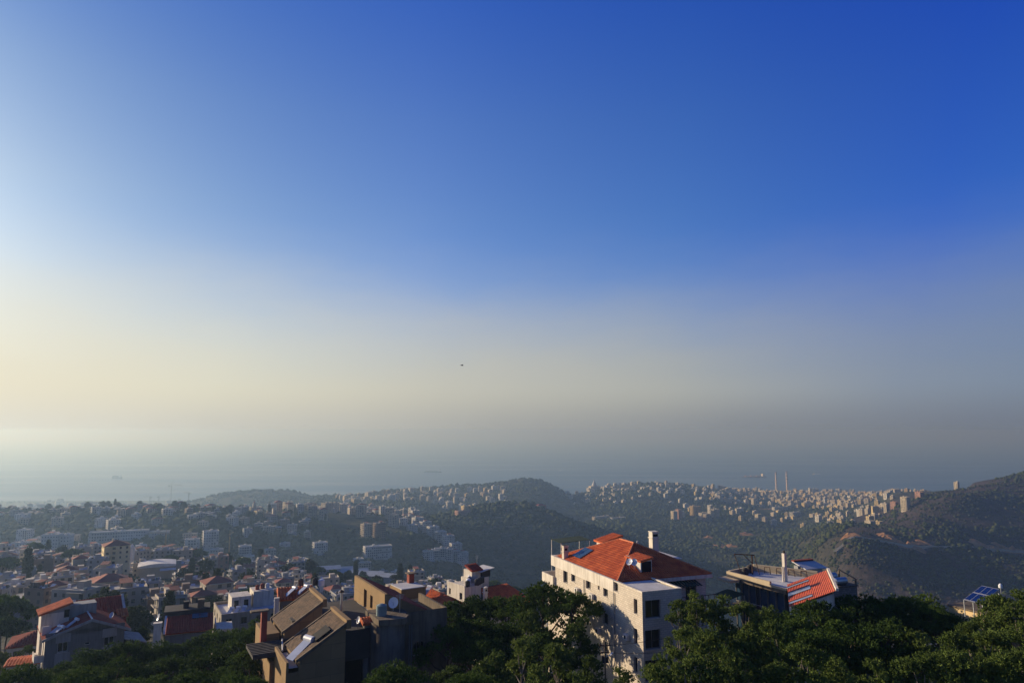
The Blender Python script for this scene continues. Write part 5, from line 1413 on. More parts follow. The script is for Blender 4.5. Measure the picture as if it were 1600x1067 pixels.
CR_U = [crown_mesh('pine_crown', 100 + i, 4.6, 4.0 + 0.3 * (i % 3), 'umbrella', M_PINE, 0.31, 0.085, 1.8) for i in range(6)]
CR_L = [crown_mesh('loose_pine_crown', 200 + i, 3.6, 6.2 + 0.5 * (i % 2), 'loose', M_PINEL, 0.32, 0.075, 1.6) for i in range(6)]
BR_U = [branch_mesh('pine_branches', CR_U[i][1], 0.27, M_BARK, 12, i) for i in range(6)]
BR_L = [branch_mesh('loose_pine_branches', CR_L[i][1], 0.2, M_BARKL, 18, 60 + i) for i in range(6)]
TR_U = [trunk_mesh('pine_trunk', CR_U[i][1], 9.0, 0.27, M_BARK, (random.uniform(-1, 1), random.uniform(-1, 1)), 11, i) for i in range(6)]
TR_L = [trunk_mesh('loose_pine_trunk', CR_L[i][1], 7.0, 0.2, M_BARKL, (random.uniform(-.8, .8), random.uniform(-.8, .8)), 14, 50 + i) for i in range(6)]

# photo column and row of each crown's top, depth, crown radius, kind, and how to find it
PINES = [
    (22, 1044, 74, 4.2, 'U', 'dark umbrella pine at the very left edge under the grey gabled house'),
    (85, 1040, 80, 4.0, 'U', 'umbrella pine just under the sunlit end of the grey gabled house'),
    (140, 1014, 86, 4.6, 'U', 'umbrella pine whose top hides the foot of the grey gabled house'),
    (196, 1006, 90, 4.6, 'U', 'umbrella pine below the side wing of the grey gabled house'),
    (252, 1001, 94, 4.6, 'U', 'umbrella pine standing under the white chimney stack'),
    (305, 991, 97, 4.8, 'U', 'umbrella pine under the middle of the plain red lean-to roof'),
    (352, 983, 98, 4.8, 'U', 'umbrella pine rising before the cream flat-roofed block'),
    (398, 977, 93, 4.0, 'U', 'highest umbrella pine beside the dull red chimney of the brown house'),
    (180, 1034, 74, 4.4, 'U', 'umbrella pine in the second row below the side wing of the grey house'),
    (262, 1026, 76, 4.6, 'U', 'umbrella pine in the second row below the white chimney stack'),
    (335, 1016, 76, 4.6, 'U', 'umbrella pine in the second row below the cream flat-roofed block'),
    (392, 1016, 73, 3.4, 'U', 'umbrella pine touching the terraces of the brown concrete house'),
    (120, 1056, 64, 4.0, 'U', 'umbrella pine low at the frame edge below the grey gabled house'),
    (215, 1058, 62, 4.0, 'U', 'umbrella pine low at the frame edge below the red lean-to roof'),
    (310, 1052, 62, 4.2, 'U', 'umbrella pine low at the frame edge before the cream block'),
    (375, 1056, 58, 3.0, 'U', 'umbrella pine low at the frame edge beside the brown house terraces'),
    (618, 1041, 50, 3.1, 'U', 'bright green round pine top in front of the round concrete tower'),
    (712, 940, 92, 4.2, 'U', 'dark pine beside the right corner of the brown concrete house'),
    (748, 934, 92, 4.4, 'U', 'dark pine below the red roof of the white house'),
    (790, 931, 90, 4.6, 'U', 'dark pine below the right end of the white house'),
    (848, 917, 84, 5.2, 'U', 'large domed pine crown casting its shade on the limestone house'),
    (893, 921, 81, 3.8, 'U', 'dome of pine touching the long limestone facade under its windows'),
    (735, 968, 78, 4.2, 'U', 'shaded pine in the hollow right of the arched window'),
    (790, 968, 76, 4.2, 'U', 'shaded pine in the hollow before the white house'),
    (838, 962, 72, 4.0, 'L', 'feathery pine below the large domed crown'),
    (905, 966, 70, 3.2, 'L', 'feathery pine leaning towards the limestone facade'),
    (815, 1000, 62, 3.6, 'L', 'feathery pine in the shade under the domed crown'),
    (872, 1014, 58, 3.2, 'L', 'feathery pine left of the utility pole with the lamp'),
    (765, 1034, 56, 3.2, 'L', 'feathery pine between the round concrete tower and the utility pole'),
    (925, 1030, 56, 2.4, 'L', 'young feathery pine at the foot of the utility pole'),
    (826, 1052, 50, 3.0, 'L', 'feathery pine cut by the frame edge below the domed crown'),
    (972, 1052, 54, 2.0, 'L', 'small pine at the foot of the limestone house corner'),
    (700, 1050, 58, 2.8, 'L', 'dark feathery pine right of the bright green round pine top'),
    (700, 985, 72, 3.6, 'U', 'shaded round pine behind the dark feathery one by the arched window'),
    (762, 1000, 68, 3.6, 'U', 'shaded round pine low in the hollow before the white house'),
    (855, 990, 66, 3.4, 'U', 'shaded round pine deep under the large domed crown'),
    (740, 1050, 50, 3.0, 'U', 'dark round pine at the frame edge right of the round tower'),
    (900, 1056, 50, 2.6, 'L', 'feathery pine at the frame edge left of the utility pole'),
    (40, 1012, 122, 3.4, 'L', 'loose sunlit tree between the low red hip roof and the grey gabled house'),
    (2, 1026, 118, 3.6, 'L', 'loose tree before the low red hip roof at the left edge'),
    (225, 985, 128, 3.0, 'L', 'loose tree between the grey gabled house and the white chimney stack'),
    (1060, 946, 64, 2.2, 'L', 'slender pine right of the big window of the limestone house'),
    (1088, 931, 68, 3.2, 'L', 'tall feathery pine over the shaded side of the limestone house'),
    (1122, 946, 68, 3.4, 'L', 'feathery pine between the limestone house and the glass fronted house'),
    (1160, 944, 70, 3.2, 'L', 'feathery pine covering the foot of the glass front'),
    (1196, 954, 66, 3.2, 'L', 'feathery pine below the middle of the glass front'),
    (1240, 958, 64, 3.4, 'U', 'round pine under the lower edge of the red metal roof'),
    (1285, 940, 70, 4.2, 'U', 'broad pine crown against the red corrugated roof'),
    (1335, 935, 74, 4.6, 'U', 'broad pine crown under the stone house with tanks'),
    (1385, 932, 78, 4.8, 'U', 'broad flat pine crown on the skyline right of the steel tanks'),
    (1432, 933, 78, 4.6, 'U', 'broad flat pine crown on the skyline left of the yellow house'),
    (1462, 946, 74, 3.4, 'U', 'pine crown touching the yellow lit wall'),
    (1512, 973, 60, 2.6, 'L', 'feathery pine screening the yellow lit wall'),
    (1556, 934, 62, 3.6, 'L', 'feathery pine under the tilted solar array'),
    (1585, 924, 60, 3.8, 'L', 'tall feathery pine right of the satellite dish'),
    (1625, 930, 60, 4.0, 'L', 'feathery pine at the far right edge'),
    (1070, 980, 56, 3.0, 'L', 'sunlit pine hiding the lower windows of the limestone house'),
    (1105, 984, 54, 3.4, 'L', 'sunlit pine a row below the gap between the two houses'),
    (1158, 990, 54, 3.4, 'L', 'sunlit pine a row below the glass fronted house'),
    (1212, 992, 54, 3.4, 'L', 'sunlit pine a row below the white flue pipe'),
    (1270, 988, 56, 3.8, 'U', 'shaded round pine a row below the red corrugated roof'),
    (1325, 980, 58, 4.0, 'U', 'shaded round pine a row below the steel tanks'),
    (1378, 978, 60, 4.0, 'U', 'shaded round pine a row below the flat skyline crowns'),
    (1430, 984, 58, 3.6, 'L', 'pine with bare pale branches a row below the skyline crowns'),
    (1490, 990, 52, 3.4, 'L', 'pine with pale branches a row below the yellow house'),
    (1545, 984, 52, 3.4, 'L', 'pine with pale branches a row below the solar array'),
    (1600, 980, 50, 3.4, 'L', 'pine at the frame edge a row below the tall feathery one'),
    (1030, 1030, 46, 3.0, 'L', 'bright pine at the lower frame edge by the limestone corner'),
    (1085, 1034, 45, 3.2, 'L', 'bright pine at the lower frame edge under the two houses gap'),
    (1140, 1036, 45, 3.2, 'L', 'bright pine at the lower frame edge under the glass front'),
    (1200, 1034, 45, 3.2, 'L', 'bright pine at the lower frame edge under the white flue'),
    (1258, 1030, 45, 3.2, 'L', 'bright pine at the lower frame edge under the red roof'),
    (1318, 1030, 46, 3.2, 'L', 'bright pine at the lower frame edge under the steel tanks'),
    (1375, 1034, 46, 3.2, 'L', 'bright pine at the lower frame edge under the flat skyline crowns'),
    (1435, 1036, 45, 3.2, 'L', 'bright pine at the lower frame edge left of the yellow house'),
    (1495, 1034, 44, 3.2, 'L', 'bright pine at the lower frame edge under the yellow house'),
    (1552, 1032, 44, 3.2, 'L', 'bright pine at the lower frame edge under the solar array'),
    (1608, 1034, 44, 3.2, 'L', 'bright pine in the lower right corner'),
]
def plant_pines():
    for i, (px_, py, D, R, kind, lab) in enumerate(PINES):
        p = at(px_, py, D)
        g0 = gz(p.x, p.y)
        ht = max(4.0, p.z - g0)
        v = i % 6
        if kind == 'U':
            s = R / 4.6; cr, br, tr, H, th = CR_U[v][0], BR_U[v], TR_U[v], 4.0 + 0.3 * (v % 3), 9.0
        else:
            s = R / 3.6; cr, br, tr, H, th = CR_L[v][0], BR_L[v], TR_L[v], 6.2 + 0.5 * (v % 2), 7.0
        zc = ht - H * s * 1.0
        t = thing('umbrella_pine' if kind == 'U' else 'aleppo_pine', lab, 'pine tree', (p.x, p.y, g0 - 0.3), random.uniform(0, 6.28), 'umbrella pines below the houses' if kind == 'U' else 'feathery pines below the houses')
        c = link('crown', cr, t); c.location = (0, 0, zc + 0.3); c.scale = (s, s, s * random.uniform(0.92, 1.08))
        b = link('branches', br, t); b.location = c.location; b.scale = c.scale; b['kind'] = 'stuff'
        k = link('trunk', tr, t); k.scale = (s, s, max(0.2, (zc + 0.3) / th))
plant_pines()

# ------------------------------------------------------------------ the towns
CW = {   # wall paints; a little different on every building
    'cream': (0.50, 0.44, 0.34), 'white': (0.56, 0.54, 0.50), 'beige': (0.42, 0.36, 0.28), 'grey': (0.33, 0.325, 0.315), 'ochre': (0.46, 0.33, 0.16),
    'pink': (0.42, 0.25, 0.19), 'brown': (0.21, 0.155, 0.115), 'yellow': (0.58, 0.46, 0.24)}
M_W = {k: mat('town_paint_' + k, c, 0.9, 0.18, 0.12, objvar=0.13) for k, c in CW.items()}
M_TWIN = mat('town_window', (0.03, 0.034, 0.04), 0.3, 0.2, 0.2)
M_TTILE = mat('town_tile', (0.27, 0.085, 0.06), 0.9, 0.3, 0.3, objvar=0.2)
M_TROOF = mat('town_roof_screed', (0.36, 0.345, 0.32), 0.95, 0.25, 0.25, objvar=0.25)
M_ASPH = mat('asphalt', (0.13, 0.13, 0.135), 0.9, 0.2, 0.2)
USED = []          # (x, y, radius) already built on

def block(name, label, cat, x, y, z, rz, w, d, fl, col, roof='flat', lod=2, group=None, fh=3.0, seed=0, sink=4.0, wm=None):
    """an apartment block or house: walls, window openings, balconies, roof; origin at its foot, centre"""
    g = random.Random(seed)
    wm = wm or M_W[col]; h = fl * fh
    b = MB(); b.box(-w / 2, w / 2, -d / 2, d / 2, -sink, h, wm)
    if roof == 'flat':
        for (a0, a1, c0, c1) in ((-w / 2, w / 2, -d / 2, -d / 2 + 0.25), (-w / 2, w / 2, d / 2 - 0.25, d / 2), (-w / 2, -w / 2 + 0.25, -d / 2 + 0.252, d / 2 - 0.252), (w / 2 - 0.25, w / 2, -d / 2 + 0.252, d / 2 - 0.252)):
            b.box(a0, a1, c0, c1, h + 0.002, h + 0.8, wm)
    o = b.build(name); o.location = (x, y, z); o.rotation_euler = (0, 0, rz)
    tag(o, label, cat, group)
    USED.append((x, y, 0.5 * math.hypot(w, d)))
    # windows: dark openings set in frames on all four sides
    wb = MB(); bb = MB()
    for side in range(4):
        L_ = w if side % 2 == 0 else d
        half = (d if side % 2 == 0 else w) / 2
        n = max(2, int(L_ / 3.1)) if lod > 0 else max(2, int(L_ / 5))
        balc = side in (0, 3) and g.random() < 0.8 if lod > 0 else False
        b0, b1 = (0.1, 0.9) if g.random() < 0.5 else ((0.05, 0.5) if g.random() < 0.5 else (0.5, 0.95))
        def q(u0, u1, z0, z1, p0, p1, m, mbx):
            if side == 0: mbx.box(u0, u1, -half - p1, -half - p0, z0, z1, m)
            elif side == 2: mbx.box(u0, u1, half + p0, half + p1, z0, z1, m)
            elif side == 1: mbx.box(half + p0, half + p1, u0, u1, z0, z1, m)
            else: mbx.box(-half - p1, -half - p0, u0, u1, z0, z1, m)
        for k in range(fl):
            zb = k * fh
            if lod == 0:
                q(-L_ * 0.42, L_ * 0.42, zb + 1.0, zb + 2.3, 0.0, 0.06, M_TWIN, wb); continue
            for i in range(n):
                if g.random() < 0.14: continue
                u = -L_ / 2 + L_ * (i + 0.5) / n
                door = balc and b0 < (i + 0.5) / n < b1
                ww = 0.85 if door else 0.6
                q(u - ww, u + ww, zb + (0.25 if door else 1.0), zb + 2.45, 0.0, 0.05, M_TWIN, wb)
            if balc:
                u0, u1 = -L_ / 2 + L_ * b0, -L_ / 2 + L_ * b1
                q(u0, u1, zb + 0.02, zb + 0.2, 0.0, 1.35, wm, bb)
                q(u0, u1, zb + 0.2, zb + (1.0 if g.random() < 0.75 else 0.5), 1.2, 1.35, wm, bb)
                if k == fl - 1: q(u0, u1, h - 0.15, h + 0.05, 0.0, 1.4, wm, bb)
    k = wb.build('windows', o); k['kind'] = 'stuff'
    if bb.f:
        k = bb.build('balconies', o); k['kind'] = 'stuff'
    r = MB()
    if roof == 'flat':
        r.box(-w / 2 + 0.25, w / 2 - 0.25, -d / 2 + 0.252, d / 2 - 0.252, h + 0.003, h + 0.1, M_TROOF)
        r.build('roof', o)
        if lod > 0 or g.random() < 0.5:
            sx, sy = g.uniform(-0.2, 0.2) * w, g.uniform(-0.2, 0.2) * d
            s = MB().box(sx - 1.6, sx + 1.6, sy - 1.8, sy + 1.8, h + 0.1, h + 2.7, wm).build('stair_head', o)
        if lod > 1:
            t = MB()
            for i in range(g.randint(2, 7)):
                tx, ty = g.uniform(-0.42, 0.42) * w, g.uniform(-0.42, 0.42) * d; rr = g.uniform(0.45, 0.65)
                t.tube((tx, ty, h + 0.1), (tx, ty, h + 0.1 + g.uniform(1.0, 1.6)), rr, n=8, m=g.choice((M_TANKW, M_TANKW, M_TANKG, M_DARKC)))
            for i in range(g.randint(0, 4)):
                tx, ty = g.uniform(-0.4, 0.3) * w, g.uniform(-0.4, 0.3) * d
                t.slab([(tx, ty, h + 0.2), (tx + 1.8, ty, h + 0.2), (tx + 1.8, ty + 1.5, h + 1.2), (tx, ty + 1.5, h + 1.2)], 0.1, M_COLL)
            for i in range(g.randint(0, 2)):
                tx, ty = g.uniform(-0.4, 0.4) * w, g.uniform(-0.4, 0.4) * d
                t.tube((tx, ty, h), (tx, ty, h + g.uniform(2, 4)), 0.06, n=4, m=M_STEEL)
            if g.random() < 0.4:
                tx = g.uniform(-0.3, 0.0) * w
                t.slab([(tx, -0.3 * d, h + 2.4), (tx + 0.35 * w, -0.3 * d, h + 2.4), (tx + 0.35 * w, 0.3 * d, h + 3.0), (tx, 0.3 * d, h + 3.0)], 0.12, M_TTILE)
                for (cx, cy) in ((tx + 0.2, -0.29 * d), (tx + 0.34 * w, -0.29 * d), (tx + 0.2, 0.29 * d), (tx + 0.34 * w, 0.29 * d)): t.box(cx - 0.12, cx + 0.12, cy - 0.12, cy + 0.12, h + 0.1, h + 2.4, wm)
            k = t.build('roof_tanks_and_panels', o); k['kind'] = 'stuff'
    else:
        e = 0.5; rise = min(w, d) * 0.22
        c = [(-w / 2 - e, -d / 2 - e, h), (w / 2 + e, -d / 2 - e, h), (w / 2 + e, d / 2 + e, h), (-w / 2 - e, d / 2 + e, h)]
        if w >= d: A, B = (-(w - d) / 2, 0, h + rise), ((w - d) / 2 + 0.01, 0, h + rise); fs = [(c[0], c[1], B, A), (c[1], c[2], B), (c[2], c[3], A, B), (c[3], c[0], A)]
        else: A, B = (0, -(d - w) / 2, h + rise), (0, (d - w) / 2 + 0.01, h + rise); fs = [(c[0], c[1], A), (c[1], c[2], B, A), (c[2], c[3], B), (c[3], c[0], A, B)]
        for f in fs: r.add(f, [tuple(range(len(f)))], M_TTILE)
        r.add(c, [(3, 2, 1, 0)], wm)
        r.build('roof', o)
        if lod > 1:
            sx = g.uniform(-0.25, 0.25) * w
            MB().box(sx - 0.4, sx + 0.4, -0.4, 0.4, h + rise * 0.4, h + rise + 1.0, wm).build('chimney', o)
    return o

# ---- buildings one can single out, placed by hand: column, row of the foot, depth, width, depth, storeys
def spot(px_, D):
    u = ucol(px_, 860); return u * D, D
def place(name, label, cat, px_, D, rz, w, d, fl, col, roof='flat', lod=2, fh=3.0, seed=1, zoff=0.0, group=None, wm=None):
    x, y = spot(px_, D)
    return block(name, label, cat, x, y, gz(x, y) + zoff, math.radians(rz), w, d, fl, col, roof, lod, group, fh, seed, wm=wm)

TOWN = 'apartment blocks of the town below the pines'
place('apartment_block', 'sunlit yellow five-storey corner block with red roof, tallest in the near town', 'apartment block', 181, 470, 36, 15, 14, 8, 'yellow', 'hip', seed=3, zoff=-1, wm=mat('bright_yellow_render', (0.78, 0.62, 0.34), 0.85, 0.12, 0.2))
USED.append((*spot(181, 440), 22))
place('apartment_block', 'white gabled block with blank wall beside the dark trees left of the yellow block', 'apartment block', 108, 400, 30, 10, 11, 5, 'white', 'hip', seed=4, zoff=-1)
place('apartment_block', 'long beige block with rows of balconies below the yellow corner block', 'apartment block', 176, 330, 35, 14, 12, 6, 'beige', 'hip', seed=5, zoff=-2)
place('apartment_block', 'beige balconied block with awning on its roof before the long beige block', 'apartment block', 204, 285, 32, 13, 12, 6, 'beige', 'flat', seed=6, zoff=-3)
place('pink_house', 'small pink house with arched front standing alone above the trees', 'house', 346, 600, 30, 11, 10, 4, 'pink', 'flat', seed=7)
place('apartment_block', 'grey blank-walled block with one sunlit ochre side near the winding road', 'apartment block', 419, 560, 35, 13, 12, 5, 'grey', 'flat', seed=8, lod=1)
place('school_building', 'low building with long red eaves beyond the pink house', 'building', 392, 600, 25, 26, 10, 2, 'beige', 'hip', seed=9)
place('apartment_block', 'ochre block right of the grey blank-walled block', 'apartment block', 440, 600, 30, 14, 10, 3, 'ochre', 'flat', seed=10)
place('apartment_block', 'low white house with roof railing above the narrow red tiled house', 'apartment block', 424, 300, 25, 12, 10, 4, 'white', 'flat', seed=12, zoff=-1)
# the hospital-like white group across the valley
VG = 'pale blocks on the dark valley side'
place('white_block', 'pale stepped three-wing block at the lower left of the dark valley side', 'apartment block', 42, 960, 14, 34, 16, 4, 'white', 'flat', 2, 4.2, 21, -2, VG)
place('white_block', 'pale central tower wing of the white group on the dark valley side', 'apartment block', 80, 955, 14, 20, 18, 6, 'white', 'flat', 2, 4.4, 22, -2, VG)
place('white_block', 'pale right wing with rows of windows of the white group on the valley side', 'apartment block', 101, 965, 14, 15, 18, 5, 'white', 'flat', 2, 4.4, 23, -2, VG)
place('long_building', 'very long pale low building across the dark valley side', 'building', 185, 1010, 22, 74, 14, 3, 'white', 'flat', 2, 4.0, 24, 0, VG)
place('long_building', 'blue-roofed shed beside the very long pale building', 'building', 248, 1020, 20, 26, 12, 2, 'white', 'flat', 1, 4.5, 25, 2, VG)
place('white_block', 'twin white blocks left of the yellow tower crane', 'apartment block', 300, 985, 20, 18, 14, 5, 'white', 'flat', 2, 3.6, 26, 0, VG)
place('white_block', 'tall white block right behind the twin white blocks', 'apartment block', 328, 1010, 28, 20, 14, 6, 'white', 'flat', 2, 3.6, 27, 2, VG)
place('white_block', 'low white terraces below the tall white block', 'apartment block', 334, 975, 26, 24, 10, 3, 'white', 'flat', 2, 3.6, 28, 3, VG)
place('white_block', 'square white block standing alone on the dark valley side', 'apartment block', 383, 1010, 24, 16, 13, 5, 'white', 'flat', 2, 3.5, 29, 0, VG)
place('white_block', 'grey-green block half hidden right of the square white block', 'apartment block', 422, 1030, 30, 15, 12, 4, 'grey', 'flat', 2, 3.5, 30, 0, VG)
place('white_block', 'pale four-storey block in the middle of the dark slope', 'apartment block', 500, 1080, 28, 20, 13, 5, 'white', 'flat', 2, 3.6, 31, 0, VG)
place('white_block', 'wide pale block with many balconies low on the dark slope', 'apartment block', 590, 1110, 26, 42, 14, 5, 'white', 'flat', 2, 3.6, 32, 0, VG)
place('grey_block', 'narrow tower with one sunlit edge above the wide pale block', 'apartment block', 571, 1200, 40, 14, 13, 7, 'beige', 'flat', 2, 3.4, 33, 0, VG)
place('grey_block', 'brownish tower block beside the narrow sunlit tower', 'apartment block', 592, 1210, 35, 18, 13, 7, 'brown', 'flat', 2, 3.4, 34, 0, VG)
CAS = 'white terraces stepping down the slope'
for i, (px_, D, f) in enumerate(((652, 1330, 6), (664, 1310, 6), (676, 1290, 6), (688, 1275, 6), (700, 1255, 7), (712, 1235, 7), (722, 1218, 6), (710, 1215, 5), (698, 1205, 5), (688, 1195, 5), (678, 1182, 4), (670, 1170, 4))):
    place('terrace_block', 'white terrace block, %s of the chain stepping down the slope from its sunlit top' % ordn(i + 1), 'apartment block', px_, D, 40 - i * 3, 19, 13, f, 'white', 'flat', 2, 3.4, 40 + i, -1, CAS)
place('apartment_block', 'sunlit ochre cube with flat roof high on the left ridge by the slim tower', 'apartment block', 402, 1210, 40, 12, 14, 4, 'yellow', 'flat', 2, 3.4, 60, 0)
place('apartment_block', 'pale long block behind the sunlit ochre cube on the ridge', 'apartment block', 415, 1225, 30, 22, 12, 3, 'beige', 'flat', 1, 3.4, 61, 0)
place('apartment_block', 'slim sunlit block ending the ridge row above the valley', 'apartment block', 426, 1215, 30, 6, 8, 6, 'cream', 'flat', 1, 3.4, 62, 0)
# towers on the far slopes
FT = 'towers on the slopes before the sea'
for i, (px_, D, w, fl, c, lab) in enumerate((
        (1055, 2330, 16, 8, 'cream', 'cream tower at the near end of the group above the ravine'), (1062, 2345, 14, 9, 'pink', 'pinkish tower beside the cream tower above the ravine'),
        (1085, 2420, 16, 10, 'ochre', 'tall ochre twin tower in the group above the ravine'), (1092, 2430, 16, 10, 'ochre', 'second tall ochre twin tower in the group above the ravine'),
        (1100, 2380, 24, 5, 'cream', 'wide cream block at the heart of the group above the ravine'), (1112, 2440, 14, 11, 'white', 'whitest and tallest tower of the group above the ravine'),
        (1120, 2400, 24, 8, 'cream', 'broad cream tower ending the group above the ravine'), (1106, 2330, 18, 7, 'beige', 'beige block lowest in the group above the ravine'),
        (1098, 2320, 16, 4, 'pink', 'low pink block at the foot of the group above the ravine'), (1187, 2380, 16, 7, 'cream', 'lone cream block on the lip of the dark ravine'),
        (1420, 1650, 15, 9, 'cream', 'cream tower block alone on the shoulder of the dry hill'), (1402, 1750, 13, 6, 'pink', 'pink and white block left of the cream tower on the dry hill'),
        (1443, 1700, 14, 5, 'pink', 'brick pink block right of the cream tower on the dry hill'), (1503, 1730, 9, 6, 'cream', 'round cream block high on the crest of the dry hill'),
        (1375, 1620, 15, 5, 'yellow', 'yellow lit block at the edge of the city under the dry hill'), (1362, 1560, 15, 4, 'cream', 'cream lit houses above the road cut, lowest of the city edge'),
        (1181, 2900, 14, 9, 'cream', 'pale tower rising before the long white factory'), (1245, 2600, 46, 5, 'white', 'long white factory with banded front below the twin chimneys'),
        (1222, 2750, 70, 4, 'white', 'very long flat white factory roof below the twin chimneys'), (1275, 2520, 34, 4, 'cream', 'curved cream wall and hall right of the white factory'),
        (940, 2330, 66, 4, 'beige', 'long beige hall alone in the valley behind the red roofed house'), (966, 2240, 50, 2, 'white', 'low white greenhouse sheds below the long beige hall'), (728, 1560, 18, 5, 'yellow', 'sunlit monastery block on the shoulder of the terraced hill'), (722, 1545, 30, 3, 'pink', 'low pinkish wing beside the sunlit monastery block'), (845, 1640, 22, 2, 'pink', 'low red-roofed house on the top of the terraced hill'))):
    place('tower_block' if fl > 4 else 'low_block', lab, 'apartment block' if fl > 4 else 'building', px_, D, 25 + 5 * (i % 3), w, min(w, 15), fl, c, 'hip' if lab.startswith('low red') else 'flat', 1, 3.4, 70 + i, 0, FT)

# ---- halls, tower, road, digger of the near town
def near_town_specials():
    x, y = spot(247, 505); z = gz(x, y) + 2
    r = thing('assembly_hall', 'large hall with wide white curved roof behind the yellow corner block', 'hall', (x, y, z), 0.45)
    MB().box(-11, 11, -9, 9, -4, 7, M_W['beige']).build('wall', r)
    n = 10; arc = [(-12 + 24 * i / n, -10, 7.0 + 2.0 * math.sin(math.pi * (0.1 + 0.75 * i / n))) for i in range(n + 1)]
    MB().extrude((arc + [(12, -10, 6.6), (-12, -10, 6.6)])[::-1], (0, 20, 0), M_WHITE).build('roof', r)
    MB().slab([(2, -14, 4.6), (12, -14, 4.6), (12, -10.2, 5.4), (2, -10.2, 5.4)], 0.2, M_WHITE).build('canopy_roof', r)
    USED.append((x, y, 16))
    x, y = spot(206, 520); z = gz(x, y)
    r = thing('water_tower', 'slim white round tower right of the yellow corner block', 'tower', (x, y, z))
    MB().tube((0, 0, -3), (0, 0, 19), 1.9, n=16, m=M_WHITE).build('shaft', r)
    MB().tube((0, 0, 19), (0, 0, 20.2), 1.6, 0.9, 16, M_WHITE).build('cap', r); MB().tube((0, 0, 20.2), (0, 0, 21), 0.5, n=8, m=M_WHITE).build('vent', r)
    USED.append((x, y, 5))
    for i, (px_, D, w, d, rz) in enumerate(((505, 640, 30, 16, 0.3), (545, 640, 34, 14, 0.25), (575, 630, 30, 18, -0.1), (600, 615, 26, 14, -0.3), (520, 665, 40, 12, 0.3))):
        x, y = spot(px_, D); z = gz(x, y) + 4
        r = thing('market_hall', 'pale metal-roofed market hall, %s from the winding road along the valley edge' % ordn(i + 1), 'hall', (x, y, z), rz, 'market halls at the valley edge')
        MB().box(-w / 2, w / 2, -d / 2, d / 2, -5, 5, M_W['grey']).build('wall', r)
        b = MB(); b.add([(-w / 2 - 0.6, -d / 2 - 0.6, 5), (w / 2 + 0.6, -d / 2 - 0.6, 5), (w / 2 + 0.6, 0, 7), (-w / 2 - 0.6, 0, 7), (w / 2 + 0.6, d / 2 + 0.6, 5), (-w / 2 - 0.6, d / 2 + 0.6, 5)], [(0, 1, 2, 3), (3, 2, 4, 5)], mat('pale_sheet_roof', (0.36, 0.40, 0.43), 0.6, 0.2, 0.15)); b.build('roof', r)
        USED.append((x, y, w / 2))
    # road curling through the near town
    P = [(372, 395), (384, 420), (398, 450), (404, 480), (398, 510), (388, 535), (392, 560), (408, 585), (430, 610)]
    pts = [Vector((*spot(a, b), 0)) for a, b in P]
    V = []; F = []
    fine = []
    for i in range(len(pts) - 1):
        for k in range(6): fine.append(pts[i].lerp(pts[i + 1], k / 6))
    for i, p in enumerate(fine[:-1]):
        d = (fine[i + 1] - p).normalized(); nrm = Vector((-d.y, d.x, 0)) * 4.0
        for q in (p - nrm, p + nrm): V.append((q.x, q.y, gz(q.x, q.y) + 0.9))
    for i in range(len(V) // 2 - 1): F.append((2 * i, 2 * i + 2, 2 * i + 3, 2 * i + 1))
    o = MB().add(V, F, mat('pale_road', (0.24, 0.24, 0.25), 0.9, 0.15, 0.1)).build('road'); o['kind'] = 'structure'
    for p in fine[::2]: USED.append((p.x, p.y, 8))
    x, y = spot(341, 545); z = gz(x, y)
    r = thing('excavator', 'tiny yellow excavator on the bare ledge below the pink house', 'excavator', (x, y, z), 0.4)
    Y = mat('machine_yellow', (0.62, 0.36, 0.03), 0.5, 0.15, 1.0)
    MB().box(-2, 2, -1.4, -0.8, 0, 1, M_DARKC).build('track', r); MB().box(-2, 2, 0.8, 1.4, 0, 1, M_DARKC).build('track', r)
    MB().box(-2.2, 1.6, -1.3, 1.3, 1.0, 2.4, Y).build('body', r); MB().box(0.2, 1.7, -1.2, 0.1, 2.402, 3.7, M_GLASS).build('cab', r)
    b = MB(); b.tube((1.6, 0.5, 2.0), (4.0, 0.5, 4.4), 0.3, n=6, m=Y); b.tube((4.0, 0.5, 4.4), (6.0, 0.5, 2.0), 0.22, n=6, m=Y); a = b.build('arm', r)
    MB().box(5.6, 6.5, 0.0, 1.0, 0.9, 2.0, M_DARKC).build('bucket', a)
near_town_specials()
for c_ in ((247, 475, 20), (247, 445, 18), (247, 415, 14), (341, 520, 14), (341, 495, 14), (341, 465, 12), (341, 435, 12), (206, 490, 8), (346, 575, 12)):
    USED.append((*spot(c_[0], c_[1]), c_[2]))

# ---- the rest of the towns, scattered over their quarters
COLS = ['cream', 'white', 'beige', 'grey', 'beige', 'brown', 'grey', 'cream', 'beige']
LANDMARKS = {
    'near': [('yellow corner block', 181, 470), ('white gabled block', 108, 400), ('pink house', 346, 600), ('white curved hall', 247, 505), ('grey blank-walled block', 419, 560), ('winding road', 395, 480), ('market halls', 545, 640), ('grey gabled house', 130, 190), ('plain red lean-to roof', 300, 200), ('shingled brown roofs', 480, 250), ('ochre chimney house', 650, 300), ('white house with tanks', 760, 280)],
    'ridge': [('slim ridge tower', 394, 1240), ('left frame edge', 0, 1220), ('domed pine grove', 140, 1210), ('long ridge villa', 220, 1220)],
    'far': [('twin chimneys', 1226, 3900), ('bare domed hill', 830, 3000), ('hilltop basilica', 930, 3200), ('terraced hill', 770, 1650), ('ravine towers', 1100, 2400), ('slim ridge tower', 394, 1400), ('tower cranes', 275, 2500), ('white factory', 1230, 2700), ('dry hill crest', 1440, 3000), ('long beige hall', 940, 2400), ('far left coast', 60, 2500)]}
COUNTS = {}
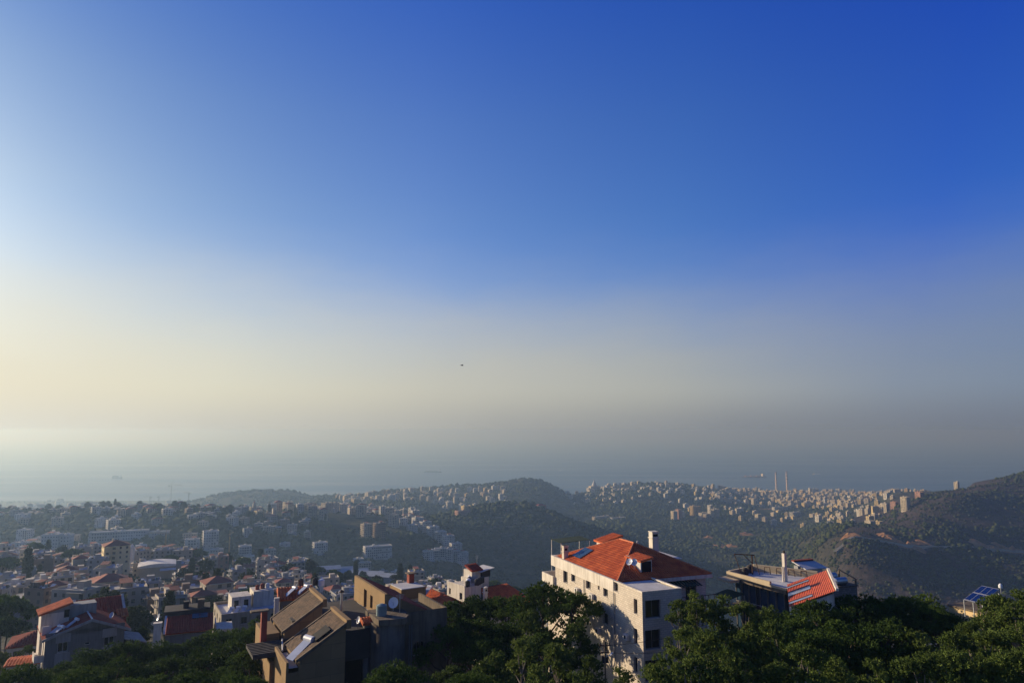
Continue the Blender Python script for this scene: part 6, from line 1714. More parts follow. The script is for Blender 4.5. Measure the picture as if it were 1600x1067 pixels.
def auto_label(zone, px_, D, col, fl, roof, kind):
    lm = min(LANDMARKS[zone], key=lambda l: ((l[1] - px_) / 60) ** 2 + ((math.log(l[2] / D)) / 0.25) ** 2)
    size = 'low' if fl <= 2 else 'mid-height' if fl <= 4 else 'tall'
    rf = 'red-roofed' if roof == 'hip' else 'flat-roofed'
    side = ('left of' if px_ < lm[1] - 18 else 'right of' if px_ > lm[1] + 18 else 'in line with')
    key = (col, size, rf, side, lm[0])
    COUNTS[key] = COUNTS.get(key, 0) + 1
    return key, COUNTS[key], kind
PENDING = []
# spots behind other things, where the photo shows nothing
HIDDEN = set([(-121,193),(-37,202),(-22,203),(-131,219),(-6,219),(-87,227),(-53,232),(-90,241),(7,245),(-72,254),(-49,258),(-18,258),(-155,261),(-204,267),(-96,267),(-39,272),(-72,274),(-46,275),(-119,277),(-8,278),(-214,282),(-64,282),(-1,286),(-130,292),(-222,293),(-162,293),(-52,294),(-40,301),(7,301),(-90,302),(-76,305),(-18,306),(-7,306),(-44,307),(-172,308),(-185,310),(-39,315),(-123,316),(1,316),(-166,317),(-25,317),(-18,317),(16,317),(-237,319),(-214,321),(-109,323),(-99,323),(-176,324),(-53,325),(-11,325),(-29,326),(2,326),(-63,329),(-214,331),(-91,331),(-7,331),(-248,333),(-200,333),(-100,333),(-21,333),(-37,337),(-48,338),(-67,339),(-259,340),(-100,341),(-209,342),(-84,343),(18,343),(-218,345),(-248,346),(-29,346),(5,346),(-180,348),(-149,349),(-5,351),(-39,352),(-18,352),(-231,354),(-209,354),(-51,354),(-241,355),(-67,355),(-269,356),(-162,356),(-104,356),(-126,357),(11,359),(-193,360),(-29,360),(-16,360),(1,361),(-117,363),(-46,363),(-99,364),(-65,364),(18,367),(-152,368),(-284,369),(-177,369),(-129,369),(-82,369),(-213,370),(-31,370),(11,371),(-44,373),(-119,374),(-57,374),(-168,375),(-109,376),(-96,377),(-234,378),(5,381),(-127,382),(-3,382),(20,382),(-175,384),(-50,384),(-199,385),(-34,386),(-22,389),(-301,392),(-51,392),(-59,394),(-102,396),(8,398),(-20,401),(-35,402),(-174,403),(-142,403),(2,405),(-311,406),(-296,407),(-133,408),(-46,408),(-9,408),(-55,410),(-167,411),(-76,411),(-67,412),(-307,414),(-3,415),(-49,417),(1,423),(-12,426),(-322,427),(-35,427),(-82,428),(-65,434),(-23,435),(-125,437),(-43,438),(-331,439),(-18,441),(-9,441),(-272,442),(-55,443),(13,443),(-111,445),(-27,446),(-13,448),(-62,452),(-92,454),(2,454),(-22,455),(-11,456),(-343,458),(-37,459),(5,460),(8,466),(-2,471),(-21,472),(-318,479),(-157,479),(6,479),(-345,480),(-367,481),(-38,482),(-278,485),(-357,489),(-345,489),(-140,490),(-135,495),(-126,495),(-379,496),(-367,496),(-324,498),(-357,500),(-371,507),(-292,512),(-20,514),(-11,518),(-88,520),(-390,521),(-70,525),(-301,530),(-49,534),(-13,543),(24,543),(-230,548),(-171,548),(-392,549),(-341,550),(-418,551),(-415,558),(-25,563),(-304,564),(-431,565),(-416,576),(-300,577),(-309,578),(-5,580),(-384,581),(-69,582),(24,585),(-433,588),(-392,588),(-330,589),(18,589),(-9,591),(-304,594),(-37,595),(-279,597),(12,597),(-454,600),(-461,607),(-445,611),(-212,614),(-297,615),(-36,620),(-182,628),(-38,628),(26,631),(33,631),(-463,632),(-255,632),(-345,633),(-311,634),(-216,634),(23,640),(-185,641),(-386,642),(-369,642),(-362,642),(-410,645),(-76,646),(-42,648),(-483,649),(-305,649),(-128,649),(-121,654),(-437,658),(-139,658),(-364,659),(-846,1197),(-394,1209),(-747,1215),(-345,1222),(-601,1258),(-752,1260),(-929,1263),(-847,1263)])
def free(x, y, r, k=1.0):
    return all((x - a) ** 2 + (y - b) ** 2 > (k * (r + c)) ** 2 for a, b, c in USED)
def quarter(zone, n, pxr, Dr, flr, wr, lod, hip, group, seed, cols=COLS, gap=1.0, fh=3.0, depthpow=1.0, test=None):
    g = random.Random(seed); made = 0; tries = 0
    while made < n and tries < n * 40:
        tries += 1
        px_ = g.uniform(*pxr); D = math.exp(g.uniform(math.log(Dr[0]), math.log(Dr[1]))) if depthpow == 0 else g.uniform(*Dr)
        if test and not test(px_, D, g): continue
        x, y = spot(px_, D); w = g.uniform(*wr); d = w * g.uniform(0.65, 1.0)
        if not free(x, y, 0.5 * math.hypot(w, d), gap): continue
        fl = g.randint(*flr); col = g.choice(cols); roof = 'hip' if g.random() < hip else 'flat'
        USED.append((x, y, 0.5 * math.hypot(w, d)))
        PENDING.append((zone, px_, D, x, y, w, d, fl, col, roof, lod, group, fh, math.radians(g.choice((25, 30, 35, 20, 40, -15, 10)) + g.uniform(-8, 8)), g.randint(0, 10 ** 6)))
        made += 1
# near town
quarter('near', 110, (-60, 420), (265, 645), (2, 5), (9, 15), 2, 0.12, TOWN, 1, gap=0.80)
quarter('near', 70, (400, 720), (290, 640), (2, 5), (9, 14), 2, 0.18, TOWN, 2, gap=0.80, test=lambda p, D, g: not (475 < p < 640 and D > 470))
quarter('near', 16, (700, 860), (280, 480), (2, 4), (9, 13), 2, 0.25, TOWN, 3, gap=0.8)
# left ridge
quarter('ridge', 66, (-20, 480), (1150, 1265), (2, 4), (10, 18), 1, 0.4, 'houses along the left ridge', 4, gap=0.75)
quarter('ridge', 36, (20, 640), (960, 1160), (2, 5), (11, 18), 1, 0.15, 'houses along the left ridge', 14, gap=0.9, cols=['white', 'grey', 'beige', 'white'])
# slope of blocks right of the ridge, then the far quarters
FAR = 'blocks of the quarters before the sea'
quarter('far', 95, (420, 650), (1290, 1850), (3, 7), (11, 18), 1, 0.12, FAR, 5, gap=0.8, cols=['cream', 'white', 'beige', 'cream', 'pink', 'white'])
quarter('far', 40, (-30, 330), (2250, 2650), (5, 11), (14, 26), 1, 0.1, FAR, 6, gap=0.9)
quarter('far', 120, (520, 790), (2250, 2880), (3, 8), (11, 19), 1, 0.1, FAR, 7, gap=0.9, cols=['cream', 'white', 'beige', 'cream', 'ochre'])
quarter('far', 130, (885, 1170), (2600, 3320), (2, 6), (10, 17), 1, 0.15, FAR, 8, gap=0.9, cols=['cream', 'white', 'cream', 'yellow', 'white'], test=lambda p, D, g: D > 2950 or g.random() < 0.3)
quarter('far', 34, (1030, 1310), (2250, 2800), (2, 6), (10, 18), 1, 0.1, FAR, 15, gap=0.9, cols=['cream', 'yellow', 'white'])
quarter('far', 520, (1110, 1485), (2650, 3900), (2, 6), (10, 20), 1, 0.05, FAR, 9, gap=0.85, cols=['cream', 'cream', 'yellow', 'white', 'yellow', 'beige', 'cream', 'ochre'], test=lambda p, D, g: D > 2850 or p > 1290)
quarter('far', 45, (1300, 1405), (1600, 2700), (2, 6), (10, 17), 1, 0.1, FAR, 10, gap=0.9, cols=['cream', 'white', 'cream', 'yellow'])
quarter('far', 110, (1120, 1470), (3800, 4700), (5, 11), (14, 24), 0, 0.0, FAR, 11, gap=0.9, cols=['cream', 'white', 'beige'])
quarter('far', 45, (-40, 420), (3000, 4500), (3, 9), (16, 34), 0, 0.0, FAR, 12, gap=0.9, cols=['white', 'beige', 'grey'])

quarter('near', 90, (-60, 430), (285, 640), (2, 4), (8, 12), 2, 0.12, TOWN, 16, gap=0.62)
quarter('near', 45, (420, 860), (300, 470), (2, 4), (8, 12), 2, 0.15, TOWN, 17, gap=0.62)

def raise_towns():
    """the largest in view become things of their own, the rest one mass"""
    size = lambda p: (p[5] * p[7] * 3.0) / (p[2] ** 2)
    order = sorted([p for p in PENDING if (round(p[3]), round(p[4])) not in HIDDEN], key=size, reverse=True)
    KEEP = 285
    keep = order[:KEEP]; rest = order[KEEP:]
    # labels: colour, height, roof, landmark, and a rank from the landmark outwards
    keyed = {}
    for p in keep:
        key, _, _ = auto_label(p[0], p[1], p[2], p[8], p[7], p[9], '')
        lm = next(l for z in LANDMARKS.values() for l in z if l[0] == key[4])
        dist = math.hypot((p[1] - lm[1]), 400 * math.log(p[2] / lm[2]))
        keyed.setdefault(key, []).append((dist, p))
    for key, v in keyed.items():
        v.sort(key=lambda t: t[0])
        for i, (_, p) in enumerate(v):
            zone, px_, D, x, y, w, d, fl, col, roof, lod, group, fh, rz, sd_ = p
            kind = 'house' if fl <= 2 else 'block'
            lab = '%s %s %s %s, %s nearest %s the %s' % (key[1], key[2], col, kind, ordn(i + 1), key[3], key[4])
            lab = lab.replace('nearest in line with', 'nearest behind or before') if False else lab
            block('house' if kind == 'house' else 'apartment_block', lab, 'house' if kind == 'house' else 'apartment block', x, y, gz(x, y), rz, w, d, fl, col, roof, lod, group, fh, sd_, wm=None)
    mbs = MB()
    for p in rest:
        zone, px_, D, x, y, w, d, fl, col, roof, lod, group, fh, rz, sd_ = p
        z = gz(x, y); h = fl * fh; c, s = math.cos(rz), math.sin(rz)
        b = MB(); b.box(-w / 2, w / 2, -d / 2, d / 2, -4, h, M_W[col]); b.box(-w / 2 + 0.4, w / 2 - 0.4, -d / 2 + 0.4, d / 2 - 0.4, h + 0.002, h + 0.1, M_TROOF); b.box(-2, 2, -2, 2, h + 0.1, h + 2.8, M_W[col])
        for k in range(fl):
            b.box(-w * 0.42, w * 0.42, -d / 2 - 0.08, d / 2 + 0.08, k * fh + 1.0, k * fh + 2.3, M_TWIN); b.box(-w / 2 - 0.08, w / 2 + 0.08, -d * 0.36, d * 0.36, k * fh + 1.05, k * fh + 2.25, M_TWIN)
        b.v = [(v[0] * c - v[1] * s + x, v[0] * s + v[1] * c + y, v[2] + z) for v in b.v]
        off = len(mbs.v); mbs.v += b.v; mbs.f += [tuple(i + off for i in f) for f in b.f]; mbs.m += [mbs.mi(b.mats[k]) for k in b.m]
    o = mbs.build('distant_city_blocks'); tag(o, 'mass of small distant pale blocks spread over the coast', 'city', None, 'stuff')
raise_towns()

# ------------------------------------------------------------------ landmarks on the ridges, the shore and the sea
def power_chimneys():
    C1 = mat('chimney_concrete', (0.72, 0.56, 0.44), 0.9, 0.15, 0.05); C2 = mat('chimney_dark_band', (0.16, 0.12, 0.10), 0.9, 0.2, 0.1)
    for i, (px_, D, top) in enumerate(((1218, 4950, 738.5), (1235, 5020, 737))):
        x, y = spot(px_, D); h = CAM_H + slope(top) * D
        r = thing('power_station_chimney', 'tall slender concrete chimney on the shore, %s of the two' % ('left and cleaner' if i == 0 else 'right and darker striped'), 'chimney', (x, y, 4), 0, 'twin chimneys of the power station')
        MB().tube((0, 0, -8), (0, 0, h - 4), 8, 5.6, 20, C1).build('shaft', r, smooth=False)
        MB().tube((0, 0, h - 4), (0, 0, h + 1), 5.9, 5.9, 20, C2).build('rim', r)
        for k in range(1 if i == 0 else 3):
            z = h * (0.92 - 0.14 * k); rr = 8 - 2.4 * z / h
            MB().tube((0, 0, z), (0, 0, z + 5), rr + 0.15, rr + 0.1, 20, C2).build('band', r)
power_chimneys()

def ship(px_, py, L_, rz, label, hull, house_at=-0.38, boxes=0, tall=1.0):
    p = atz(px_, py, 0)
    r = thing('cargo_ship' if L_ > 60 else 'motor_boat', label, 'ship' if L_ > 60 else 'boat', (p.x, p.y, 0), rz)
    w = L_ * 0.075 + 2; f = (L_ * 0.045 + 1) * tall
    P = [(-L_ / 2, -w), (L_ * 0.36, -w), (L_ / 2, 0), (L_ * 0.36, w), (-L_ / 2, w)]
    MB().prism(P, -1, f, hull).build('hull', r)
    MB().prism([(a * 0.98, b * 0.9) for a, b in P], f + 0.01, f + 0.4, M_DARKC).build('deck', r)
    hx = house_at * L_
    s = MB().box(hx - L_ * 0.05, hx + L_ * 0.05, -w * 0.9, w * 0.9, f + 0.4, f + L_ * 0.09, M_WHITE).build('superstructure', r)
    MB().box(hx - L_ * 0.03, hx + L_ * 0.055, -w, w, f + L_ * 0.09 + 0.01, f + L_ * 0.11, M_WHITE).build('bridge', s)
    MB().tube((hx - L_ * 0.04, 0, f + L_ * 0.08), (hx - L_ * 0.04, 0, f + L_ * 0.14), L_ * 0.015, n=8, m=M_DARKC).build('funnel', r)
    for k in range(boxes):
        x = -L_ * 0.26 + k * L_ * 0.6 / max(1, boxes - 1)
        MB().box(x - L_ * 0.035, x + L_ * 0.035, -w * 0.8, w * 0.8, f + 0.4, f + (3 + L_ * 0.012 * (1 + k % 2)) * tall, hull).build('cargo_hold', r)
HG = mat('hull_grey', (0.05, 0.055, 0.06), 0.6, 0.15, 0.05); HR = mat('hull_red', (0.34, 0.18, 0.15), 0.6, 0.15, 0.05); HW = mat('hull_white', (0.7, 0.7, 0.7), 0.5, 0.1, 0.05)
ship(182, 748, 125, 2.75, 'small grey cargo ship heading away at the far left of the sea', HG, -0.4, 5, 2.6)
ship(676, 738, 190, 3.1, 'long low grey cargo ship in mid sea', HG, -0.42, 7)
ship(1178, 746, 230, 3.2, 'large red-hulled tanker on the sea left of the twin chimneys', HR, -0.4, 6)
ship(1275, 741, 70, 0.1, 'small white ship right of the twin chimneys', HW, -0.2, 2)
ship(877, 735, 48, 0.4, 'tiny white boat above the bare domed hill', HW, -0.1, 0)

def tower_crane(px_, D, top_py, jib, label, rz, m, base_z=None):
    x, y = spot(px_, D); z = gz(x, y) if base_z is None else base_z
    h = CAM_H + slope(top_py) * D - z
    r = thing('tower_crane', label, 'crane', (x, y, z), rz, 'tower cranes')
    s = 1.1 if D < 1500 else 2.2; t = 0.16 * (1 if D < 1500 else 2.4)
    b = MB()
    for (a, c) in ((-s / 2, -s / 2), (s / 2, -s / 2), (s / 2, s / 2), (-s / 2, s / 2)): b.box(a - t, a + t, c - t, c + t, -2, h * 0.86, m)
    n = int(h / (s * 2))
    for k in range(n):
        z0, z1 = h * 0.86 * k / n, h * 0.86 * (k + 1) / n; sg = 1 if k % 2 else -1
        b.tube((-s / 2 * sg, -s / 2, z0), (s / 2 * sg, -s / 2, z1), t, n=4, m=m, caps=False); b.tube((-s / 2, -s / 2 * sg, z0), (-s / 2, s / 2 * sg, z1), t, n=4, m=m, caps=False)
    b.build('mast', r)
    b = MB(); b.tube((-jib * 0.3, 0, h * 0.88), (jib, 0, h * 0.88), t * 1.6, n=4, m=m); b.tube((0, 0, h * 0.93), (jib, 0, h * 0.89), t, n=4, m=m); b.build('jib', r)
    MB().tube((0, 0, h * 0.86), (0, 0, h), t * 1.5, t, 4, m).build('apex', r)
    b = MB(); b.tube((0, 0, h), (jib * 0.7, 0, h * 0.89), t * 0.6, n=4, m=m); b.tube((0, 0, h), (-jib * 0.28, 0, h * 0.885), t * 0.6, n=4, m=m); b.build('tie_bars', r)
    MB().box(-jib * 0.3, -jib * 0.2, -s * 0.6, s * 0.6, h * 0.84, h * 0.878, M_DARKC).build('counterweight', r)
    MB().box(-0.9 * s, -0.1, -s * 1.1, -s * 0.55, h * 0.82, h * 0.86, M_GLASS).build('cab', r)
CY = mat('crane_yellow', (0.40, 0.26, 0.06), 0.6, 0.15, 0.5); CG = mat('crane_grey', (0.20, 0.20, 0.21), 0.6, 0.15, 0.5)
tower_crane(262, 3500, 753, 48, 'tallest thin crane on the hazy coast', 0.5, CG)
tower_crane(290, 3400, 767, 44, 'shorter thin crane right of the tallest on the hazy coast', 2.6, CG)
tower_crane(243, 3600, 772, 40, 'low crane left of the tallest on the hazy coast', 1.2, CG)
tower_crane(229, 3600, 773, 40, 'outermost low crane on the hazy coast', 2.9, CG)
tower_crane(258, 930, 826, 26, 'yellow tower crane over the frame of a new building', 2.9, CY)
tower_crane(358, 960, 827, 20, 'rust-brown tower crane mast beside the white blocks', 1.7, CY)

def ridge_tower():
    x, y = spot(394, 1245); z = gz(x, y); h = CAM_H + slope(783) * 1245 - z
    r = thing('bell_tower', 'slim pale tower standing up from the left ridge', 'tower', (x, y, z), 0.5)
    MB().box(-2.2, 2.2, -2.2, 2.2, -3, h * 0.8, M_W['cream']).build('shaft', r)
    MB().box(-1.7, 1.7, -1.7, 1.7, h * 0.8 + 0.01, h * 0.92, M_W['cream']).build('belfry', r)
    for a, c in ((-1, 0), (1, 0)): MB().box(a * 1.72 - 0.03, a * 1.72 + 0.03, -0.6, 0.6, h * 0.83, h * 0.9, M_TWIN).build('opening', r)
    b = MB(); b.add([(-1.8, -1.8, h * 0.92), (1.8, -1.8, h * 0.92), (1.8, 1.8, h * 0.92), (-1.8, 1.8, h * 0.92), (0, 0, h)], [(0, 1, 4), (1, 2, 4), (2, 3, 4), (3, 0, 4)], M_TTILE); b.build('spire', r)
ridge_tower()
def basilica():
    x, y = spot(930, 3230); z = gz(x, y)
    r = thing('hilltop_basilica', 'pale basilica with pointed crown and statue on the hilltop', 'church', (x, y, z), 0.3)
    MB().box(-22, 22, -14, 14, -10, 22, M_W['cream']).build('nave', r); MB().box(-34, -22.02, -10, 10, -10, 14, M_W['cream']).build('wing', r); MB().box(22.02, 40, -10, 10, -10, 16, M_W['cream']).build('wing', r)
    MB().tube((0, 0, 22), (0, 0, 44), 13, 3.0, 12, M_W['white']).build('cone_roof', r); MB().tube((0, 0, 44), (0, 0, 56), 1.6, 0.6, 8, M_W['white']).build('statue', r)
    for i in range(6): MB().box(-20 + 7 * i, -17 + 7 * i, -14.1, -14.0, 2, 15, M_TWIN).build('window', r)
basilica()
def concrete_frame():
    x, y = spot(256, 935); z = gz(x, y) + 5
    r = thing('building_frame', 'bare concrete frame of a new building under the yellow crane', 'building', (x, y, z), 0.35)
    for k in range(6): MB().box(-9, 9, -7, 7, 3.4 * k + 3.0, 3.4 * k + 3.3, M_CONC).build('slab', r)
    for i in range(4):
        for j in range(3): MB().box(-8.8 + 5.7 * i, -8.3 + 5.7 * i, -6.8 + 6.4 * j, -6.3 + 6.4 * j, -4, 20, M_CONC).build('column', r)
concrete_frame()

# hillside road with its pale retaining wall, on the dry hill
def hill_road():
    P = [(1304, 1190), (1330, 1206), (1360, 1216), (1400, 1238), (1450, 1252), (1490, 1266), (1530, 1282), (1570, 1300), (1620, 1312)]
    pts = [Vector((*spot(a, b), 0)) for a, b in P]; fine = []
    for i in range(len(pts) - 1):
        for k in range(8): fine.append(pts[i].lerp(pts[i + 1], k / 8))
    V = []; W = []
    zz = [gz(p.x, p.y) for p in fine]
    zs = [sum(zz[max(0, i - 5):i + 6]) / len(zz[max(0, i - 5):i + 6]) for i in range(len(zz))]
    for i, p in enumerate(fine[:-1]):
        d = (fine[i + 1] - p).normalized(); nrm = Vector((-d.y, d.x, 0)) * 3.6; z = max(zs[i], gz(p.x, p.y) - 1.0) + 1.6
        a, b = p - nrm, p + nrm
        V += [(a.x, a.y, z), (b.x, b.y, z)]; W += [(a.x, a.y, z - 6), (a.x, a.y, z + 0.9), (a.x + nrm.x * 0.12, a.y + nrm.y * 0.12, z + 0.9), (a.x + nrm.x * 0.12, a.y + nrm.y * 0.12, z - 6)]
    n = len(V) // 2
    o = MB().add(V, [(2 * i, 2 * i + 2, 2 * i + 3, 2 * i + 1) for i in range(n - 1)], M_ASPH).build('hillside_road'); o['kind'] = 'structure'
    F = [(4 * i + k, 4 * i + 4 + k, 4 * i + 5 + k, 4 * i + 1 + k) for i in range(n - 1) for k in range(3)]
    o = MB().add(W, F, M_W['cream']).build('retaining_wall'); tag(o, 'long pale retaining wall of the road cut into the dry hill', 'wall')
hill_road()

# raw earth banks where the hill was cut
M_EARTH = mat('raw_orange_earth', (0.46, 0.25, 0.12), 0.95, 0.35, 0.12, color2=(0.26, 0.14, 0.075), detail=8, bump=0.8, bscale=0.5)
def earth_bank(px0, px1, D, H, label, turn=0.75, seed=0):
    g = random.Random(seed)
    a = Vector((*spot(px0, D), 0)); b = Vector((*spot(px1, D), 0)); w = (b - a).length
    mid = (a + b) / 2; d = Vector((math.cos(turn), -math.sin(turn), 0)); L_ = w / math.cos(turn); nrm = Vector((-d.y, d.x, 0)) * -1
    if nrm.x > 0: nrm = -nrm
    n = max(8, int(L_ / 3)); m = 6; V = []
    z0 = gz(mid.x, mid.y)
    for i in range(n + 1):
        t = i / n; p = mid + d * (L_ * (t - 0.5)); env = max(0.05, math.sin(math.pi * min(1, max(0, 0.04 + 0.92 * t)))) ** 0.45
        top = H * 0.62 * env * (0.75 + 0.5 * noise_1(i * 0.55 + seed)); zb = min(gz(p.x, p.y), z0 + 6)
        for j in range(m + 1):
            s = j / m; q = p - nrm * (s * H * 0.55) + nrm * (1.6 * noise_1(i * 0.7 + j * 1.3 + seed * 3))
            V.append((q.x, q.y, zb - 3 + (top + 3) * s))
        q = p - nrm * (H * 0.55 + 14); V.append((q.x, q.y, min(gz(q.x, q.y), zb + top) - 1.0))
    k = m + 2
    F = [(i * k + j, (i + 1) * k + j, (i + 1) * k + j + 1, i * k + j + 1) for i in range(n) for j in range(k - 1)]
    o = MB().add(V, F, M_EARTH).build('earth_bank'); tag(o, label, 'earth bank', 'raw earth cuts on the hillsides')
    for i in range(0, n, 2):
        p = mid + d * (L_ * (i / n - 0.5)); USED.append((p.x, p.y, 9)); USED.append((p.x + nrm.x * 16, p.y + nrm.y * 16, 12))
def noise_1(t):
    i = math.floor(t); f = t - i; h = lambda k: (math.sin(k * 127.1) * 43758.5453) % 1.0
    f = f * f * (3 - 2 * f); return (h(i) * (1 - f) + h(i + 1) * f) * 2 - 1
earth_bank(1376, 1432, 1250, 17, 'largest bare orange earth cut above the road on the dry hill', 0.7, 1)
earth_bank(1318, 1346, 1222, 11, 'terraced orange earth wall at the city end of the hill road', 0.6, 2)
earth_bank(1434, 1452, 1262, 7, 'low orange cut where the road leaves the largest bare cut', 0.6, 3)
earth_bank(1522, 1546, 1300, 20, 'steep orange scar in the gully of the dry hill', 0.95, 4)
earth_bank(1556, 1590, 1312, 17, 'broad orange scar above the solar array', 0.6, 5)
earth_bank(1594, 1625, 1300, 12, 'orange scar at the right frame edge', 0.6, 6)
earth_bank(1116, 1148, 1800, 13, 'tan scar on the wooded slope below the ravine towers', 0.6, 7)
earth_bank(1146, 1176, 2060, 10, 'tan terrace cut behind the lone cream block', 0.5, 8)
earth_bank(1100, 1112, 1960, 12, 'small tan scar left of the larger one on the wooded slope', 0.6, 9)
earth_bank(1195, 1212, 2500, 12, 'pale cutting near the white factory', 0.5, 10)

# ------------------------------------------------------------------ trees of the towns, one by one
CR_T = [crown_mesh('town_tree_crown', 300 + i, 4.0, 6.5, 'round', M_BROAD, 0.75, 0.32, 0.35) for i in range(3)]
CR_TP = [crown_mesh('town_pine_crown', 320 + i, 5.0, 3.6, 'umbrella', M_PINE, 0.8, 0.32, 0.3) for i in range(2)]
CR_C = [crown_mesh('cypress_crown', 330, 1.5, 11, 'cypress', M_BROAD, 0.7, 0.3, 0.6)]
TR_T = trunk_mesh('town_tree_trunk', CR_T[0][1], 3.2, 0.25, M_BARK, (0, 0), 6, 9)
def town_trees():
    g = random.Random(77); made = 0; kinds = {}
    spec = [('near', 170, (-60, 860), (190, 660)), ('ridge', 60, (-20, 540), (1180, 1270))]
    for zone, n, pxr, Dr in spec:
        made = tries = 0
        while made < n and tries < n * 40:
            tries += 1
            px_ = g.uniform(*pxr); D = math.sqrt(g.uniform(Dr[0] ** 2, Dr[1] ** 2)); x, y = spot(px_, D)
            if not free(x, y, 2.0, 0.85): continue
            k = g.random(); s = g.uniform(0.8, 1.7)
            if k < 0.6: nm, me, zc, lab = 'round_tree', g.choice(CR_T)[0], 2.4, 'round leafy tree'
            elif k < 0.88: nm, me, zc, lab = 'town_pine', g.choice(CR_TP)[0], 5.5, 'umbrella pine'
            else: nm, me, zc, lab = 'cypress', CR_C[0][0], 1.0, 'slender cypress'
            lm = min(LANDMARKS[zone], key=lambda l: ((l[1] - px_) / 60) ** 2 + (math.log(l[2] / D) / 0.25) ** 2)
            side = ('left of' if px_ < lm[1] else 'right of') + (' and behind' if D > lm[2] else ' and before')
            kk = (lab, side, lm[0]); kinds.setdefault(kk, []).append((math.hypot(px_ - lm[1], 400 * math.log(D / lm[2])), nm, me, zc, x, y, s))
            USED.append((x, y, 3.0 * s)); made += 1
            if (round(x), round(y)) in HIDDEN: kinds[kk].pop()
    for (lab, side, lm), v in kinds.items():
        v.sort(key=lambda t: t[0])
        for i, (_, nm, me, zc, x, y, s) in enumerate(v):
            t = thing(nm, '%s dark %s %s the %s' % (ordn(i + 1), lab, side, lm), 'tree', (x, y, gz(x, y)), g.uniform(0, 6.28), 'trees between the town houses')
            t.scale = (s, s, s * g.uniform(0.9, 1.15))
            c = link('crown', me, t); c.location = (0, 0, zc)
            tr = link('trunk', TR_T, t); tr.scale = (1, 1, (zc + 1.2) / 3.2)
town_trees()

# ------------------------------------------------------------------ woods and scrub, one mass per hillside
def ico():
    import bmesh
    b = bmesh.new(); bmesh.ops.create_icosphere(b, subdivisions=1, radius=1.0)
    V = np.array([v.co[:] for v in b.verts]); F = np.array([[v.index for v in f.verts] for f in b.faces]); b.free()
    b = bmesh.new(); bmesh.ops.create_icosphere(b, subdivisions=2, radius=1.0)
    V2 = np.array([v.co[:] for v in b.verts]); F2 = np.array([[v.index for v in f.verts] for f in b.faces]); b.free()
    return (V, F), (V2, F2)
ICO1, ICO2 = ico()
def wood(name, label, n, pxr, Dr, size, m, seed, fine=False, flat=0.8, test=None, clear=0.9, patch=-0.12):
    g = np.random.default_rng(seed)
    px_ = g.uniform(*pxr, n); D = np.sqrt(g.uniform(Dr[0] ** 2, Dr[1] ** 2, n))
    x = (px_ - 800) / FPX / 1.018 * D; y = D
    keep = np.ones(n, bool)
    pn = fbm(x / 130.0, y / 130.0, seed + 70, 4)
    if test is not None: keep &= test(px_, D, x, y, g)
    keep &= (pn > patch) | (g.random(n) < 0.22)
    U = np.array(USED)
    for (a, b, c) in U:
        keep &= (x - a) ** 2 + (y - b) ** 2 > (clear * c) ** 2
    for (ex, ey, rx_, ry) in EARTH:
        keep &= ((x - ex) / rx_) ** 2 + ((y - ey) / ry) ** 2 > 1.0
    x, y = x[keep], y[keep]; n = len(x)
    z = ground(x, y)
    s = g.uniform(*size, n) * (0.7 + 0.7 * g.random(n) ** 2) * (1 + 0.5 * np.clip(pn[keep], -0.6, 0.8))
    V0, F0 = ICO2 if fine else ICO1
    nv = len(V0)
    T = np.repeat(V0[None], n, 0)
    T = T * (1 + g.uniform(-0.34, 0.34, (n, nv, 1)))
    T[:, :, 2] *= flat * g.uniform(0.75, 1.3, (n, 1))
    T = T * s[:, None, None] + np.stack([x, y, z + s * 0.35 * flat], 1)[:, None, :]
    F = (F0[None] + (np.arange(n) * nv)[:, None, None]).reshape(-1, 3)
    me = np_mesh(name, T.reshape(-1, 3), F, [m])
    o = link(name, me); tag(o, label, 'woodland', None, 'stuff')
    return o
def far_leaf(name, stops, scale=0.02):
    m = bpy.data.materials.new(name); m.use_nodes = True
    nt = m.node_tree; N, L = nt.nodes.new, nt.links.new
    p = nt.nodes['Principled BSDF']; p.inputs['Roughness'].default_value = 0.95; p.inputs['Specular IOR Level'].default_value = 0.05
    tc = N('ShaderNodeTexCoord'); nz = N('ShaderNodeTexNoise'); nz.inputs['Scale'].default_value = scale; nz.inputs['Detail'].default_value = 9; nz.inputs['Roughness'].default_value = 0.75
    L(tc.outputs['Object'], nz.inputs['Vector']); r = N('ShaderNodeValToRGB'); SKYRAMP(r.color_ramp, stops); L(nz.outputs[0], r.inputs[0]); L(r.outputs[0], p.inputs['Base Color'])
    return m
M_FW = far_leaf('valley_wood', [(0.3, (0.022, 0.035, 0.014)), (0.5, (0.045, 0.06, 0.022)), (0.7, (0.085, 0.09, 0.035))])
M_FS = far_leaf('dry_scrub', [(0.3, (0.016, 0.026, 0.012)), (0.5, (0.032, 0.04, 0.02)), (0.64, (0.06, 0.055, 0.038)), (0.8, (0.10, 0.085, 0.065))], 0.03)
wood('valley_woodland', 'dark woodland on the near valley side across from the town', 8500, (-60, 720), (880, 1260), (3.0, 5.5), M_FW, 1, True)
wood('terraced_hill_woodland', 'woods and orchards over the terraced hill', 5200, (640, 1030), (1180, 1680), (2.4, 5.0), M_FW, 2, True, test=lambda p, D, x, y, g: (g.random(len(p)) < np.where((p < 860) & (D > 1460), 0.35, 1.0)))
wood('ravine_woodland', 'woods on the slopes above the dark ravine', 12000, (900, 1330), (1350, 2700), (3.0, 6.0), M_FW, 3)
wood('far_ridge_woodland', 'woods on the far ridges before the sea', 12000, (280, 1180), (1400, 3350), (4.0, 7.5), M_FW, 4)
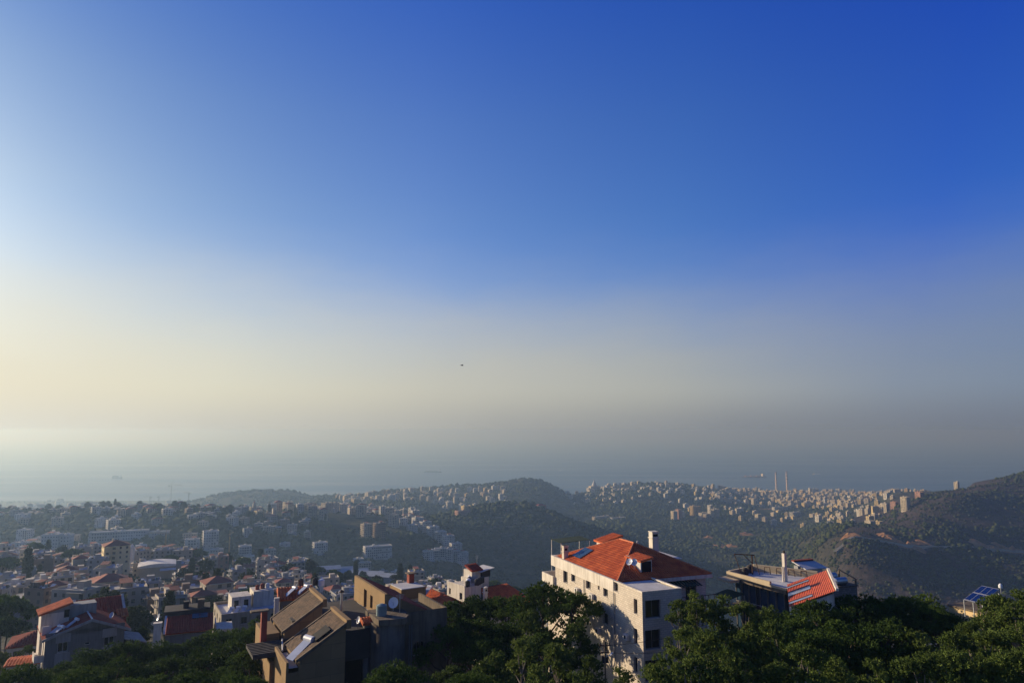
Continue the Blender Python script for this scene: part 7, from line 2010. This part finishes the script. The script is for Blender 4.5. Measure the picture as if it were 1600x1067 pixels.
wood('dry_hill_scrub', 'scrub and small trees over the dry hill', 17000, (1200, 1720), (940, 1800), (1.0, 3.6), M_FS, 5, patch=-0.6, test=lambda p, D, x, y, g: (fbm(x / 70, y / 70, 9, 4) > 0.0) | (g.random(len(p)) < 0.28))
wood('hill_crest_woodland', 'green woods on the crest and shoulder of the dry hill', 5000, (1290, 1700), (1000, 1800), (2.0, 4.5), M_FW, 8, test=lambda p, D, x, y, g: (fbm(x / 110, y / 110, 31, 3) > 0.12) | ((p > 1440) & (D > 1640)) | ((p > 1390) & (p < 1490) & (D > 1330) & (g.random(len(p)) < 0.7)))
wood('coastal_trees', 'trees scattered between the coastal blocks', 5000, (-60, 1500), (2500, 4500), (4.0, 7.0), M_FW, 6)
wood('town_shrubs', 'shrubs and garden trees between the near houses', 2800, (-60, 880), (255, 700), (0.9, 2.3), M_FW, 7, True, clear=0.75)

# ------------------------------------------------------------------ a gull over the sea
def gull():
    p = at(722, 571, 105)
    r = thing('gull', 'small dark gull gliding high over the sea', 'bird', p, 0.5)
    G = mat('gull_feathers', (0.10, 0.10, 0.11), 0.8, 0.2, 4.0)
    b = MB(); rings = [(-0.22, 0.01), (-0.1, 0.05), (0.02, 0.065), (0.14, 0.045), (0.2, 0.03), (0.25, 0.01)]
    V = []; F = []; n = 8
    for (x, rr) in rings:
        for k in range(n):
            t = k * 2 * math.pi / n; V.append((x, rr * math.cos(t), rr * 0.85 * math.sin(t)))
    for i in range(len(rings) - 1):
        for k in range(n): F.append((i * n + k, i * n + (k + 1) % n, (i + 1) * n + (k + 1) % n, (i + 1) * n + k))
    for s in (-1, 1):   # wings, bent at the wrist, tapered
        o = len(V)
        V += [(0.08, s * 0.04, 0.02), (-0.06, s * 0.04, 0.02), (0.10, s * 0.26, 0.13), (-0.05, s * 0.26, 0.13), (-0.02, s * 0.58, 0.05), (-0.08, s * 0.56, 0.05), (0.08, s * 0.04, 0.035), (-0.06, s * 0.04, 0.03), (0.10, s * 0.26, 0.145), (-0.05, s * 0.26, 0.14)]
        F += [(o, o + 1, o + 3, o + 2), (o + 2, o + 3, o + 5, o + 4), (o + 6, o + 8, o + 9, o + 7), (o + 8, o + 4, o + 5, o + 9), (o, o + 2, o + 8, o + 6), (o + 1, o + 7, o + 9, o + 3), (o + 2, o + 4, o + 8)]
    o = len(V); V += [(-0.2, 0, 0.01), (-0.34, 0.06, 0.01), (-0.34, -0.06, 0.01)]; F += [(o, o + 1, o + 2)]
    b.add(V, F, G); b.build('body', r)
gull()
